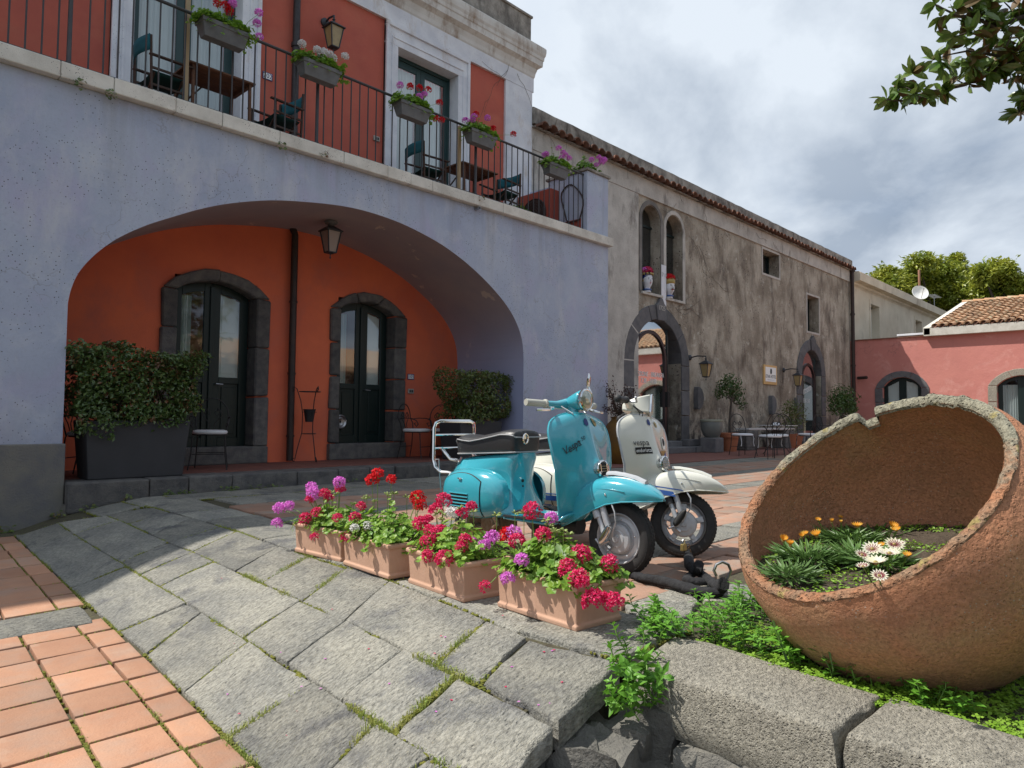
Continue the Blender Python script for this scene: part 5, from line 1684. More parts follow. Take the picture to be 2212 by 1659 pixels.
    # ---- front wheel, fork
    def wheel(cx, steerable, front):
        w = bpy.data.objects.new('wheel', None); COL.objects.link(w); w.parent = t
        F = (lambda mb: mb.xf(ST)) if steerable else (lambda mb: mb)
        ax = Matrix(((1, 0, 0), (0, 0, 1), (0, -1, 0)))      # axis along -y.. +y
        c = V((cx, 0, .205))
        prof = [(.138, -.028), (.144, -.036), (.166, -.041), (.187, -.037), (.199, -.026), (.205, 0), (.199, .026), (.187, .037), (.166, .041), (.144, .036), (.138, .028)]
        mb = MB(); mb.lathe(prof, 48, c, ax, cap=False); F(mb); ty = mb.build('tyre', m_tyre, w, smooth=True)
        mb = MB()
        for i in range(56):
            a = 2 * pi * i / 56
            for s, r0_, wd in ((-1, .191, .017), (1, .191, .017), (-1, .2035, .013), (1, .2035, .013)):
                y = s * (.030 if r0_ < .2 else .012); a2 = a + (pi / 56 if r0_ > .2 else 0) * s
                p = c + V((r0_ * math.cos(a2), y, r0_ * math.sin(a2))); rad = V((math.cos(a2), s * (.55 if r0_ < .2 else .1), math.sin(a2))).normalized(); tg = V((-math.sin(a2), 0, math.cos(a2)))
                mb.bar(p - rad * .002, p + rad * .0024, wd * .9, .0135, up=tg)
        F(mb); stuff(mb.build('tread_blocks', m_tyre, w))
        rim = m_alu if not white or not front else m_alu
        mb = MB(); mb.lathe([(.140, -.032), (.136, -.035), (.130, -.030), (.125, -.012), (.122, .012), (.130, .030), (.136, .035), (.140, .032)], 40, c, ax, cap=False); F(mb); rm = mb.build('rim', m_steel if white else rim, w, smooth=True)
        if white and front:
            mb = MB()
            for i in range(5):
                a = 2 * pi * i / 5 + .35; d = V((math.cos(a), 0, math.sin(a))); mb.bar(c + d * .06 + V((0, -.012, 0)), c + d * .126 + V((0, -.018, 0)), .034, .012, up=(0, 1, 0))
                mb.lathe([(.012, .0), (.012, .012), (.004, .012)], 8, c + d * .098 + V((0, -.024, 0)), Matrix(((1, 0, 0), (0, 0, -1), (0, 1, 0))))
            mb.lathe([(.118, .005), (.126, .0), (.126, .012), (.104, .012), (.104, .004)], 36, c + V((0, -.01, 0)), ax, cap=False)
            F(mb); mb.build('spoked_disc', m_alu, rm, smooth=True, ang=.5)
        else:
            mb = MB(); mb.lathe([(.126, .006), (.114, .016), (.098, .020), (.088, .012), (.03, .012)], 36, c, Matrix(((1, 0, 0), (0, 0, -1), (0, 1, 0)))); F(mb); dd = mb.build('disc', rim, rm, smooth=True, ang=.5)
            mb = MB()
            for i in range(5):
                a = 2 * pi * i / 5 + .2; mb.sphere(c + V((.103 * math.cos(a), -.020, .103 * math.sin(a))), .0055, 6, 4)
            F(mb); stuff(mb.build('wheel_nuts', m_chrome, rm))
        mb = MB(); mb.lathe([(.082, .010), (.082, .036), (.074, .044), (.05, .048), (.045, .052), (.02, .054), (.018, .062), (.001, .064)], 30, c, Matrix(((1, 0, 0), (0, 0, -1), (0, 1, 0)))); F(mb); mb.build('brake_drum', m_alu, w, smooth=True, ang=.5)
        return w
    wheel(0, True, True); wheel(-1.15, False, False)
    fk = m_alu
    mb = MB(); mb.tube([(-.085, -.088, .43), (-.035, -.092, .30), (-.02, -.088, .262)], [.018, .018, .016], 12); S(mb, 'fork_leg', fk)
    mb = MB(); mb.tube([(-.140, -.080, .42), (-.092, -.086, .315)], .0255, 14); S(mb, 'damper_sleeve', m_alu if not white else m_rubber, ang=.7)
    mb = MB(); mb.tube([(-.094, -.086, .33), (-.052, -.092, .235)], .015, 10); S(mb, 'damper_rod', m_alu)
    mb = MB(); rg = []
    for q, wd in ((-.065, .001), (-.058, .016), (-.04, .024), (0, .027), (.035, .023), (.052, .015), (.058, .001)):
        cc = V((-.028, -.112, .235)) + V((.52, 0, .85)).normalized() * q; sd = V((.85, 0, -.52)).normalized()
        rg.append([cc + sd * wd * a_ + V((0, b_ * .016, 0)) for a_, b_ in ((-1, .3), (-.75, -.8), (0, -1.15), (.75, -.8), (1, .3), (0, .8))])
    mb.loft(rg); lk = S(mb, 'link_cover', m_chrome if not white else m_black); subd(lk, 1)
    mb = MB(); mb.tube([(-.03, -.07, .195), (-.09, -.075, .165), (-.115, -.08, .195)], .007, 6); mb.tube([(-.05, -.066, .17), (-.02, -.07, .15)], .012, 6); S(mb, 'brake_arm', m_steel)
    mb = MB(); mb.tube([(-.01, -.10, .42), (.03, -.115, .36), (.035, -.11, .30), (.005, -.09, .25), (-.01, -.075, .215)], .0045, 5); S(mb, 'brake_cable', m_alu)
    mb = MB(); mb.tube([(-.17, -.02, .46), (-.09, -.05, .43), (-.08, -.09, .43)], .02, 8); S(mb, 'fork_arm', m_rubber)
    # ---- handlebar
    if not white:
        rings = []
        for x, z, ry, rz_ in ((-.262, .972, .060, .060), (-.275, .972, .064, .063), (-.30, .968, .062, .058), (-.34, .960, .055, .047), (-.38, .950, .046, .036), (-.415, .942, .034, .024), (-.43, .938, .016, .012)):
            rings.append([V((x, ry * math.cos(a), z + rz_ * math.sin(a))) for a in [2 * pi * i / 14 for i in range(14)]])
        mb = MB(); mb.loft(rings); hs = S(mb, 'headset', paint); subd(hs, 1)
        axh = V((1, 0, .06)).normalized().to_track_quat('Z', 'Y').to_matrix()
        mb = MB(); mb.lathe([(.061, -.012), (.066, -.006), (.066, .008), (.058, .014), (.054, .012)], 28, (-.252, 0, .972), axh, cap=False); S(mb, 'headlight_bezel', m_chrome, parent=hs)
        mb = MB(); mb.lathe([(.056, .010), (.045, .017), (.025, .021), (.001, .022)], 24, (-.252, 0, .972), axh, cap=False); S(mb, 'headlight_glass', m_glass_hl, parent=hs)
        hb = V((-.375, 0, .952))
    else:
        def rr4(x, w0, w1, z0, z1): return [V((x, -w0, z0)), V((x, -w0 * 1.02, (z0 + z1) / 2)), V((x, -w1, z1)), V((x, 0, z1 + .008)), V((x, w1, z1)), V((x, w0 * 1.02, (z0 + z1) / 2)), V((x, w0, z0)), V((x, 0, z0 - .006))]
        mb = MB(); mb.loft([rr4(-.435, .03, .03, .915, .95), rr4(-.40, .048, .05, .905, .975), rr4(-.33, .062, .068, .903, 1.0), rr4(-.262, .066, .076, .90, 1.018), rr4(-.256, .064, .074, .902, 1.016)]); hs = S(mb, 'headset', paint, bevel=.008, ang=.5)
        mb = MB(); mb.loft([rr4(-.257, .067, .077, .897, 1.019), rr4(-.240, .066, .076, .899, 1.020)]); S(mb, 'headlight_bezel', m_chrome, parent=hs, smooth=False, bevel=.004)
        mb = MB(); mb.loft([rr4(-.2405, .059, .069, .906, 1.010), rr4(-.232, .054, .064, .912, 1.004)]); S(mb, 'headlight_glass', m_glass_hl, parent=hs, bevel=.004, smooth=False)
        hb = V((-.385, 0, .95))
    mb = MB(); mb.loft([[V((cx + rx * math.cos(a), ry * math.sin(a), z)) for a in [2 * pi * i / 14 for i in range(14)]] for cx, rx, ry, z in ((-.335, .040, .045, .868), (-.337, .040, .043, .885), (-.345, .046, .042, .915), (-.35, .05, .045, .94))]); S(mb, 'steering_neck', paint, parent=hs)
    ends = {}
    for s in (-1, 1):
        a, b, c_, d = hb + V((0, s * .03, -.005)), hb + V((-.008, s * .11, -.012)), hb + V((-.02, s * .19, -.008)), hb + V((-.05, s * (.335 if not white else .30), -.004 if not white else -.02 + .0))
        if white: d = d + V((-.02, 0, -.01))
        mb = MB(); mb.tube([a, b, c_], [.034, .023, .019], 12); S(mb, 'handlebar', paint, parent=hs)
        mb = MB(); dv = (d - c_); q = [c_, c_ + dv * .04, c_ + dv * .08, c_ + dv * .10, c_ + dv * .97, d]
        mb.tube(q, [.026, .027, .026, .0205, .0205, .019] if not white else [.02, .024, .024, .019, .021, .024], 14); gr = S(mb, 'grip', m_gripb if not white else m_rubber, parent=hs, ang=.8)
        if white:
            mb = MB(); mb.sphere(d, .027, 12, 8); S(mb, 'grip_end', m_rubber, parent=hs)
            mb = MB(); mb.tube([c_ + V((.02, 0, -.01)), c_ + V((.065, s * .02, -.012)), c_ + V((.06, s * .11, -.01))], [.008, .008, .006], 6); mb.sphere(c_ + V((.06, s * .115, -.01)), .010, 8, 5); S(mb, 'brake_lever', m_alu, parent=hs)
        else:
            mb = MB(); mb.tube([c_ + V((.015, 0, -.016)), c_ + V((.05, s * .01, -.03)), c_ + V((.062, s * .05, -.036)), c_ + V((.04, s * .135, -.038))], [.009, .009, .007, .007], 7); S(mb, 'brake_lever', m_chrome, parent=hs)
            mb = MB(); mb.tube([c_ + V((.0, s * -.01, -.018)), c_ + V((.012, s * -.05, -.022))], .014, 8); S(mb, 'lever_bracket', m_chrome, parent=hs)
    if not white:
        mb = MB(); m0 = hb + V((-.01, .13, .0)); m1 = m0 + V((.045, .05, .07)); m2 = m0 + V((.025, .045, .11))
        mb.tube([m0, m0 + V((.03, .045, .03)), m1, m2], .0055, 6); S(mb, 'mirror_stem', m_chrome, parent=hs)
        axm = (V((-.86, -.48, .1))).normalized().to_track_quat('Z', 'Y').to_matrix()
        mc = m2 + V((0, 0, .035))
        mb = MB(); mb.lathe([(.001, -.014), (.03, -.012), (.045, -.004), (.048, .002), (.044, .004)], 20, mc, axm, cap=False); mi = S(mb, 'mirror', m_chrome, parent=hs)
        mb = MB(); mb.lathe([(.001, .003), (.044, .003)], 20, mc, axm); S(mb, 'mirror_glass', m_chrome, parent=mi)
    for s, dx in ((-1, .0), (1, .0), (-1, .02)):
        mb = MB(); mb.tube([hb + V((.02, s * .10, -.02)), hb + V((.07 + dx, s * .08, -.06)), hb + V((.06 + dx, s * .05, -.10)), V((-.30, s * .03, .86))], .0038, 5); S(mb, 'control_cable', m_rubber if white else m_alu, parent=hs)
    # ---- rack, stand, mechanics
    if not white:
        rk = bpy.data.objects.new('luggage_rack', None); COL.objects.link(rk); rk.parent = t
        xr = -1.39; P_ = [(xr + .08, -.185, .50), (xr + .02, -.185, .53), (xr, -.185, .58), (xr, -.185, .79), (xr + .005, -.175, .825), (xr + .01, -.14, .838), (xr + .01, .14, .838), (xr + .005, .175, .825), (xr, .185, .79), (xr, .185, .58), (xr + .02, .185, .53), (xr + .08, .185, .50)]
        mb = MB(); mb.tube(P_, .0115, 8); mb.build('outer_frame', m_chrome, rk, smooth=True)
        for z in (.745, .655):
            mb = MB(); mb.tube([(xr + .003, -.18, z), (xr + .003, .18, z)], .007, 6); mb.build('cross_bar', m_chrome, rk, smooth=True)
        mb = MB()
        for s in (-1, 1): mb.tube([(xr + .005, s * .12, .655), (xr + .10, s * .12, .585), (xr + .18, s * .11, .575), (-1.20, s * .10, .60)], .011, 8)
        stuff(mb.build('support_bars', m_chrome, rk, smooth=True))
        mb = MB(); mb.tube([(xr + .08, -.185, .50), (xr + .13, -.17, .50), (xr + .17, -.15, .49)], .012, 6); mb.tube([(xr + .06, -.185, .50), (xr + .07, -.18, .40), (xr + .07, -.17, .32)], .004, 5); mb.tube([(xr + .02, -.185, .58), (xr + .06, -.19, .585), (xr + .065, -.19, .5)], .005, 5)
        mb.build('hinge', m_steel, rk, smooth=True)
    mb = MB(); mb.tube([(-.56, -.10, .24), (-.52, -.15, .12), (-.50, -.17, .01)], .010, 8); mb.tube([(-.56, .10, .24), (-.52, .15, .12), (-.50, .17, .01)], .010, 8); mb.tube([(-.56, -.12, .235), (-.56, .12, .235)], .012, 6); mb.build('centre_stand', m_rust if not white else m_steel, t, smooth=True)
    mb = MB(); mb.box(-1.12, -.80, -.13, .02, .15, .27); mb.tube([(-.86, -.10, .21), (-.86, -.20, .21)], .055, 14); mb.tube([(-.93, -.14, .17), (-1.10, -.14, .14), (-1.22, -.13, .15)], .035, 10)
    mb.build('engine', m_rust, t, bevel=.015)
    mb = MB(); mb.tube([(-.80, -.15, .20), (-.77, -.23, .20), (-.72, -.245, .225), (-.74, -.25, .27)], [.010, .011, .013, .016], 8); mb.build('kick_starter', m_rust, t, smooth=True)
    mb = MB(); mb.tube([(-.62, 0, .24), (-.28, 0, .24)], .05, 10); mb.build('frame_tunnel', m_rubber, t, smooth=True)
    mb = MB(); mb.box(-1.285, -1.27, -.035, .035, .36, .42); mb.build('tail_lamp', m_pred, t, bevel=.006)
    t.location = loc; t.rotation_euler = (0, 0, rz)
    return t


make_scooter((3.29, 2.30, 0), -pi / 2, m_blue, 'turquoise scooter with round headlight, ivory grips and a chrome rear rack', False, .04)
make_scooter((3.995, 2.33, 0), -pi / 2, m_cream, 'cream scooter with angular headlight, blue stripes and stickers on its leg shield', True, .62)
# ------------------------------------------------------------ retaining kerb, rubble, soil bed
kerb = structroot('retaining_kerb', (2.2, .7, 0))


def zk(X, Y): return .0


def pk_(L, z=0.0): return [onZ(a, b, z) for a, b in L]


def kblock(poly, thick, seed):
    """big dressed block: rounded shoulder, rough picked front"""
    random.seed(seed)
    c = sum((V((p.x, p.y, 0)) for p in poly), V()) / len(poly); k = len(poly); sub = 9; ring = []
    for i in range(k): ring += seg_pts(V((poly[i].x, poly[i].y, 0)), V((poly[(i + 1) % k].x, poly[(i + 1) % k].y, 0)), sub)
    n = len(ring); lv = [(-thick, .012), (-thick * .8, -.008), (-thick * .6, -.012), (-thick * .4, -.004), (-thick * .22, -.002), (-.014, .001), (-.004, .006), (0, .015), (.002, .06)]
    vs = []
    for z, ins in lv:
        for p in ring:
            d = p - c; l = d.length; q = c + d * ((l - ins) / l)
            nz = V((q.x * 9, q.y * 9, z * 9 + seed)); a = .009 if z < -.01 else .0025
            q = q + V((noise.noise(nz), noise.noise(nz + V((5, 5, 5))), 0)) * a + V((noise.noise(nz * 3), noise.noise(nz * 3 + V((5, 5, 5))), 0)) * a * .5
            vs.append(V((q.x, q.y, z + .006 * noise.noise(V((q.x * 4, q.y * 4, seed))))))
    vs.append(V((c.x, c.y, .004))); fs = []
    for r in range(len(lv) - 1):
        for i in range(n): fs.append((r * n + i, r * n + (i + 1) % n, (r + 1) * n + (i + 1) % n, (r + 1) * n + i))
    r = len(lv) - 1
    for i in range(n): fs.append((r * n + i, r * n + (i + 1) % n, len(vs) - 1))
    mb = MB(); mb.add(vs, fs); return mb.build('stone', m_kerb, kerb, smooth=True, own=True)


kblock(pk_([(1372, 1431), (1455, 1374), (1530, 1386), (1904, 1503), (1798, 1578)]), .21, 11)
B2 = pk_([(1826, 1579), (1921, 1506), (2212, 1591)]); B2.append(B2[2] + (B2[2] - B2[1]) * .9); B2.append(B2[0] + (B2[2] - B2[1]) * 1.9)
kblock(B2, .24, 12)
random.seed(21)


def lump(c, s, m, parent, name='stone', seed=0, rz=0.0):
    mb = MB(); n = 5; vs = {}; fs = []
    bm = bmesh.new(); bmesh.ops.create_cube(bm, size=1); bmesh.ops.subdivide_edges(bm, edges=bm.edges, cuts=4, use_grid_fill=True)
    M = Matrix.Translation(V(c)) @ Matrix.Rotation(rz, 4, 'Z')
    for v in bm.verts:
        d = v.co.normalized() * .62; p = v.co * .62 + d * .38
        p = V((p.x * s[0], p.y * s[1], p.z * s[2]))
        q = V(c) + p; k = V((q.x * 7 + seed, q.y * 7, q.z * 7))
        p = p + V((noise.noise(k), noise.noise(k + V((7, 0, 0))), noise.noise(k + V((0, 7, 0))))) * min(s) * .30
        v.co = M @ p
    bm.verts.index_update()
    mb.add([v.co.copy() for v in bm.verts], [tuple(v.index for v in f.verts) for f in bm.faces]); bm.free()
    return mb.build(name, m, parent, smooth=True, own=True, ang=.45)


rub = structroot('rubble_footing', (2, 1, -.4))
for i, (c, s, rz) in enumerate([((2.28, 1.05, -.33), (.34, .5, .22), .1), ((2.28, .52, -.36), (.34, .52, .22), -.1), ((2.26, 1.2, -.52), (.32, .4, .2), .2), ((2.25, .75, -.55), (.34, .5, .2), 0), ((2.27, .1, -.36), (.34, .42, .24), .1), ((2.25, -.3, -.45), (.4, .5, .4), .1), ((2.24, .25, -.58), (.34, .5, .22), .1),
                               ((1.93, 1.50, -.32), (.36, .30, .26), .3), ((1.62, 1.42, -.40), (.34, .30, .22), -.2), ((1.38, 1.40, -.50), (.32, .30, .22), .2), ((1.85, 1.46, -.54), (.42, .30, .20), .1), ((1.5, 1.36, -.58), (.34, .24, .2), .1),
                               ((2.12, 1.42, -.24), (.20, .16, .16), .1), ((1.96, 1.42, -.27), (.34, .20, .16), .2), ((1.70, 1.38, -.31), (.30, .22, .16), -.1), ((2.14, 1.28, -.42), (.36, .36, .26), .2), ((1.98, 1.02, -.50), (.42, .42, .22), .6), ((2.2, 1.36, -.22), (.16, .16, .2), .3), ((1.42, 1.34, -.38), (.28, .22, .16), .1), ((1.9, 1.20, -.52), (.5, .35, .18), .4), ((2.16, .93, -.235), (.06, .30, .035), .05), ((2.15, .62, -.265), (.06, .28, .035), .08)]):
    lump(c, s, m_rubble, rub, seed=i * 3.1, rz=rz)
mb = MB(); mb.grid(34, 46, lambda u, v: V((2.36 + 4.2 * u, -2.2 + 3.95 * v + .0, -.030 + .022 * noise.noise(V((u * 14, v * 16, 0))) - .10 * max(0, (v - .93) * 12) * (1 if u > .05 else 0))))
bed = struct(mb.build('soil_bed', m_soil, None, smooth=True))

# ------------------------------------------------------------ great terracotta jar lying on its side
JR = .53; JC = V((0, 0, EYE)) + (V((2.626, .832, .624)) - V((0, 0, EYE))) * (JR / .5)
az_, el_ = 2.66, .805
JN = V((math.cos(el_) * math.cos(az_), math.cos(el_) * math.sin(az_), math.sin(el_)))
JA = JN.cross(V((0, 0, 1))).normalized(); JB = JN.cross(JA)
OUT = [(0, .53), (.06, .548), (.16, .565), (.28, .566), (.40, .54), (.52, .485), (.62, .41), (.70, .31), (.76, .19), (.79, .08), (.795, 0.0001)]
INN = [(0, .475), (.06, .492), (.16, .506), (.28, .506), (.40, .476), (.50, .425), (.60, .34), (.68, .22), (.72, .1), (.73, .0001)]


def jp(th, h, r): return JC - JN * h + (JA * math.cos(th) + JB * math.sin(th)) * r


# the chipped place on the rim, found by its direction
best = min(range(360), key=lambda d: (object_utils and 0) or ((lambda q: (q[0] - 1872) ** 2 + (q[1] - 905) ** 2)((lambda p: (CX + FPX * ((p - CAMP).dot(RT)) / ((p - CAMP).dot(FW)), CY - FPX * ((p - CAMP).dot(UP)) / ((p - CAMP).dot(FW))))(jp(math.radians(d), 0, .5)))))
thn = math.radians(best)
jar = thing('terracotta_jar', 'huge broken terracotta jar tipped on its side and planted with gazanias', 'jar', (JC.x, JC.y, 0))
NJ = 120


def chip(th, h):
    d = (th - thn + pi) % (2 * pi) - pi
    k = 0.0
    if -.10 < d < .055: k = .058 * max(0, min(1, (d + .10) / .012)) * max(0, min(1, (.055 - d) / .02))
    if -.45 < d <= -.075: k = .012
    if -1.6 < d < -.45: k = .02 * (.5 + .5 * noise.noise(V((th * 14, 0, 3))))
    return k


mb = MB(); K_ = len(OUT)
for i in range(NJ):
    th = 2 * pi * i / NJ
    for h, r in OUT:
        q = V((math.cos(th) * 2, math.sin(th) * 2, h * 4)); rr = r + .010 * noise.noise(q * 1.2) + .005 * noise.noise(q * 4)
        hh = h + (chip(th, h) if h == 0 else (min(.03, chip(th, h)) if h < .07 else 0)) + (.006 * noise.noise(V((th * 9, 0, 0))) if h == 0 else 0)
        mb.v.append(tuple(jp(th, hh, rr - (.012 if h == 0 else 0))))
for i in range(NJ):
    i2 = (i + 1) % NJ
    for j in range(K_ - 1): mb.f.append((i * K_ + j, i2 * K_ + j, i2 * K_ + j + 1, i * K_ + j + 1)); mb.mi.append(0)
mb.build('outer_wall', m_jar, jar, smooth=True)
mb = MB(); K_ = len(INN)
for i in range(NJ):
    th = 2 * pi * i / NJ
    for h, r in INN:
        q = V((math.cos(th) * 2, math.sin(th) * 2, h * 4 + 9)); rr = r + .006 * noise.noise(q * 1.5)
        hh = h + (chip(th, h) if h == 0 else (min(.03, chip(th, h)) if h < .07 else 0))
        mb.v.append(tuple(jp(th, hh, rr)))
for i in range(NJ):
    i2 = (i + 1) % NJ
    for j in range(K_ - 1): mb.f.append((i * K_ + j, i * K_ + j + 1, i2 * K_ + j + 1, i2 * K_ + j)); mb.mi.append(0)
mb.build('inner_wall', m_jar, jar, smooth=True)
mb = MB(); RW = [(.5195, .0), (.518, -.006), (.511, -.011), (.502, -.013), (.492, -.011), (.483, -.006), (.477, .0), (.473, .012)]
NJ2 = 360; K_ = len(RW)
for i in range(NJ2):
    th = 2 * pi * i / NJ2
    for j, (r, h) in enumerate(RW):
        q = V((math.cos(th) * 9, math.sin(th) * 9, j * .35)); am = .0042
        rr = r + am * noise.noise(q * 1.7) * (0 if j in (0, K_ - 1) else 1); hh = h + chip(th, 0) + .006 * noise.noise(V((th * 9, 0, 0))) + am * noise.noise(q * 3 + V((3, 3, 3))) * (0 if j in (0, K_ - 1) else 1.2)
        mb.v.append(tuple(jp(th, hh, rr)))
for i in range(NJ2):
    i2 = (i + 1) % NJ2
    for j in range(K_ - 1): mb.f.append((i * K_ + j, i * K_ + j + 1, i2 * K_ + j + 1, i2 * K_ + j)); mb.mi.append(0)
mb.build('broken_rim', m_jarrim, jar, smooth=True)
# level soil inside
ZSOIL = .255


def soil_z(x, y):
    d = (x - 2.45) * .886 - (y - 1.05) * .464
    return ZSOIL + .17 * max(0, d)


def inside(p):
    h = -(p - JC).dot(JN)
    if h < .0: return False
    r = (p - JC + JN * h).length
    return r < crv([(a, b) for a, b in INN], h) + .012


c0 = JC - JN * .30; c0 = V((c0.x, c0.y, soil_z(c0.x, c0.y))); mb = MB(); NR = 72; rings_ = []
for i in range(NR):
    a = 2 * pi * i / NR; d = V((math.cos(a), math.sin(a), 0)); r = 0.02
    while r < 1.2:
        q = c0 + d * r; q.z = soil_z(q.x, q.y)
        if not inside(q): break
        r += .005
    rings_.append(r)
fr_ = [.15, .35, .55, .75, .9, 1.0]
for f in fr_:
    for i in range(NR):
        a = 2 * pi * i / NR; p = c0 + V((math.cos(a), math.sin(a), 0)) * rings_[i] * f
        mb.v.append((p.x, p.y, soil_z(p.x, p.y) + .016 * noise.noise(p * 9) + .008 * noise.noise(p * 30)))
mb.v.append(tuple(c0)); e = len(mb.v) - 1
for r in range(len(fr_) - 1):
    for i in range(NR): mb.f.append((r * NR + i, r * NR + (i + 1) % NR, (r + 1) * NR + (i + 1) % NR, (r + 1) * NR + i)); mb.mi.append(0)
for i in range(NR): mb.f.append((i, (i + 1) % NR, e)); mb.mi.append(0)
mb.build('soil', m_soil, jar, smooth=True)
# ------------------------------------------------------------ leaves, foliage helpers
def leafquad(mb, p, nrm, d, L, w, fold=.25, droop=.15):
    """pointed leaf of 4 triangles with a folded midrib; d = direction of the tip"""
    d = (d - nrm * d.dot(nrm))
    if d.length < 1e-5: d = nrm.cross(V((1, .3, .2)))
    d.normalize(); s = d.cross(nrm)
    b = len(mb.v)
    m = p + d * (L * .45) - nrm * (fold * w * .3)
    mb.v += [tuple(p), tuple(m + s * w * .5 + nrm * fold * w), tuple(p + d * L - nrm * (droop * L)), tuple(m - s * w * .5 + nrm * fold * w), tuple(m)]
    mb.f += [(b, b + 4, b + 1), (b + 1, b + 4, b + 2), (b, b + 3, b + 4), (b + 4, b + 3, b + 2)]; mb.mi += [mb.cur] * 4


def rdir():
    z = U(-1, 1); a = U(0, 2 * pi); r = math.sqrt(1 - z * z); return V((r * math.cos(a), r * math.sin(a), z))


def hedge_leaves(mb, x0, x1, y0, y1, z0, z1, n, L, w, rough=.06, holes_=.0):
    """leaves through a clipped box volume, denser towards the outside, ragged edges"""
    k = 0
    while k < n:
        u, v, q = U(-1, 1), U(-1, 1), U(-1, 1)
        m = max(abs(u), abs(v), abs(q))
        if m < .62 and R() < .75: continue
        p = V(((x0 + x1) / 2 + u * (x1 - x0) / 2, (y0 + y1) / 2 + v * (y1 - y0) / 2, (z0 + z1) / 2 + q * (z1 - z0) / 2))
        if noise.noise(p * 3.2) < -.36 + holes_: continue
        e = noise.noise(p * 2.3 + V((4, 4, 4)))
        c = V(((x0 + x1) / 2, (y0 + y1) / 2, (z0 + z1) / 2))
        p = p + (p - c).normalized() * e * rough * 2.4
        nr = ((p - c).normalized() * .6 + rdir() * .8 + V((0, 0, .5))).normalized()
        leafquad(mb, p, nr, rdir(), L * U(.7, 1.25), w * U(.7, 1.2)); k += 1


def twigs(mb, base, box, n, r=.006):
    for _ in range(n):
        e = V((U(box[0], box[1]), U(box[2], box[3]), U(box[4], box[5]))); b = V(base) + V((U(-.3, .3) * (box[1] - box[0]), U(-.2, .2) * (box[3] - box[2]), 0))
        m = (b + e) / 2 + V((U(-.1, .1), U(-.1, .1), U(0, .1))); mb.tube([b, m, e], [r, r * .7, r * .3], 4)


# ------------------------------------------------------------ planters in the arcade
def tapered_box(x0, x1, y0, y1, z0, z1, tp, wall=.03):
    mb = MB(); c = ((x0 + x1) / 2, (y0 + y1) / 2)
    def rg(z, e): return [V((x0 - e, y0 - e, z)), V((x1 + e, y0 - e, z)), V((x1 + e, y1 + e, z)), V((x0 - e, y1 + e, z))]
    mb.loft([rg(z0, -tp), rg(z1, 0), rg(z1, -wall), rg(z1 - .06, -wall)]); return mb


q0 = onY(186, 1041, 8.36); q1 = onY(402, 1038, 8.36)
x0, x1 = q0.x - .03, q1.x + .02
t = thing('long_planter', 'big black trough planter at the left foot of the arch', 'planter', ((x0 + x1) / 2, 8.6, .172))
tapered_box(x0, x1, 8.33, 8.80, .172, .80, .05).build('trough', m_planter, t, bevel=.02, seg=3)
mb = MB(); mb.box(x0 + .04, x1 - .04, 8.37, 8.76, .70, .75); mb.build('soil', m_soil, t)
t = thing('hedge', 'dark clipped evergreen hedge growing in the black trough planter', 'hedge', ((x0 + x1) / 2, 8.57, .85))
mb = MB(); random.seed(5); a = onY(141, 800, 8.5).x; b = onY(437, 800, 8.45).x
hedge_leaves(mb, a + .05, b - .06, 8.28, 8.85, .84, 1.56, 11500, .054, .034, .085, .08); hedge_leaves(mb, a + .05, a + .4, 8.2, 8.5, .62, 1.0, 400, .05, .03, .07); hedge_leaves(mb, x0 + .1, x1, 8.26, 8.45, .74, .9, 500, .05, .03, .06)
stuff(mb.build('leaves', m_hedge, t))
mb = MB(); twigs(mb, ((x0 + x1) / 2, 8.57, .86), (a + .1, b - .1, 8.3, 8.85, .9, 1.66), 60); stuff(mb.build('twigs', m_twig, t))
q0 = onY(1000, 975, 8.75); q1 = onY(1098, 970, 8.75)
x0, x1 = 7.75, 8.72
t = thing('square_planter', 'black tapered planter at the right foot of the arch behind the turquoise scooter', 'planter', ((x0 + x1) / 2, 9.0, .172))
tapered_box(x0, x1, 8.55, 9.1, .172, .81, .05).build('trough', m_planter, t, bevel=.02, seg=3)
mb = MB(); mb.box(x0 + .04, x1 - .04, 8.6, 9.05, .72, .77); mb.build('soil', m_soil, t)
t = thing('bush', 'round-cornered brownish green bush in the black planter under the arch', 'bush', ((x0 + x1) / 2, 8.83, .85))
mb = MB(); random.seed(6); a = onY(962, 860, 8.8).x; b = onY(1118, 860, 8.8).x
hedge_leaves(mb, a + .1, b - .12, 8.48, 9.18, .86, 1.62, 9500, .050, .032, .12, .05); stuff(mb.build('leaves', m_hedge2, t))
mb = MB(); twigs(mb, ((a + b) / 2, 8.83, .86), (a + .2, b - .2, 8.5, 9.15, .9, 1.70), 50); stuff(mb.build('twigs', m_twig, t))


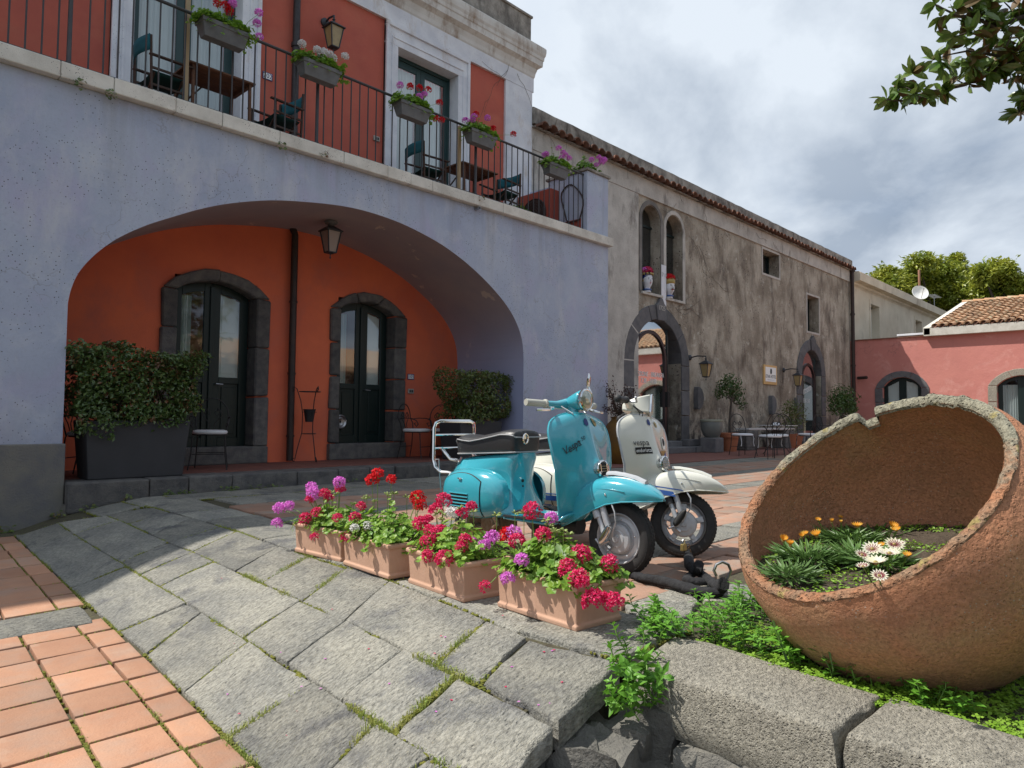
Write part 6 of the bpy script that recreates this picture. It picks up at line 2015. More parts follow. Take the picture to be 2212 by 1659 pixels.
# ------------------------------------------------------------ wrought-iron garden furniture
def iron_chair(label, group, arms=True, cushion=True, high=.92, ties=False):
    """seat centre at the origin, facing -y"""
    t = thing('iron_chair', label, 'chair', (0, 0, 0), group)
    r = .0085
    def T(name, pts, rr=r, n=6):
        mb = MB(); mb.tube(pts, rr, n); return mb.build(name, m_iron, t, smooth=True)
    for s in (-1, 1):
        T('leg', [(s * .19, -.18, .44), (s * .20, -.20, .2), (s * .23, -.24, 0)])
        T('leg', [(s * .17, .18, .44), (s * .18, .2, .22), (s * .20, .25, 0)])
    mb = MB(); pts = [V((.205 * math.cos(a) * (1.05 if math.sin(a) < 0 else 1), .20 * math.sin(a), .445)) for a in [i * pi / 9 for i in range(18)]]
    mb.tube(pts, .010, 6, closed=True)
    for y in (-.1, 0, .1): mb.tube([(-.18, y, .443), (.18, y, .443)], .005, 4)
    mb.build('seat_frame', m_iron, t, smooth=True)
    N = 14
    T('back_frame', [(-.17, .17, .44), (-.2, .20, .6)] + [(.20 * -math.cos(pi * i / N), .20 + .05, .68 + (high - .68) * math.sin(pi * i / N)) for i in range(N + 1)] + [(.2, .20, .6), (.17, .17, .44)])
    for s in (-1, 1):
        sp_ = [(s * (.07 + .055 * (1 - k / 22) * math.cos(k * .55)), .235, .70 + .06 * (1 - k / 22) * math.sin(k * .55) + .004 * k) for k in range(20)]
        T('scroll', [(s * .02, .19, .46), (s * .03, .22, .58)] + sp_, .006, 5)
        if arms:
            T('armrest', [(s * .20, .22, .66), (s * .235, .1, .68), (s * .245, -.05, .675), (s * .235, -.14, .64), (s * .225, -.17, .58), (s * .20, -.12, .54), (s * .205, -.08, .59), (s * .215, -.11, .60)], .008)
    T('stretcher', [(-.19, -.21, .2), (.19, -.21, .2)], .006); T('stretcher', [(-.18, .21, .2), (.18, .21, .2)], .006)
    if cushion:
        mb = MB(); rg = []
        for z, e in ((.45, .85), (.455, .99), (.475, 1.03), (.495, .98), (.505, .8)):
            rg.append([V((.205 * e * (abs(math.cos(a)) ** .6) * (1 if math.cos(a) > 0 else -1), .20 * e * (abs(math.sin(a)) ** .6) * (1 if math.sin(a) > 0 else -1), z)) for a in [2 * pi * i / 20 for i in range(20)]])
        mb.loft(rg); cu = mb.build('cushion', m_cushion, t, smooth=True)
        if ties:
            for s in (-1, 1):
                mb = MB(); mb.tube([(s * .15, -.19, .46), (s * .16, -.215, .40), (s * .145, -.22, .30), (s * .16, -.225, .22)], [.004, .007, .006, .009], 5); mb.build('tie', m_cushion, cu, smooth=True)
    return t


ga = 'wrought-iron chairs in the arcade'
q = onY(462, 1008, 9.15)
c1 = iron_chair('iron chair with white cushion between the trough planter and the left door', ga)
c1.location = (q.x - .03, 9.22, .172); c1.rotation_euler = (0, 0, -.5)
place(c1, (onY(908, 975, 9.45).x - .05, 9.5, .172), .35, 'iron armchair with white cushion under house number 105')
place(c1, (8.15, 9.45, .172), -.6, 'iron chair half hidden behind the bush on the right of the arcade')
place(c1, (2.55, 9.1, .172), .9, 'iron chair in the dark left corner behind the trough planter')
# little iron side table by the bush
q = onY(985, 882, 9.5)
t = thing('iron_side_table', 'small round iron table behind the right planter', 'table', (q.x, 9.5, .172))
mb = MB(); mb.lathe([(.001, .90), (.22, .90), (.22, .915), (.001, .915)], 20, (q.x, 9.5, 0)); mb.build('table_top', m_iron, t)
mb = MB(); mb.tube([(q.x, 9.5, .9), (q.x, 9.5, .19)], .015, 6); mb.lathe([(.14, .175), (.13, .19), (.02, .2)], 14, (q.x, 9.5, 0)); mb.build('pedestal', m_iron, t)
# tall plant stand between the doors
q = onY(664, 995, 9.75); x = q.x; y = 9.72
t = thing('plant_stand', 'tall curled wrought-iron plant stand beside the brown downpipe', 'plant stand', (x, y, .172))
for i in range(3):
    a = i * 2 * pi / 3 + .52; d = V((math.cos(a), math.sin(a), 0))
    pts = [V((x, y, 0)) + d * r + V((0, 0, z)) for r, z in ((.20, .19), (.225, .172 + .012), (.235, .21), (.215, .23), (.20, .21), (.17, .36), (.105, .62), (.10, .9), (.13, 1.1), (.19, 1.28), (.235, 1.315), (.245, 1.27), (.215, 1.26))]
    mb = MB(); mb.tube(pts, .0075, 6); mb.build('leg', m_iron, t, smooth=True)
for z, r in ((1.24, .16), (.93, .105), (.60, .10)):
    mb = MB(); mb.tube([(x + r * math.cos(a), y + r * math.sin(a), z) for a in [i * pi / 8 for i in range(16)]], .006, 5, closed=True); mb.build('hoop', m_iron, t, smooth=True)
mb = MB(); mb.lathe([(.06, .78), (.085, .95), (.095, .955), (.095, .975), (.08, .975), (.075, .93)], 16, (x, y, 0)); tag(mb.build('metal_pot', m_iron, None, smooth=True, ang=.7), 'small dark pot held in the iron plant stand', 'pot')

# ------------------------------------------------------------ terrace furniture
def director_chair(label, group=None):
    """folding director's chair, facing -y"""
    t = thing('folding_chair', label, 'chair', (0, 0, 0), group)
    for s in (-1, 1):
        x = s * .27
        for a, b in (((x, -.2, .03), (x, -.2, .64)), ((x, .2, .03), (x, .23, .88))):
            mb = MB(); mb.bar(a, b, .028, .022); mb.build('upright', m_wood2, t)
        mb = MB(); mb.bar((x, -.27, .655), (x, .24, .655), .045, .018); mb.build('armrest', m_wood2, t)
        for z in (.03, .50, .30):
            mb = MB(); mb.bar((x, -.22, z), (x, .22, z), .022, .025); mb.build('rail', m_wood2, t)
    for y in (-.16, .16):
        for s in (-1, 1):
            mb = MB(); mb.bar((s * .25, y + s * .012, .06), (-s * .25, y + s * .012, .46), .022, .018, up=(0, 1, 0)); mb.build('cross_leg', m_wood2, t)
    mb = MB(); mb.grid(8, 4, lambda u, v: V((-.255 + .51 * u, -.2 + .4 * v, .475 - .035 * math.sin(pi * u)))); solid(mb.build('seat', m_tealdark, t, smooth=True), .006)
    mb = MB(); mb.grid(8, 4, lambda u, v: V((-.275 + .55 * u, .235 + .055 * math.sin(pi * u) + .01 * v, .70 + .19 * v))); solid(mb.build('backrest', m_teal, t, smooth=True), .006)
    return t


def terrace_table(x, y, rz, label):
    t = thing('folding_table', label, 'table', (0, 0, 0))
    for i in range(6):
        mb = MB(); mb.box(-.42, .42, -.30 + i * .1, -.30 + i * .1 + .094, .715, .735); mb.build('slat', m_wood, t)
    for s in (-1, 1):
        mb = MB(); mb.bar((s * .36, -.27, .70), (s * .36, .27, .70), .03, .04); mb.build('batten', m_wood, t)
        for s2 in (-1, 1):
            mb = MB(); mb.bar((s * .36, s2 * .26, .70), (s * .36, s2 * .28, .01), .03, .035); mb.build('leg', m_wood, t)
        mb = MB(); mb.bar((s * .36, -.27, .2), (s * .36, .27, .2), .025, .03); mb.build('rail', m_wood, t)
    mb = MB(); mb.bar((-.36, 0, .25), (.36, 0, .25), .025, .03); mb.build('stretcher', m_wood, t)
    mb = MB(); mb.bar((-.36, .25, .3), (-.05, .25, .70), .02, .02); mb.build('brace', m_wood2, t)
    t.location = (x, y, 4.43); t.rotation_euler = (0, 0, rz); return t


gd = 'folding chairs on the terrace'
dc = director_chair('teal canvas folding chair left of the first terrace table', gd)


def at_rail(px, py, Y): return onY(px, py, Y).x


dc.location = (at_rail(350, 160, 8.95), 8.95, 4.43); dc.rotation_euler = (0, 0, -pi / 2 + pi)
place(dc, (at_rail(598, 240, 9.0), 9.0, 4.43), pi / 2 + .1 + pi, 'teal canvas folding chair right of the first terrace table, below number 202')
place(dc, (at_rail(925, 340, 9.0), 9.05, 4.43), pi / 2 - .1, 'teal canvas folding chair in front of the right terrace door')
place(dc, (at_rail(1082, 400, 8.95), 8.95, 4.43), pi / 2 + pi + .1, 'teal canvas folding chair near the corner of the terrace')
for o_, r_ in ((dc, pi / 2),): o_.rotation_euler = (0, 0, r_)
terrace_table(at_rail(462, 150, 8.95), 8.95, 0, 'brown slatted folding table before the left terrace door')
terrace_table(at_rail(1018, 345, 8.95), 9.0, 0, 'brown slatted folding table near the corner of the terrace')
for px, (z0, z1), lb in ((402, (4.46, 5.95), 'pale wooden pole leaning upright by the first terrace table'), (992, (4.46, 5.62), 'pale wooden pole upright by the second terrace table')):
    x = at_rail(px, 150 if px < 500 else 340, 8.5); mb = MB(); mb.box(x - .025, x + .025, 8.48, 8.52, z0, z1); tag(mb.build('wooden_pole', m_palewood, None, bevel=.004), lb, 'pole')

# ------------------------------------------------------------ things along the old building
q = onZ(1542, 972); x, y = q.x, q.y
x, y = 17.55, 9.3
q = onY(1541, 974, 9.25); x = q.x; y = 9.3
mb = MB(); mb.box(x - .23, x + .23, y - .24, y + .22, 0, .40); tag(mb.build('stone_cube', m_lava_b, None, bevel=.03), 'dark stone cube that carries the grey glazed pot', 'stone block')
t = thing('glazed_pot', 'round grey glazed pot with a pale rim on a stone cube', 'pot', (x, y, .42))
mb = MB(); mb.lathe([(.16, .40), (.23, .48), (.28, .62), (.295, .76), (.285, .82), (.26, .82), (.26, .7), (.001, .7)], 28, (x, y, 0)); mb.build('bowl', m_greypot, t, smooth=True, ang=.7)
mb = MB(); mb.lathe([(.288, .815), (.305, .83), (.305, .88), (.28, .885), (.262, .83)], 28, (x, y, 0), cap=False); mb.build('rim', m_greyrim, t, smooth=True)
q = onY(1576, 972, 9.3); x2 = q.x + .02
t = thing('flowerpot', 'plain terracotta pot holding the bonsai-like lemon tree', 'pot', (x2, 9.3, 0))
mb = MB(); mb.lathe([(.17, 0), (.235, .40), (.001, .40)], 24, (x2, 9.3, 0)); mb.build('pot_body', m_pot2, t, smooth=True, ang=.6)
mb = MB(); mb.lathe([(.235, .38), (.265, .39), (.265, .50), (.24, .52), (.225, .47)], 24, (x2, 9.3, 0), cap=False); mb.lathe([(.232, .34), (.242, .355), (.236, .37)], 24, (x2, 9.3, 0), cap=False); mb.build('rim', m_pot2, t, smooth=True, ang=.6)
mb = MB(); mb.lathe([(.001, .48), (.23, .47)], 20, (x2, 9.3, 0), cap=False); mb.build('soil', m_soil, t)


def small_tree(name, label, cat, x, y, z, trunk, crown, n, L, w, m, seed, rad):
    random.seed(seed)
    t = thing(name, label, cat, (x, y, z))
    mb = MB(); tips = []
    mb.tube([V((x, y, z)) + V(p) for p in trunk], [.045, .04, .032, .026][:len(trunk)] if len(trunk) <= 4 else .035, 8)
    e = V((x, y, z)) + V(trunk[-1])
    for c in crown:
        tip = V((x, y, z)) + V(c[:3]); m_ = (e + tip) / 2 + V((U(-.08, .08), U(-.05, .05), U(-.05, .08)))
        mb.tube([e, m_, tip], [.022, .015, .006], 6); tips.append((tip, c[3]))
    mb.build('trunk', m_bark, t, smooth=True)
    mb = MB(); tot = sum(c[3] ** 2 for c in crown)
    for tip, r in tips:
        for _ in range(int(n * r * r / tot)):
            d = rdir(); p = tip + d * r * (R() ** .4) * (1 + .3 * noise.noise(d * 3)); leafquad(mb, p, (d + rdir() + V((0, 0, .6))).normalized(), rdir() + V((0, 0, -.2)), L * U(.7, 1.2), w * U(.8, 1.1))
    stuff(mb.build('leaves', m, t)); return t


small_tree('lemon_tree', 'small windswept lemon tree in the terracotta pot', 'tree', x2, 9.3, .45, [(0, 0, 0), (.0, 0, .35), (.05, 0, .7), (.12, 0, 1.0)], [(-.25, 0, 1.35, .28), (.05, 0, 1.45, .3), (.35, 0, 1.2, .26), (.6, .1, 1.05, .2), (.75, 0, .85, .14), (-.4, .1, 1.15, .18)], 900, .085, .045, m_lemon, 8, 0)
q = onY(1608, 972, 9.25)
for k, (px, lb) in enumerate(((1609, 'dark basalt block under the left end of the stone bench'), (1692, 'dark basalt block under the right end of the stone bench'))):
    q = onY(px, 970, 9.4); mb = MB(); mb.box(q.x - .33, q.x + .33, 9.15, 9.7, 0, .56)
    for i, v in enumerate(mb.v): mb.v[i] = (v[0] + U(-.03, .03), v[1] + U(-.03, .03), v[2] + (U(-.02, .02) if v[2] > .1 else 0))
    tag(mb.build('basalt_block', m_lava, None, bevel=.03), lb, 'stone block')
    if k == 0: bx0 = q.x
    else: bx1 = q.x
mb = MB(); mb.box(bx0 - .15, bx1 + .45, 9.2, 9.62, .585, .64); tag(mb.build('bench_slab', m_marble, None, bevel=.008), 'pale stone slab laid over two basalt blocks as a bench', 'bench')
# amphora and its dry shrub, by the corner of the arcade
q = onY(1335, 1003, 8.9); xa = onZ(1336, 1000).x; ya = onZ(1336, 1000).y
xa, ya = 11.05 * 1.0, 8.0
pq = onZ(1337, 1004); xa, ya = pq.x + .25, pq.y + .15
t = thing('ochre_amphora', 'tall ochre glazed amphora-shaped jar beside the corner of the arcade', 'jar', (xa, ya, 0))
hs_ = (onY(1337, 900, ya).z)
mb = MB(); H_ = hs_
mb.lathe([(.18, 0), (.21, .04), (.29, H_ * .30), (.325, H_ * .55), (.315, H_ * .70), (.25, H_ * .84), (.175, H_ * .92), (.17, H_ * .96), (.20, H_), (.16, H_ * 1.0), (.14, H_ * .93)], 32, (xa, ya, 0), cap=False); mb.build('body', m_amph, t, smooth=True)
mb = MB(); mb.lathe([(.001, H_ * .95), (.15, H_ * .94)], 16, (xa, ya, 0), cap=False); mb.build('soil', m_soil, t)
t = thing('dry_shrub', 'half-dry dark reddish shrub growing out of the ochre jar', 'shrub', (xa, ya, H_))
random.seed(12); mb = MB(); lv_ = MB()
for i in range(34):
    a = U(0, 2 * pi); e = V((xa + math.cos(a) * U(.15, .5), ya + math.sin(a) * U(.1, .45), H_ + U(.1, .75))); b = V((xa, ya, H_ - .05)); m_ = (b + e) / 2 + V((U(-.06, .06), U(-.06, .06), .08))
    mb.tube([b, m_, e], [.010, .007, .003], 4)
    for _ in range(22): leafquad(lv_, b + (e - b) * U(.45, 1.05) + rdir() * .05, rdir(), rdir(), .05, .026)
mb.build('branches', m_twig, t); stuff(lv_.build('leaves', m_dry, t))

# cafe tables and chairs before the restaurant
gc = 'iron cafe chairs on the square'
q = onZ(1692, 992)
c2 = iron_chair('iron cafe chair with white tied cushion nearest on the square', gc, arms=False, ties=True, high=.95)
c2.location = (q.x - .1, q.y + .25, 0); c2.rotation_euler = (0, 0, 2.5); c2.scale = (1.08, 1.08, 1.08)
qx0, qy0 = c2.location.x, c2.location.y
place(c2, (qx0 + 1.0, qy0 + .25, 0), 2.3, 'iron cafe chair with white cushion just behind the nearest one', sc=1.08)
place(c2, (qx0 + .9, qy0 + 1.1, 0), -.6, 'iron cafe chair with its back to the restaurant door', sc=1.08)
place(c2, (qx0 + 3.0, qy0 + .3, 0), 2.9, 'iron cafe chair right of the first cafe table', sc=1.08)
place(c2, (qx0 + 4.4, qy0 - .3, 0), 1.2, 'iron cafe chair whose back rises over the left shoulder of the big jar', sc=1.08)
q = onY(1757, 919, 7.6)
for (x, y, lb, gl_) in ((qx0 + 2.1, qy0 + .75, 'round iron cafe table with a small white box on it', True), (qx0 + 5.0, qy0 + .5, 'round iron cafe table half hidden by the big jar', False)):
    t = thing('cafe_table', lb, 'table', (x, y, 0))
    mb = MB(); mb.lathe([(.001, .735), (.50, .735), (.50, .75), (.001, .75)], 30, (x, y, 0)); mb.build('table_top', m_marble if gl_ else m_iron, t, smooth=True, ang=.6)
    for i in range(4):
        a = i * pi / 2 + .4; d = V((math.cos(a), math.sin(a), 0)); mb = MB(); mb.tube([V((x, y, 0)) + d * r + V((0, 0, z)) for r, z in ((.32, .73), (.1, .45), (.12, .3), (.34, .01))], .010, 6); mb.build('leg', m_iron, t, smooth=True)
    if gl_:
        mb = MB(); mb.box(x - .12, x + .05, y - .05, y + .05, .752, .82); tag(mb.build('napkin_box', m_white, None, bevel=.006), 'small white box on the round cafe table', 'box')
        mb = MB(); mb.lathe([(.03, .752), (.045, .758), (.035, .79), (.03, .795)], 12, (x - .38, y - .1, 0)); tag(mb.build('ashtray', m_white, None, smooth=True), 'small white cup on the cafe table edge', 'cup')
# chair whose top shows at the far right edge
place(c2, (onZ(2200, 985).x - 1.0, onZ(2200, 985).y, 0), 1.5, 'iron chair at the right edge before the pink house', sc=1.08)
# plants by the restaurant door
q = onY(1818, 900, 9.0)
small_tree('potted_lemon', 'round leafy citrus bush before the far downpipe', 'tree', q.x, 9.0, .5, [(0, 0, 0), (0, 0, .35), (0, 0, .6)], [(-.45, 0, 1.1, .38), (0, 0, 1.3, .42), (.5, 0, 1.2, .42), (.1, -.2, .85, .36), (.75, 0, .9, .3), (-.6, 0, .8, .28)], 1500, .10, .055, m_lemon, 9, 0)
mb = MB(); mb.lathe([(.3, 0), (.42, .5), (.45, .5), (.45, .6), (.38, .6), (.001, .55)], 20, (q.x, 9.0, 0)); tag(mb.build('flowerpot', m_pot2, None, smooth=True, ang=.6), 'terracotta pot of the citrus bush by the far downpipe', 'pot')
q = onY(1712, 880, 9.3)
small_tree('flowering_shrub', 'shrub with pale yellow flowers left of the restaurant door', 'shrub', q.x, 9.3, .4, [(0, 0, 0), (0, 0, .3)], [(-.35, 0, .75, .35), (.1, 0, .9, .35), (.5, 0, .7, .33), (.3, 0, .4, .3), (-.2, 0, .4, .3)], 900, .08, .04, m_hedge2, 10, 0)
q = onY(1700, 930, 9.2)
mb = MB(); mb.lathe([(.3, 0), (.42, .45), (.38, .45), (.001, .42)], 18, (q.x + .5, 9.3, 0)); tag(mb.build('round_pot', m_pot2, None, smooth=True, ang=.6), 'low terracotta pot of the shrub left of the restaurant door', 'pot')

# ------------------------------------------------------------ majolica heads in the twin windows
def head_vase(x, z, man, label):
    t = thing('majolica_head', label, 'vase', (x, 9.97, z))
    y = 9.98
    def turn(mb): return mb
    f = V((-.35, -.94, 0)).normalized(); s = f.cross(V((0, 0, 1)))
    mb = MB(); rg = []
    for zz, rx, ry, off in ((0, .10, .10, 0), (.03, .085, .085, 0), (.09, .07, .07, 0), (.14, .085, .09, .01), (.19, .105, .115, .02), (.27, .125, .13, .02), (.36, .125, .13, .015), (.42, .12, .12, .01)):
        ring = []
        for i in range(20):
            a = 2 * pi * i / 20; c_, s_ = math.cos(a), math.sin(a); k = 1.0
            p = V((x, y, z + zz)) + f * (c_ * ry + off) + s * (s_ * rx)
            ring.append(p)
        rg.append(ring)
    mb.loft(rg); mb.build('face', m_white, t, smooth=True)
    C_ = V((x, y, z))
    mb = MB(); mb.tube([C_ + f * .148 + V((0, 0, .32)), C_ + f * .175 + V((0, 0, .265)), C_ + f * .15 + V((0, 0, .25))], [.010, .018, .010], 6); mb.build('nose', m_white, t, smooth=True)
    for q in (-1, 1):
        mb = MB(); mb.sphere(C_ + f * .135 + s * (q * .045) + V((0, 0, .315)), .014, 8, 5, (1, 1, .6)); mb.build('eye', m_ink, t)
        mb = MB(); mb.tube([C_ + f * .14 + s * (q * .02) + V((0, 0, .345)), C_ + f * .13 + s * (q * .07) + V((0, 0, .34))], .006, 4); mb.build('eyebrow', m_ink, t)
        mb = MB(); mb.sphere(C_ + s * (q * .128) + V((0, 0, .29)), .025, 8, 6, (.6, 1, 1.3)); mb.build('ear', m_gold, t)
    mb = MB(); mb.sphere(C_ + f * .145 + V((0, 0, .215)), .02, 8, 5, (1.2, 1, .5)); mb.build('mouth', m_pred, t)
    if man:
        mb = MB()
        for q in (-1, 1): mb.tube([C_ + f * .15 + V((0, 0, .235)), C_ + f * .135 + s * (q * .06) + V((0, 0, .215))], [.011, .004], 5)
        mb.build('moustache', m_ink, t)
        mb = MB(); mb.lathe([(.13, z + .36), (.15, z + .40), (.16, z + .46), (.13, z + .52), (.1, z + .54)], 18, (x, y, 0)); mb.build('turban', m_gold, t, smooth=True)
    else:
        mb = MB(); mb.lathe([(.128, z + .34), (.135, z + .40), (.11, z + .44), (.13, z + .48)], 18, (x, y, 0)); mb.build('hair', m_inkblue, t, smooth=True)
        mb = MB()
        for i in range(10): a = i * 2 * pi / 10; mb.sphere((x + .14 * math.cos(a), y + .14 * math.sin(a), z + .46), .035, 6, 5)
        mb.build('crown', m_gold, t, smooth=True)
    mb = MB(); mb.tube([(x + .10 * math.cos(a), y + .10 * math.sin(a), z + .06) for a in [i * pi / 8 for i in range(16)]], .018, 6, closed=True); mb.build('collar', m_stripe, t, smooth=True)
    random.seed(int(x * 10)); fl = MB()
    for i in range(150):
        d = rdir(); d.z = abs(d.z); leafquad(fl, V((x, y, z + .53)) + V((d.x * .17, d.y * .15, d.z * .13)), d, rdir(), .05, .04)
    fl.build('flowers', m_pred if man else m_pcrim, t)
    if not man:
        fl = MB()
        for i in range(60):
            d = rdir(); d.z = abs(d.z); leafquad(fl, V((x - .13, y, z + .55)) + d * .07, d, rdir(), .045, .035)
        fl.build('flowers', m_pmag, t)


head_vase(onY(1400, 628, 9.95).x, 4.12, False, 'white majolica head of a lady with a flower crown in the left arched window')
head_vase(onY(1448, 642, 9.95).x, 4.1, True, 'majolica head of a moustached man with red flowers in the right arched window')
# ------------------------------------------------------------ geraniums
def ger_leaf(mb, p, nrm, r, cup=.25):
    a0 = U(0, 2 * pi); x = nrm.cross(V((.31, .2, .93)));
    if x.length < .1: x = nrm.cross(V((1, 0, 0)))
    x.normalize(); y = nrm.cross(x); b = len(mb.v); n = 10
    mb.v.append(tuple(p)); mb.mi += [mb.cur] * (n - 1)
    for i in range(n):
        a = a0 + (2 * pi - .5) * i / (n - 1); k = r * (.86 if i % 2 else 1.08)
        q = p + (x * math.cos(a) + y * math.sin(a)) * k + nrm * (k * cup * (1 if i % 2 else .6))
        mb.v.append(tuple(q))
    for i in range(n - 1): mb.f.append((b, b + 1 + i, b + 2 + i))


def head_mesh(name, seed, m, npet=95, r=.033, flat=.9):
    random.seed(seed); mb = MB()
    for i in range(npet):
        d = rdir()
        if d.z < -.55: d.z = -d.z
        p = V((d.x, d.y, d.z * flat)) * r * U(.80, 1.0); s_ = r * U(.34, .46)
        nr = (d + rdir() * .55).normalized(); x = nr.cross(rdir()).normalized(); y = nr.cross(x)
        b = len(mb.v); c = .35 * s_
        mb.v += [tuple(p), tuple(p + x * s_ * .5 + y * s_ * .35 + nr * c * .3), tuple(p + x * s_ + nr * c), tuple(p + x * s_ * .5 - y * s_ * .35 + nr * c * .3)]
        mb.v += [tuple(p), tuple(p - x * s_ * .45 + y * s_ * .35 + nr * c * .5), tuple(p - x * s_ * .85 + nr * c * .9), tuple(p - x * s_ * .45 - y * s_ * .35 + nr * c * .5)]
        mb.f += [(b, b + 1, b + 2, b + 3), (b + 4, b + 5, b + 6, b + 7)]; mb.mi += [0, 0]
    return mb.mesh(name, m)


HEADS = {k: [head_mesh('flower_head', i * 7 + j, m, 110 if k != 'p' else 60) for j in range(2)] for i, (k, m) in enumerate((('r', m_pred), ('c', m_pcrim), ('m', m_pmag), ('w', m_pwhite), ('p', m_pcrim)))}
mb = MB()
for i in range(9):
    d = rdir(); d.z = abs(d.z) * .7; mb.tube([V((0, 0, 0)), V(d) * .016, V(d) * .022], [.0015, .0035, .0008], 4)
BUD = mb.mesh('flower_bud', m_bud)


def geranium(name, label, cat, loc, L, Wd, n, heads, rz=0.0, up=.12, spread=1.04, leafr=.022, seed=0, group=None, hang=.15, buds=5, hs=1.0, stemr=.0022):
    """loc = centre of the soil surface; L along local y, Wd along local x; heads = list of (world point, colour, size)"""
    random.seed(seed)
    t = thing(name, label, cat, loc, group)
    c = V(loc); ca, sa = math.cos(rz), math.sin(rz)
    def w(x, y, z): return V((c.x + x * ca - y * sa, c.y + x * sa + y * ca, c.z + z))
    lf = MB(); st = MB(); n = int(n * 1.7); leafr *= .84
    for i in range(n):
        y = U(-1, 1) * L / 2 * spread; x = U(-1, 1) * Wd / 2 * spread * (1.12 if i % 5 else 1.3)
        e = max(0, 1 - (y / (L / 2 * spread * 1.05)) ** 2) * max(0, 1 - (x / (Wd / 2 * spread * 1.3)) ** 2)
        z = up * (e ** .5) * U(.35, 1.0)
        if abs(x) > Wd / 2 or abs(y) > L / 2: z = U(-hang, .5) * up
        z *= .75 + .5 * noise.noise(V((x * 8 + seed, y * 8, 1)))
        z = max(z, .02 if abs(x) < Wd / 2 * 1.15 and abs(y) < L / 2 else z)
        p = w(x, y, z)
        nr = (V((x * ca * 2, y * 2, .06)).normalized() * .5 + rdir() * .45 + V((-.15, .1, .75))).normalized()
        ger_leaf(lf, p, nr, leafr * U(.6, 1.2))
        b = w(x * .45, y * .75, -.005)
        if R() < .6: st.tube([b, (b + p) / 2 + V((0, 0, .012)), p], [stemr, stemr * .8, stemr * .5], 3, caps=False)
    stuff(lf.build('leaves', m_ger, t)) if n > 0 else None
    for (p, k, s_) in heads:
        p = V(p); o = inst('flower_head', random.choice(HEADS[k]), t, p, rot=(U(-.4, .4), U(-.4, .4), U(0, 6)), sc=s_ * hs)
        dx = (p.x - c.x) * ca + (p.y - c.y) * sa; dy = -(p.x - c.x) * sa + (p.y - c.y) * ca
        b = w(max(-Wd * .3, min(Wd * .3, dx * .5)), max(-L * .42, min(L * .42, dy * .8)), .0)
        st.tube([b, (b + p) / 2 + V((0, 0, .03)), p - V((0, 0, .01))], [.003, .0026, .002], 4, caps=False)
    for i in range(buds):
        p = w(U(-.5, .5) * Wd, U(-.5, .5) * L, up * U(.8, 1.15)); inst('flower_bud', BUD, t, p, rot=(U(-.6, .6), U(-.6, .6), 0), sc=U(.9, 1.4))
        st.tube([w(0, 0, 0) + (p - w(0, 0, 0)) * V((1, 1, 0)).length * 0, p], [.0024, .0018], 3, caps=False) if False else st.tube([V((p.x, p.y, c.z)), p], [.0024, .0018], 3, caps=False)
    stuff(st.build('stems', m_gerstem, t))
    return t


# terracotta boxes
def flower_box(loc, rz, label, group, first=None):
    if first is not None: return place(first, loc, rz, label)
    t = thing('flower_box', label, 'planter', (0, 0, 0), group)
    L, Wd, Hh = .508, .285, .185
    def rg(z, e): return [V((-Wd / 2 - e, -L / 2 - e, z)), V((Wd / 2 + e, -L / 2 - e, z)), V((Wd / 2 + e, L / 2 + e, z)), V((-Wd / 2 - e, L / 2 + e, z))]
    mb = MB(); mb.loft([rg(0, -.012), rg(.002, -.004), rg(.022, -.002), rg(.028, -.010), rg(.16, -.003), rg(Hh - .004, -.003), rg(Hh - .004, -.022), rg(.13, -.026)]); mb.build('box', m_pot, t, bevel=.006, seg=2)
    mb = MB(); mb.loft([rg(.158, -.004), rg(.163, .006), rg(.178, .008), rg(Hh, .002), rg(Hh, -.018), rg(.16, -.022)], cap=False); mb.build('rim', m_pot, t, bevel=.004, seg=2)
    mb = MB(); mb.add(rg(.150, -.022), [(0, 1, 2, 3)]); mb.build('soil', m_soil, t)
    t.location = loc; t.rotation_euler = (0, 0, rz); return t


BOX = [((2.345 + .155, 3.905, 0), .03), ((2.31 + .155, 3.33, 0), -.09), ((2.285 + .155, 2.70, 0), -.13), ((2.285 + .165, 2.05, 0), -.10)]
gb = 'terracotta flower boxes in a row'
fb = flower_box(BOX[0][0], BOX[0][1], 'terracotta flower box farthest from the camera, with magenta blooms leaning over its left end', gb)
for (l, r_), lb in zip(BOX[1:], ('second terracotta flower box, with white blooms hanging over its rim', 'third terracotta flower box, full of crimson blooms', 'nearest terracotta flower box, with shadows of leaves over its long side')):
    flower_box(l, r_, lb, gb, fb)


def P5(zx, zy, X): return onX(553 + .375 * zx, 995.4 + .375 * zy, X)


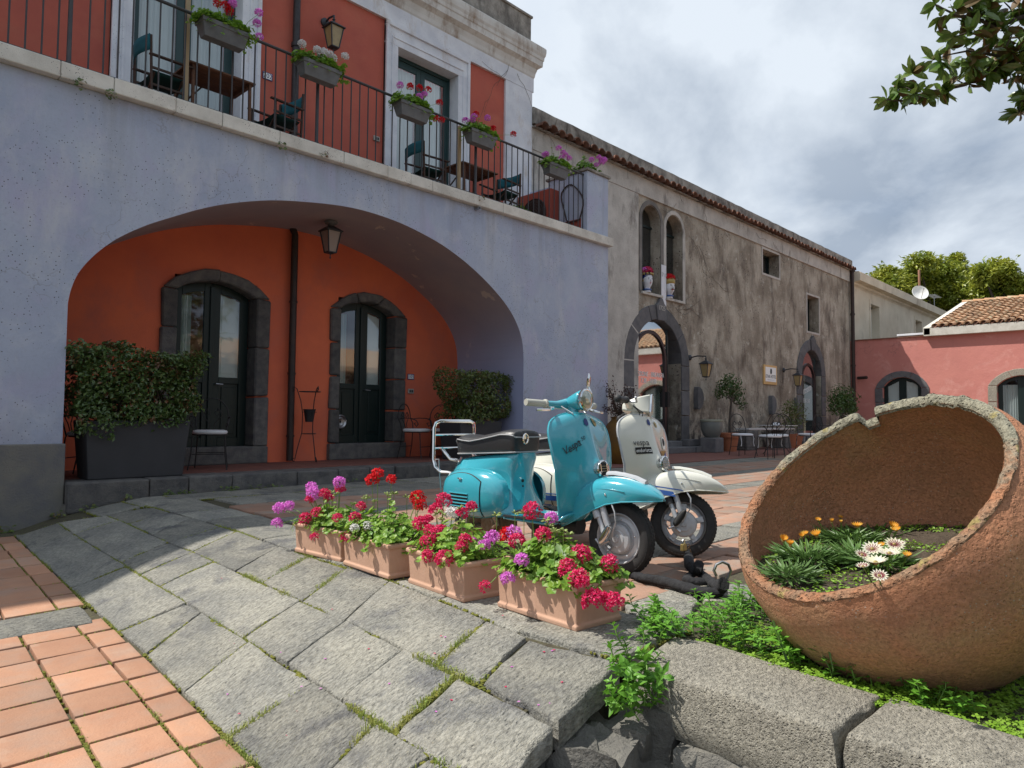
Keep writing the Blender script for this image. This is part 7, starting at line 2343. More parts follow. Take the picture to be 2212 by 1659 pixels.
H1 = [(320, 155, 'm', 2.45), (330, 190, 'm', 2.42), (480, 125, 'm', 2.5), (135, 275, 'm', 2.33), (190, 260, 'm', 2.36), (120, 360, 'm', 2.32), (395, 190, 'c', 2.46), (485, 165, 'c', 2.52), (310, 225, 'c', 2.4), (350, 300, 'c', 2.37), (470, 330, 'c', 2.36), (285, 335, 'c', 2.35), (335, 440, 'p', 2.3), (525, 445, 'c', 2.36), (420, 215, 'c', 2.5)]
H2 = [(700, 78, 'r', 2.5), (668, 115, 'r', 2.48), (780, 108, 'r', 2.5), (930, 215, 'r', 2.58), (945, 260, 'r', 2.56), (570, 390, 'w', 2.32), (645, 378, 'w', 2.34), (605, 262, 'c', 2.42), (570, 330, 'c', 2.36)]
H3 = [(1080, 228, 'c', 2.55), (1035, 285, 'c', 2.5), (1185, 305, 'c', 2.5), (1240, 265, 'c', 2.55), (950, 365, 'c', 2.4), (990, 340, 'c', 2.45), (1000, 400, 'c', 2.36), (1045, 425, 'c', 2.36), (1065, 405, 'c', 2.38), (985, 470, 'p', 2.3), (1185, 500, 'c', 2.3), (1205, 455, 'c', 2.32), (990, 550, 'c', 2.25), (1085, 565, 'c', 2.24), (1360, 445, 'm', 2.45), (1315, 490, 'm', 2.4), (1255, 480, 'm', 2.45), (1130, 305, 'w', 2.55)]
H4 = [(1590, 290, 'c', 2.5), (1655, 425, 'c', 2.38), (1505, 465, 'c', 2.42), (1870, 545, 'c', 2.42), (1795, 610, 'c', 2.32), (1790, 650, 'c', 2.3), (1880, 700, 'c', 2.26), (1860, 680, 'c', 2.28), (2035, 595, 'c', 2.5), (1940, 805, 'c', 2.28), (2060, 815, 'c', 2.34), (1700, 330, 'm', 2.45), (1530, 575, 'm', 2.26), (1450, 678, 'm', 2.24), (1320, 725, 'p', 2.26), (1450, 430, 'r', 2.5), (1485, 418, 'm', 2.5), (1990, 790, 'c', 2.32)]
GL = ('geranium with magenta and crimson blooms in the farthest flower box', 'sparse geranium with tall red and low white blooms in the second flower box', 'bushy crimson geranium in the third flower box', 'geranium with crimson and magenta blooms in the nearest flower box')
for i, Hh in enumerate((H1, H2, H3, H4)):
    b = BOX[i]; loc = (b[0][0], b[0][1], .155)
    hs = [(P5(a, c_, X), k, (1.0 if k != 'w' else .85) * U(.85, 1.35)) for a, c_, k, X in Hh]
    geranium('geranium', GL[i], 'geranium', loc, .50, .28, (230, 330, 300, 380)[i], hs, b[1], up=(.20, .25, .22, .23)[i], leafr=(.023, .023, .024, .027)[i], seed=40 + i, group='geraniums in the terracotta boxes', buds=7)
# broad yellowing leaf sticking out of the last box
mb = MB(); p0 = P5(1740, 470, 2.45); d = (P5(1790, 570, 2.38) - p0)
b0 = P5(1790, 580, 2.36); e0 = P5(1670, 475, 2.42); pts = []
for i in range(9):
    t_ = i / 8; c_ = b0 + (e0 - b0) * t_ + V((0, 0, .02 * math.sin(pi * t_))); w_ = .018 * math.sin(pi * min(1, t_ * .9 + .1)) ** .7
    sd = V((.5, -.3, .8)).normalized(); mb.v += [tuple(c_ - sd * w_), tuple(c_ + V((-.004, 0, 0))), tuple(c_ + sd * w_)]
for i in range(8): mb.f += [(i * 3, i * 3 + 1, i * 3 + 4, i * 3 + 3), (i * 3 + 1, i * 3 + 2, i * 3 + 5, i * 3 + 4)]; mb.mi += [0, 0]
tag(mb.build('broad_leaf', m_gaz, None, smooth=True), 'single long yellow-green leaf sticking out of the nearest flower box', 'leaf')

# ---- grey window boxes hung on the railing
gw = 'grey window boxes hung on the terrace railing'


def window_box(loc, label, first=None):
    if first is not None: return place(first, loc, 0, label)
    t = thing('window_box', label, 'planter', (0, 0, 0), gw)
    L, Wd, Hh = .56, .22, .20
    def rg(z, e): return [V((-L / 2 - e, -Wd / 2 - e, z)), V((L / 2 + e, -Wd / 2 - e, z)), V((L / 2 + e, Wd / 2 + e, z)), V((-L / 2 - e, Wd / 2 + e, z))]
    mb = MB(); mb.loft([rg(0, -.045), rg(.15, -.008), rg(.15, .004), rg(Hh, .01), rg(Hh, -.012), rg(.12, -.03)]); mb.build('trough', m_zinc, t, bevel=.005)
    for s in (-1, 1):
        mb = MB(); mb.tube([(s * .18, Wd / 2 + .02, .05), (s * .18, Wd / 2 + .025, .26), (s * .18, Wd / 2 + .07, .28), (s * .18, Wd / 2 + .08, .22)], .006, 5); mb.build('hook', m_iron, t, smooth=True)
    t.location = loc; return t


WB = [(481, 78, 'grey window box with red and magenta geraniums at the left end of the railing', [(488, 12, 'r'), (503, 8, 'm'), (559, 28, 'm'), (555, 50, 'm'), (496, 25, 'r'), (560, 80, 'm'), (470, 8, 'r')]),
      (688, 160, 'grey window box with white geraniums', [(652, 95, 'w'), (685, 108, 'w'), (700, 112, 'w'), (712, 118, 'w'), (745, 122, 'w'), (694, 118, 'w'), (720, 126, 'w')]),
      (890, 245, 'grey window box with red and magenta geraniums before the right terrace door', [(864, 184, 'm'), (886, 187, 'r'), (906, 190, 'r'), (925, 194, 'r'), (917, 205, 'm'), (949, 222, 'r'), (942, 257, 'r'), (954, 260, 'r'), (905, 209, 'm')]),
      (1037, 303, 'grey window box with red and magenta geraniums near the terrace corner', [(1020, 260, 'm'), (1028, 247, 'r'), (1053, 255, 'm'), (1065, 278, 'r'), (1109, 290, 'r'), (1024, 252, 'm'), (1005, 260, 'm')]),
      (1200, 371, 'grey window box with pink geraniums next to the terrace pillar', [(1207, 320, 'm'), (1176, 335, 'm'), (1217, 330, 'm'), (1222, 336, 'm'), (1213, 340, 'm'), (1180, 333, 'm'), (1230, 342, 'm')])]
wb0 = None
YW = 8.24
for i, (px, py, lb, hl) in enumerate(WB):
    q = onY(px, py, YW); loc = (q.x, YW, q.z - .10)
    wb0 = window_box(loc, lb, wb0) if wb0 is None else (window_box(loc, lb, wb0) and wb0)
    hs = [(onY(a, b_, YW + U(-.05, .05)), k, 1.55) for a, b_, k in hl]
    geranium('balcony_geranium', ('geranium with red and magenta blooms at the left end of the terrace railing', 'geranium with white blooms in a grey railing box', 'geranium with red and magenta blooms trailing before the right terrace door', 'geranium with red and magenta blooms on the railing near the terrace corner', 'geranium with pink blooms on the railing beside the end pillar')[i], 'geranium', (q.x, YW, q.z + .07), .26, .58, 330, hs, 0, up=.26, leafr=.036, seed=60 + i, group='geraniums on the terrace railing', hang=.5, buds=3, stemr=.003)
q = onY(1285, 360, 8.6)
hs = [(onY(a, b_, 8.55), 'm', 1.6) for a, b_ in ((1259, 366), (1293, 340), (1298, 352), (1303, 350), (1288, 357), (1306, 345), (1299, 345), (1278, 345))]
geranium('pillar_geranium', 'pink geranium standing on the terrace end pillar', 'geranium', (11.08, 8.6, 5.73), .3, .5, 300, hs, 0, up=.36, leafr=.036, seed=70, buds=3)
mb = MB(); mb.box(10.95, 11.3, 8.55, 8.75, 5.712, 5.79); tag(mb.build('low_trough', m_zinc, None, bevel=.01), 'low grey trough of the geranium on the end pillar', 'planter')
geranium('terrace_plant', 'green leafy plant behind the air conditioner at the terrace end', 'plant', (10.35, 9.7, 5.0), .3, .3, 90, [], 0, up=.25, leafr=.035, seed=71, buds=0)

# ------------------------------------------------------------ gazanias in the jar
def soilz(p): return p


def gaz_clump(px, py, zs, rad, n, label, flowers, seed):
    random.seed(seed); b = onZ(px, py, zs)
    for _ in range(6): zs = soil_z(b.x, b.y) + .005; b = onZ(px, py, zs)
    t = thing('gazania', label, 'flower', (b.x, b.y, zs), 'gazanias planted in the jar')
    mb = MB()
    for i in range(n * 3):
        a = U(0, 2 * pi); r = rad * R() ** .6; base = V((b.x + r * .4 * math.cos(a), b.y + r * .4 * math.sin(a), zs)); tip = V((b.x + r * math.cos(a) * 1.2, b.y + r * math.sin(a) * 1.2, zs + U(.03, .11)))
        d = (tip - base); leafquad(mb, base + d * .3, (V((0, 0, 1)) + rdir() * .5).normalized(), d, U(.05, .09), U(.010, .017), .2, -.1)
    stuff(mb.build('leaves', m_gaz, t))
    for (fx, fy, kind, s_) in flowers:
        c = onZ(fx, fy, zs + .09)
        d = (V((-.35, -.15, 1)) + rdir() * .25).normalized()
        x = d.cross(V((0, 1, .1))).normalized(); y = d.cross(x)
        if kind in 'oc': rr, lift, mm = (.030, .10, m_pora) if kind == 'o' else (.038, .10, m_pcream)
        op = U(.15, .45) if kind == 'c' else U(.5, 1.2)
        fm = MB(); n_ = 15
        for i in range(n_):
            a = 2 * pi * i / n_; dr = (x * math.cos(a) + y * math.sin(a)); tip = c + dr * rr * s_ * math.cos(op) + d * rr * s_ * math.sin(op)
            leafquad(fm, c, (d * math.cos(op) - dr * math.sin(op)), tip - c, rr * s_, (.011 if kind == 'o' else .0155) * s_, .1, 0)
        fl = fm.build('flower_head', mm, t)
        if kind == 'c':
            sm = MB()
            for i in range(n_):
                a = 2 * pi * i / n_; dr = (x * math.cos(a) + y * math.sin(a)); sm.bar(c + dr * .007 + d * .0022, c + dr * .022 * s_ + d * .007, .0020, .0006, up=d)
            sm.build('petal_stripes', m_pstripe, fl)
        cm = MB(); cm.sphere(c + d * .002, .007 * s_, 8, 5); cm.build('flower_centre', m_gold, fl)
        cm = MB(); cm.tube([V((b.x + (c.x - b.x) * .6, b.y + (c.y - b.y) * .6, zs)), c], [.0025, .002], 4); cm.build('flower_stalk', m_gerstem, fl)


def crop7(a, b): return (1272 + .5 * a, 829.5 + .5 * b)


def F7(L): return [(*crop7(a, b), k, s) for a, b, k, s in L]


gaz_clump(*crop7(960, 770), .27, .16, 130, 'gazania with withered orange flowers at the left of the jar', F7([(840, 680, 'o', 1), (870, 700, 'o', .9), (985, 660, 'o', 1.1), (920, 665, 'o', .8), (935, 655, 'o', .8)]), 81)
gaz_clump(*crop7(1130, 690), .31, .15, 90, 'gazania with faded yellow heads at the back of the jar', F7([(1050, 600, 'o', .7), (1085, 580, 'o', .6), (990, 590, 'o', .6)]), 82)
gaz_clump(*crop7(1240, 670), .31, .17, 120, 'gazania with bright orange flowers in the middle of the jar', F7([(1160, 620, 'o', 1), (1310, 625, 'o', 1.1), (1330, 635, 'o', .8)]), 83)
gaz_clump(*crop7(1270, 790), .27, .15, 90, 'gazania with white maroon-striped flowers at the front of the jar', F7([(1225, 715, 'c', 1.0), (1300, 735, 'c', 1.1), (1320, 695, 'c', 1), (1240, 775, 'c', 1.1), (1265, 700, 'o', .6), (1180, 740, 'c', .7), (1340, 690, 'c', .7), (1185, 790, 'c', .6), (1255, 830, 'c', .7), (1375, 745, 'o', .7)]), 84)
gaz_clump(*crop7(1480, 660), .32, .17, 130, 'leafy gazania without flowers at the right of the jar', [], 85)
gaz_clump(*crop7(870, 850), .27, .12, 60, 'low gazania foliage by the left lip of the jar', [], 87)
gaz_clump(*crop7(1080, 640), .3, .14, 80, 'leafy gazania between the orange clumps', F7([(1090, 600, 'o', .5)]), 88)
gaz_clump(*crop7(1160, 760), .27, .12, 60, 'gazania foliage left of the striped flowers', [], 89)
gaz_clump(*crop7(1560, 660), .33, .13, 60, 'leafy gazania against the right wall of the jar', [], 91)
gaz_clump(*crop7(1400, 650), .33, .14, 80, 'leafy gazania without flowers behind the striped ones', [], 86)

# ------------------------------------------------------------ mint and ground cover
def mint_mesh(seed, h, nodes):
    random.seed(seed); mb = MB(); mb.cur = 0
    c = V((0, 0, 0)); lean = V((U(-.3, .3), U(-.3, .3), 1)).normalized(); pts = [c]
    for i in range(nodes): c = c + (lean + rdir() * .25).normalized() * h / nodes; pts.append(c)
    mb.tube(pts, [.0022] * len(pts), 4)
    mb.cur = 1
    for i, p in enumerate(pts[1:]):
        a = i * pi / 2 + U(-.3, .3); s_ = .034 * (1 - .35 * abs(i / nodes - .45)) * (0.6 if i == nodes - 1 else 1)
        for k in range(2 if i < nodes - 1 else 4):
            b_ = a + pi * k if i < nodes - 1 else a + pi / 2 * k
            d = V((math.cos(b_), math.sin(b_), .15 if i < nodes - 1 else .7)); leafquad(mb, p, (V((0, 0, 1)) - d * .3 + rdir() * .2).normalized(), d, s_ * U(1.1, 1.7), s_ * U(.65, .85), .12, .15)
    return mb.mesh('mint_plant', [m_gerstem, m_mint])


MINTS = [mint_mesh(90 + i, h, n) for i, (h, n) in enumerate(((.085, 5), (.11, 6), (.065, 4), (.13, 7)))]
random.seed(99)
ML = 'bright green mint sprig along the back of the kerb blocks'


def mints(n, poly_px, z, label, sc=(.8, 1.3), grp='mint sprigs behind the kerb'):
    xs_ = [p[0] for p in poly_px]; ys_ = [p[1] for p in poly_px]; k = 0; g_ = 0
    while k < n and g_ < 9000:
        g_ += 1
        x, y = U(min(xs_), max(xs_)), U(min(ys_), max(ys_)); ins = False
        for i in range(len(poly_px)):
            (xa_, ya_), (xb_, yb_) = poly_px[i], poly_px[i - 1]
            if (ya_ > y) != (yb_ > y) and x < (xb_ - xa_) * (y - ya_) / (yb_ - ya_) + xa_: ins = not ins
        if not ins: continue
        q = onZ(x, y, z); o = inst('mint_plant', random.choice(MINTS), None, (q.x, q.y, z - .005), rot=(U(-.25, .25), U(-.25, .25), U(0, 6)), sc=U(*sc)); tag(o, label, 'mint plant', grp); k += 1


mints(80, [(1462, 1372), (1500, 1330), (1600, 1290), (1680, 1310), (1740, 1370), (1800, 1420), (1760, 1455), (1640, 1415), (1545, 1390)], -.01, 'mint sprig in the dense clump between the kerb block and the tipped jar', (.7, 1.15), 'mint sprigs between kerb and jar')
mints(52, [(1722, 1430), (1760, 1380), (1850, 1395), (1920, 1440), (1930, 1490), (1860, 1485), (1780, 1462)], -.01, 'mint sprig in the clump in front of the belly of the jar', (.9, 1.35), 'mint sprigs before the belly of the jar')
mints(26, [(1372, 1400), (1385, 1345), (1420, 1330), (1470, 1375), (1440, 1392)], .0, 'mint sprig at the corner between the flower box and the first kerb block', (.8, 1.1), 'mint sprigs at the kerb corner')
mints(22, [(1930, 1480), (2000, 1480), (2130, 1530), (2100, 1550), (1990, 1530)], -.01, 'short mint sprig in the clover right of the kerb joint', (.5, .8), 'mint sprigs in the clover')
# clump hanging down the face of the kerb
hq = hit(1375, 1470, 0, 2.10)
for i in range(30):
    px, py = 1375 + U(-38, 46), 1478 + U(-50, 80)
    if abs(px - 1375) > 50 - abs(py - 1480) * .25: continue
    q = onY(px, py, 1.43 - U(0, .10)); o = inst('mint_plant', random.choice(MINTS), None, q, rot=(U(.4, 1.1), U(-.5, .2), U(0, 6)), sc=U(.8, 1.15)); tag(o, 'mint sprig hanging in the gap between the last slab and the kerb block', 'mint plant', 'mint sprigs hanging over the edge')


def jar_out(x, y, zz=.0):
    p = V((x, y, zz)); h = -(p - JC).dot(JN); r = (p - JC + JN * h).length
    return not (0 < h < .80 and r < crv(OUT, h) + .0)


mb = MB(); random.seed(123); k = 0; tries = 0
while k < 26000 and tries < 150000:
    tries += 1
    X, Y = 2.40 + 2.4 * R() ** 1.4, U(-1.4, 1.6)
    if not jar_out(X, Y, .0): continue
    if X > 2.40 and Y > .45 and noise.noise(V((X * 3, Y * 3, 0))) < -.25: continue
    if Y > 1.45 + .1 * noise.noise(V((X * 5, 0, 0))): continue
    z = -.030 + .022 * noise.noise(V(((X - 2.36) / 4.2 * 14, (Y + 2.2) / 3.95 * 16, 0)))
    p = V((X, Y, z + U(.006, .030 if Y < .7 else .02))); r = U(.007, .014); nr = (V((0, 0, 1)) + rdir() * .5).normalized(); a0 = U(0, 6)
    x_ = nr.cross(V((1, 0, .1))).normalized(); y_ = nr.cross(x_)
    for q in range(3):
        a = a0 + q * 2.09; d = x_ * math.cos(a) + y_ * math.sin(a); s_ = nr.cross(d); b = len(mb.v)
        mb.v += [tuple(p), tuple(p + d * r * .7 + s_ * r * .5), tuple(p + d * r * 1.25), tuple(p + d * r * .7 - s_ * r * .5)]; mb.f.append((b, b + 1, b + 2, b + 3)); mb.mi.append(0)
    k += 1
    if R() < .10 and Y < .9:
        h = U(.03, .07); d = rdir() * .02; b = len(mb.v); mb.v += [tuple(V((X, Y, z))), tuple(V((X + .003, Y, z))), tuple(V((X + d.x, Y + d.y, z + h)))]; mb.f.append((b, b + 1, b + 2)); mb.mi.append(0)
tag(stuff(mb.build('clover_cover', m_clover, None)), 'low bright green clover cover at the foot of the jar', 'ground cover')
# a few creeping leaves on the soil inside the jar
mb = MB(); k = 0
while k < 2600:
    a = U(0, 2 * pi); i = int(a / (2 * pi) * NR) % NR; r = rings_[i] * math.sqrt(R()) * .95; p = c0j = V((c0.x + math.cos(a) * r, c0.y + math.sin(a) * r, 0)); 
    if noise.noise(V((p.x * 6, p.y * 6, 2))) < -.15: k += .3; continue
    p = V((p.x, p.y, soil_z(p.x, p.y) + U(.004, .015))); nr = (V((0, 0, 1)) + rdir() * .5).normalized(); leafquad(mb, p, nr, rdir(), U(.012, .02), U(.008, .013)); k += 1
stuff(mb.build('creeping_weeds', m_clover, jar))
# long arching leaf blades
for i, L in enumerate(([(1745, 1380), (1760, 1355), (1790, 1400), (1800, 1450)], [(1830, 1395), (1900, 1390), (1960, 1420), (1980, 1452)], [(1850, 1400), (1900, 1405), (1940, 1440), (1948, 1475)], [(1670, 1340), (1690, 1400), (1705, 1440), (1720, 1455)])):
    ps_ = [onX(a, b, 2.50 + .02 * i) for a, b in L]; mb = MB(); n = len(ps_)
    mb.tube(ps_, [.004, .006, .005, .001], 4); 
    mb.build('long_leaf', m_gaz, None, smooth=True)
    tag(bpy.context.scene.collection.objects[-1] if False else COL.objects[len(COL.objects) - 1], 'long narrow arching leaf blade in front of the jar', 'leaf blade', 'arching leaf blades')

# ------------------------------------------------------------ grass and moss in the joints
def joint_ok(p): return noise.noise(V((p.x * 2.6, p.y * 2.6, 5)))


gr = MB(); ms = MB(); random.seed(77)
for (a, b) in JOINTS:
    L = (b - a).length; n = int(L / .010)
    for i in range(n):
        t_ = i / max(1, n); p = a + (b - a) * t_; k = joint_ok(p)
        z = min(zg(p.x, p.y), 0) - .016
        if p.x < 1.2 and False: pass
        if k > -.12 and R() < .5 + k:
            q = V((p.x + U(-.008, .008), p.y + U(-.008, .008), z + .005)); r = U(.006, .014)
            ms.sphere(q, r, 5, 3, (1, 1, .9))
        dense = k > .16 and p.y < 4.2 and p.x > 1.1
        if k > -.02 and R() < (.9 if dense else .35):
            for _ in range(5 if dense else 2):
                q = V((p.x + U(-.012, .012) * (1.8 if dense else 1), p.y + U(-.012, .012) * (1.8 if dense else 1), z)); h = U(.008, .026) if dense else U(.008, .018); d = rdir() * h * .8; w_ = .0016
                bb = len(gr.v); s_ = V((d.y, -d.x, 0)); s_ = s_.normalized() * w_ if s_.length > 1e-6 else V((w_, 0, 0))
                m_ = q + V((d.x * .35, d.y * .35, h * .6 + .012)); e_ = q + V((d.x, d.y, h + .008))
                gr.v += [tuple(q - s_), tuple(q + s_), tuple(m_ + s_), tuple(m_ - s_), tuple(e_)]; gr.f += [(bb, bb + 1, bb + 2, bb + 3), (bb + 3, bb + 2, bb + 4)]; gr.mi += [0, 0]
tag(stuff(gr.build('joint_grass', m_grass, None)), 'short grass growing in the joints of the paving', 'grass')
tag(stuff(ms.build('joint_moss', m_moss, None, smooth=True)), 'yellow-green moss in the joints of the paving', 'moss')
# weeds along the foot of the porch kerb and pier, and on the slab edge
mb = MB(); random.seed(31)
for (x0_, x1_, y_, n) in ((2.2, 4.4, 8.10, 260), (5.0, 6.2, 8.14, 60), (1.5, 2.1, 8.22, 60)):
    for i in range(n):
        x = U(x0_, x1_); k = noise.noise(V((x * 3, 2, 2)))
        if k < -.05: continue
        p = V((x, y_ + U(-.08, .03), zg(x, y_) + U(-.02, .04))); ger_leaf(mb, p, (V((0, -.4, 1)) + rdir() * .5).normalized(), U(.010, .022))
for px, py in ((175, 183), (610, 315), (1040, 428), (700, 333), (240, 205)):
    q = onY(px, py, 8.19)
    for i in range(16): ger_leaf(mb, q + rdir() * .05, (V((0, -.6, .6)) + rdir() * .6).normalized(), U(.012, .022))
tag(stuff(mb.build('wall_weeds', m_hedge2, None)), 'small green weeds along the kerb foot and the terrace edge', 'weeds')
# fallen petals on the stones
for i in range(34):
    px, py = U(420, 1250), U(1240, 1600); q = onG(px, py)
    mb = MB(); d = rdir(); d.z = .2; mb2 = leafquad(mb, q + V((0, 0, .004)), V((0, 0, 1)), d, .014, .010, .1, 0)
    o = mb.build('fallen_petal', m_pmag if i % 2 else m_pcrim, None); tag(o, 'fallen pink petal lying on the stone paving', 'petal', 'fallen petals on the paving')

# ------------------------------------------------------------ chain with black cloth sleeve, ring, padlock
def Z3(a, b, z=.03): return onZ(1216.6 + .18 * a, 995.4 + .18 * b, z)


def cloth_tube(name, pts, r, label, seed, n=10):
    pts = [V(p) for p in pts]; out = []
    for i in range(len(pts) - 1):
        p0, p1, p2, p3 = pts[max(i - 1, 0)], pts[i], pts[i + 1], pts[min(i + 2, len(pts) - 1)]
        for k in range(7):
            t = k / 7; out.append(.5 * (2 * p1 + (p2 - p0) * t + (2 * p0 - 5 * p1 + 4 * p2 - p3) * t * t + (3 * p1 - p0 - 3 * p2 + p3) * t ** 3))
    out.append(pts[-1]); rs = [r * (1 + .16 * noise.noise(V((i * .35 + seed, 0, 0))) + .05 * noise.noise(V((i * 1.9, seed, 0)))) for i in range(len(out))]
    mb = MB(); mb.tube(out, rs, 16)
    for i, v in enumerate(mb.v):
        q = V(v); k_ = V((q.x * 26, q.y * 26, q.z * 26)); mb.v[i] = (v[0] + .006 * noise.noise(k_), v[1] + .006 * noise.noise(k_ + V((9, 0, 0))), max(.004, v[2] * (.82 if v[2] < .08 else 1) + .005 * noise.noise(k_ + V((0, 9, 0)))))
    o = mb.build(name, m_cloth, None, smooth=True); tag(o, label, 'chain'); return o


cloth_tube('covered_chain', [Z3(860, 1380, .02), Z3(1000, 1400, .03), Z3(1200, 1430, .035), Z3(1450, 1500, .035), Z3(1700, 1560, .035), Z3(1850, 1560, .04), Z3(1900, 1480, .06)], .030, 'chain in black cloth lying on the ground from the turquoise scooter to the ring', 1)
zw = .16
cloth_tube('covered_chain', [onY(1216.6 + .18 * 1500, 995.4 + .18 * 1120, 2.20), Z3(1520, 1240, .09), Z3(1650, 1330, .05), Z3(1780, 1430, .045), Z3(1880, 1500, .06), Z3(1930, 1460, .09)], .026, 'chain in black cloth hanging from the wheel of the cream scooter', 2)
cloth_tube('cloth_sleeve', [Z3(1640, 1250, .10), Z3(1560, 1330, .05), Z3(1480, 1400, .035), Z3(1560, 1430, .035), Z3(1700, 1440, .03)], .024, 'bunched loose end of the black cloth sleeve', 3)
pr_ = Z3(1960, 1600, 0); t = thing('steel_ring', 'galvanised steel ring set in the paving and holding both chains', 'ring', (pr_.x, pr_.y, 0))
mb = MB(); rc = pr_ + V((0, 0, .09)); sd = RT.normalized(); pts = [rc + sd * (.045 * math.cos(a)) + V((0, 0, .045 * math.sin(a))) for a in [(-.35 + i * .27) * pi / 1.7 for i in range(9)]]
pts = [pr_ + sd * .02] + [pr_ + sd * .035 + V((0, 0, .07))] + pts; mb.tube([pr_, pr_ + V((.004, 0, .07)), pr_ + sd * .022 + V((0, 0, .115)), pr_ + sd * .01 + V((0, 0, .145)), pr_ - sd * .02 + V((0, 0, .158)), pr_ - sd * .05 + V((0, 0, .145)), pr_ - sd * .062 + V((0, 0, .115)), pr_ - sd * .05 + V((0, 0, .09))], .0075, 8); mb.build('hook', m_steel, t, smooth=True)
wq = onY(1216.6 + .18 * 1445, 995.4 + .18 * 1020, 2.19)
t = thing('padlock', 'rusty brass padlock on the front wheel of the cream scooter', 'padlock', tuple(wq))
mb = MB(); mb.box(wq.x - .02, wq.x + .02, wq.y - .012, wq.y + .012, wq.z - .03, wq.z + .012); mb.build('body', m_gold, t, bevel=.005)
mb = MB(); mb.tube([wq + V((.014 * math.cos(a), 0, .012 + .026 * math.sin(a))) for a in [i * pi / 6 for i in range(7)]], .0045, 6); mb.build('shackle', m_steel, t, smooth=True)
for i in range(4):
    c_ = wq + V((.03 + .012 * i, -.01, -.005 - .028 * i)); mb = MB(); r1 = V((.4, -.1, -.9)).normalized() if i % 2 else V((.3, .4, -.85)).normalized(); r2 = r1.cross(V((.8, .6, 0))).normalized()
    mb.tube([c_ + r1 * (.018 * math.cos(a)) + r2 * (.010 * math.sin(a)) for a in [k * pi / 5 for k in range(10)]], .0035, 5, closed=True); mb.build('chain_link', m_rust, t, smooth=True)

# ------------------------------------------------------------ trees
def big_tree(name, label, x, y, z0, lobes, n, size, m, seed, group=None, trunk=True):
    random.seed(seed); t = thing(name, label, 'tree', (x, y, z0), group)
    mb = MB(); top = max(l[2] for l in lobes)
    b = V((x, y, z0)); e = V((x, y, z0 + (top - z0) * .45)); mb.tube([b, (b + e) / 2 + V((.2, .1, 0)), e], [.45, .33, .25], 8)
    for l in lobes:
        tip = V(l[:3]); m_ = (e + tip) / 2 + V((U(-.4, .4), U(-.4, .4), U(-.3, .6))); mb.tube([e, m_, tip], [.2, .11, .04], 5)
    mb.build('trunk', m_bark, t, smooth=True)
    mb = MB(); tot = sum(l[3] ** 2 for l in lobes)
    for l in lobes:
        c = V(l[:3]); r = l[3]; nn = int(n * r * r / tot)
        # leaf sprays: little whorls of leaves
        for _ in range(nn // 7):
            d = rdir(); rr_ = r * (R() ** .33) * (1 + .9 * noise.noise(d * 2.6 + c)); p = c + V((d.x, d.y, d.z * .85)) * rr_
            for k in range(7):
                dd = (d * .7 + rdir()).normalized(); leafquad(mb, p + rdir() * size * .7, (rdir() * .7 + V((0, 0, .8))).normalized(), dd, size * U(.8, 1.3), size * U(.35, .5))
    stuff(mb.build('crown', m, t)); return t


def at_depth(px, py, dist): d = ray(px, py).normalized(); return CAMP + d * dist


def lobes_px(L, dist): return [(*at_depth(a, b, dist + U(-2, 2)), r * dist / 1534) for a, b, r in L]


random.seed(50)
gt = 'yellow-green trees behind the roofs'
for i, (dist, L, lb) in enumerate(((56, [(1915, 600, 20), (1925, 625, 26), (1900, 640, 20), (1945, 640, 24), (1890, 670, 26), (1940, 670, 30)], 'small yellow-green tree crown rising over the cream house cornice'),
                                   (60, [(1985, 572, 20), (2010, 590, 30), (1975, 605, 26), (2040, 600, 26), (2005, 640, 36), (2050, 645, 30), (1960, 650, 30)], 'broad yellow-green tree crown behind the satellite dish'),
                                   (63, [(2065, 562, 10), (2068, 590, 16), (2085, 620, 28), (2060, 640, 30), (2110, 640, 30), (2085, 670, 30)], 'yellow-green tree with a thin leader standing above its crown'),
                                   (58, [(2125, 595, 16), (2155, 588, 24), (2170, 600, 20), (2140, 625, 30), (2180, 640, 30), (2205, 620, 16), (2212, 640, 26), (2160, 670, 34)], 'yellow-green tree crown at the right edge above the tiled roof'))):
    lob = lobes_px(L, dist); cx_ = sum(l[0] for l in lob) / len(lob); cy_ = sum(l[1] for l in lob) / len(lob)
    big_tree('leafy_tree', lb, cx_, cy_, 0, lob, 19000, .34, m_tree, 51 + i, gt)
# trees in the garden behind the camera: seen only in the panes
for i, (x_, y_, h_, lb) in enumerate(((1, -13, 7.5, 'broad evergreen tree in the garden, nearest the terrace'), (6, -12, 6.5, 'middle evergreen tree in the garden out of the frame'), (11, -13, 7, 'evergreen tree in the garden beside the low wing'))):
    big_tree('garden_tree', lb, x_, y_, 0, [(x_, y_, h_ * .7, 2.6), (x_ + 1.6, y_ + .5, h_ * .85, 2.2), (x_ - 1.8, y_, h_ * .8, 2.3), (x_, y_ + 1, h_ * .45, 2.6), (x_ + 1.5, y_, h_ * .3, 2.2), (x_ - 1.6, y_ + .5, h_ * .3, 2.2)], 9000, .32, m_hedge2, 59 + i)

# the magnolia whose boughs hang in from the right
random.seed(64)
mg = thing('magnolia_tree', 'magnolia with glossy leaves whose boughs hang into the upper right corner', 'tree', (13.2, -.6, 0))
D0 = 9.2


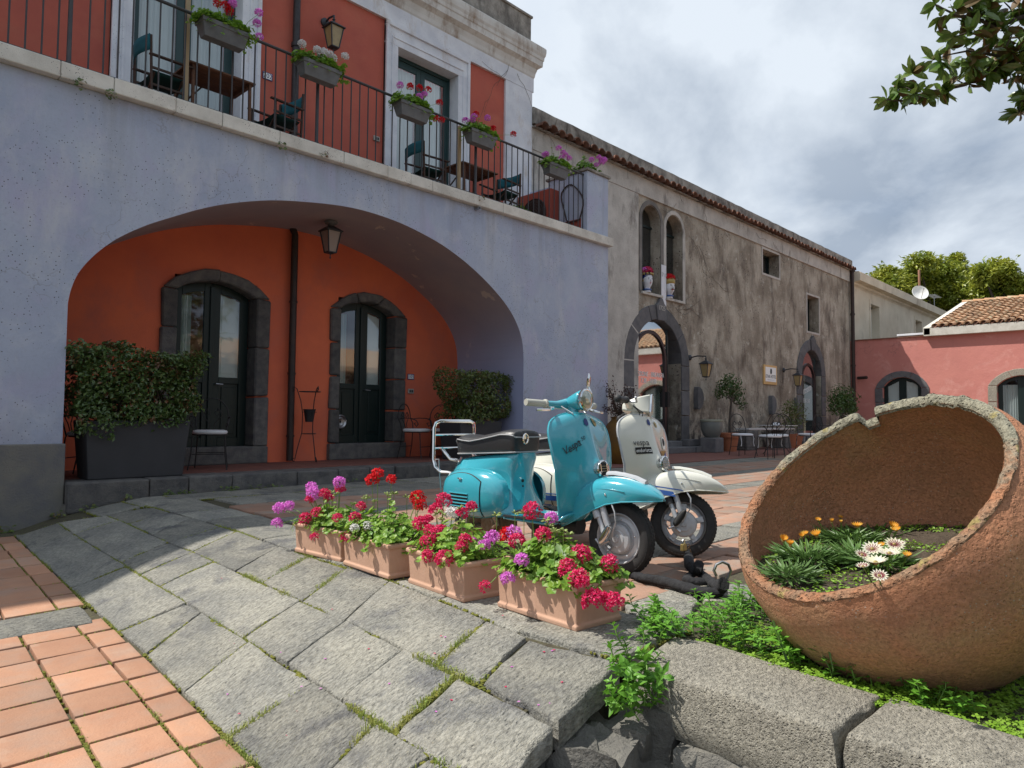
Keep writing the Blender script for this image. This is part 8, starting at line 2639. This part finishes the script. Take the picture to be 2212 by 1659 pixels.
def bigleaf(mb, p, nrm, d, L, w, fold=.12, droop=.15):
    d = (d - nrm * d.dot(nrm))
    if d.length < 1e-5: return
    d.normalize(); s = d.cross(nrm); b = len(mb.v)
    P_ = [(.0, .0), (.22, .36), (.5, .5), (.78, .36), (1.0, 0), (.78, -.36), (.5, -.5), (.22, -.36)]
    for u, v in P_: mb.v.append(tuple(p + d * (L * u) + s * (w * v) + nrm * (abs(v) * fold * w * 2 - droop * L * u * u)))
    mb.v.append(tuple(p + d * (L * .5) - nrm * (droop * L * .25)))
    for i in range(8): mb.f.append((b + 8, b + i, b + (i + 1) % 8)); mb.mi.append(mb.cur)


def md(px, py, dd=0.0): return at_depth(px, py, D0 + dd)


boughs = [([(2330, 20, .6), (2240, 95, .3), (2190, 130, .2), (2140, 155, .1), (2085, 182, 0), (2030, 195, -.1), (1985, 205, -.2), (1950, 218, -.2), (1915, 215, -.3)], .035),
          ([(2330, 0, .4), (2260, 20, .2), (2200, 40, 0), (2150, 60, -.1), (2110, 40, -.2), (2060, 30, -.3), (2020, 10, -.3)], .03),
          ([(2190, 130, .2), (2130, 115, 0), (2090, 110, -.2), (2050, 118, -.3), (2015, 130, -.3)], .016),
          ([(2140, 155, .1), (2100, 130, .2), (2080, 140, .3)], .012), ([(2240, 95, .3), (2200, 80, .4), (2160, 85, .5), (2130, 80, .5)], .016),
          ([(2330, 120, .5), (2260, 150, .3), (2225, 190, .2), (2205, 225, .1), (2200, 245, .1)], .02), ([(2200, 40, 0), (2180, 15, .1), (2160, -5, .1)], .012), ([(2150, 60, -.1), (2120, 78, -.2), (2090, 70, -.3), (2060, 80, -.3)], .012),
          ([(1985, 205, -.2), (1960, 190, -.2), (1935, 185, -.1)], .009), ([(2085, 182, 0), (2060, 170, .1), (2050, 160, .1)], .008), ([(2110, 40, -.2), (2090, 10, -.2), (2060, -20, -.2)], .012), ([(2330, 60, .4), (2280, 110, .2), (2250, 130, .1), (2200, 170, .1), (2185, 160, .1)], .016)]
mb = MB(); trunk_top = V((12.6, -1.2, 4.2))
mb.tube([(13.2, -.9, 0), (13.1, -1.0, 2), trunk_top, (12.2, -1.4, 6.0)], [.3, .25, .2, .12], 10)
lv = MB(); lv.cur = 0
for bi, (L, r0_) in enumerate(boughs):
    ps_ = [md(*p) for p in L]; n = len(ps_)
    mb.tube(ps_, [r0_ * (1 - .75 * i / (n - 1)) for i in range(n)], 6)
    if L[0][0] == 2330: mb.tube([trunk_top, (trunk_top + ps_[0]) / 2 + V((0, 0, .3)), ps_[0]], [.10, .07, r0_], 6)
    # whorls of leaves at short side shoots
    tot = sum((b - a).length for a, b in zip(ps_, ps_[1:]))
    for i in range(n - 1):
        seg = (ps_[i + 1] - ps_[i]).length; cnt = max(1, int(seg / .066))
        for k in range(cnt):
            p = ps_[i] + (ps_[i + 1] - ps_[i]) * (k / cnt)
            bare = bi == 0 and i in (3, 4) 
            if bare and R() < .80: continue
            sh = p + (rdir() + V((0, 0, .15))).normalized() * U(.03, .20)
            for q in range(random.choice((6, 7, 8, 9))):
                d = ((sh - p).normalized() * .6 + rdir()).normalized(); d.z -= .15
                nr = (rdir() * 1.0 + V((-.2, .2, .5))).normalized(); lv.cur = 0 if R() < .72 else 1
                bigleaf(lv, sh, nr, d, U(.13, .21), U(.06, .09), .12, .15)
    for q in range(7): lv.cur = 0; bigleaf(lv, ps_[-1], (rdir() * .7 + V((0, 0, .5))).normalized(), rdir(), U(.13, .19), .08, .18, .15)
mb.build('trunk', m_bark, mg, smooth=True)
stuff(lv.build('leaves', [m_mag, m_magunder], mg))
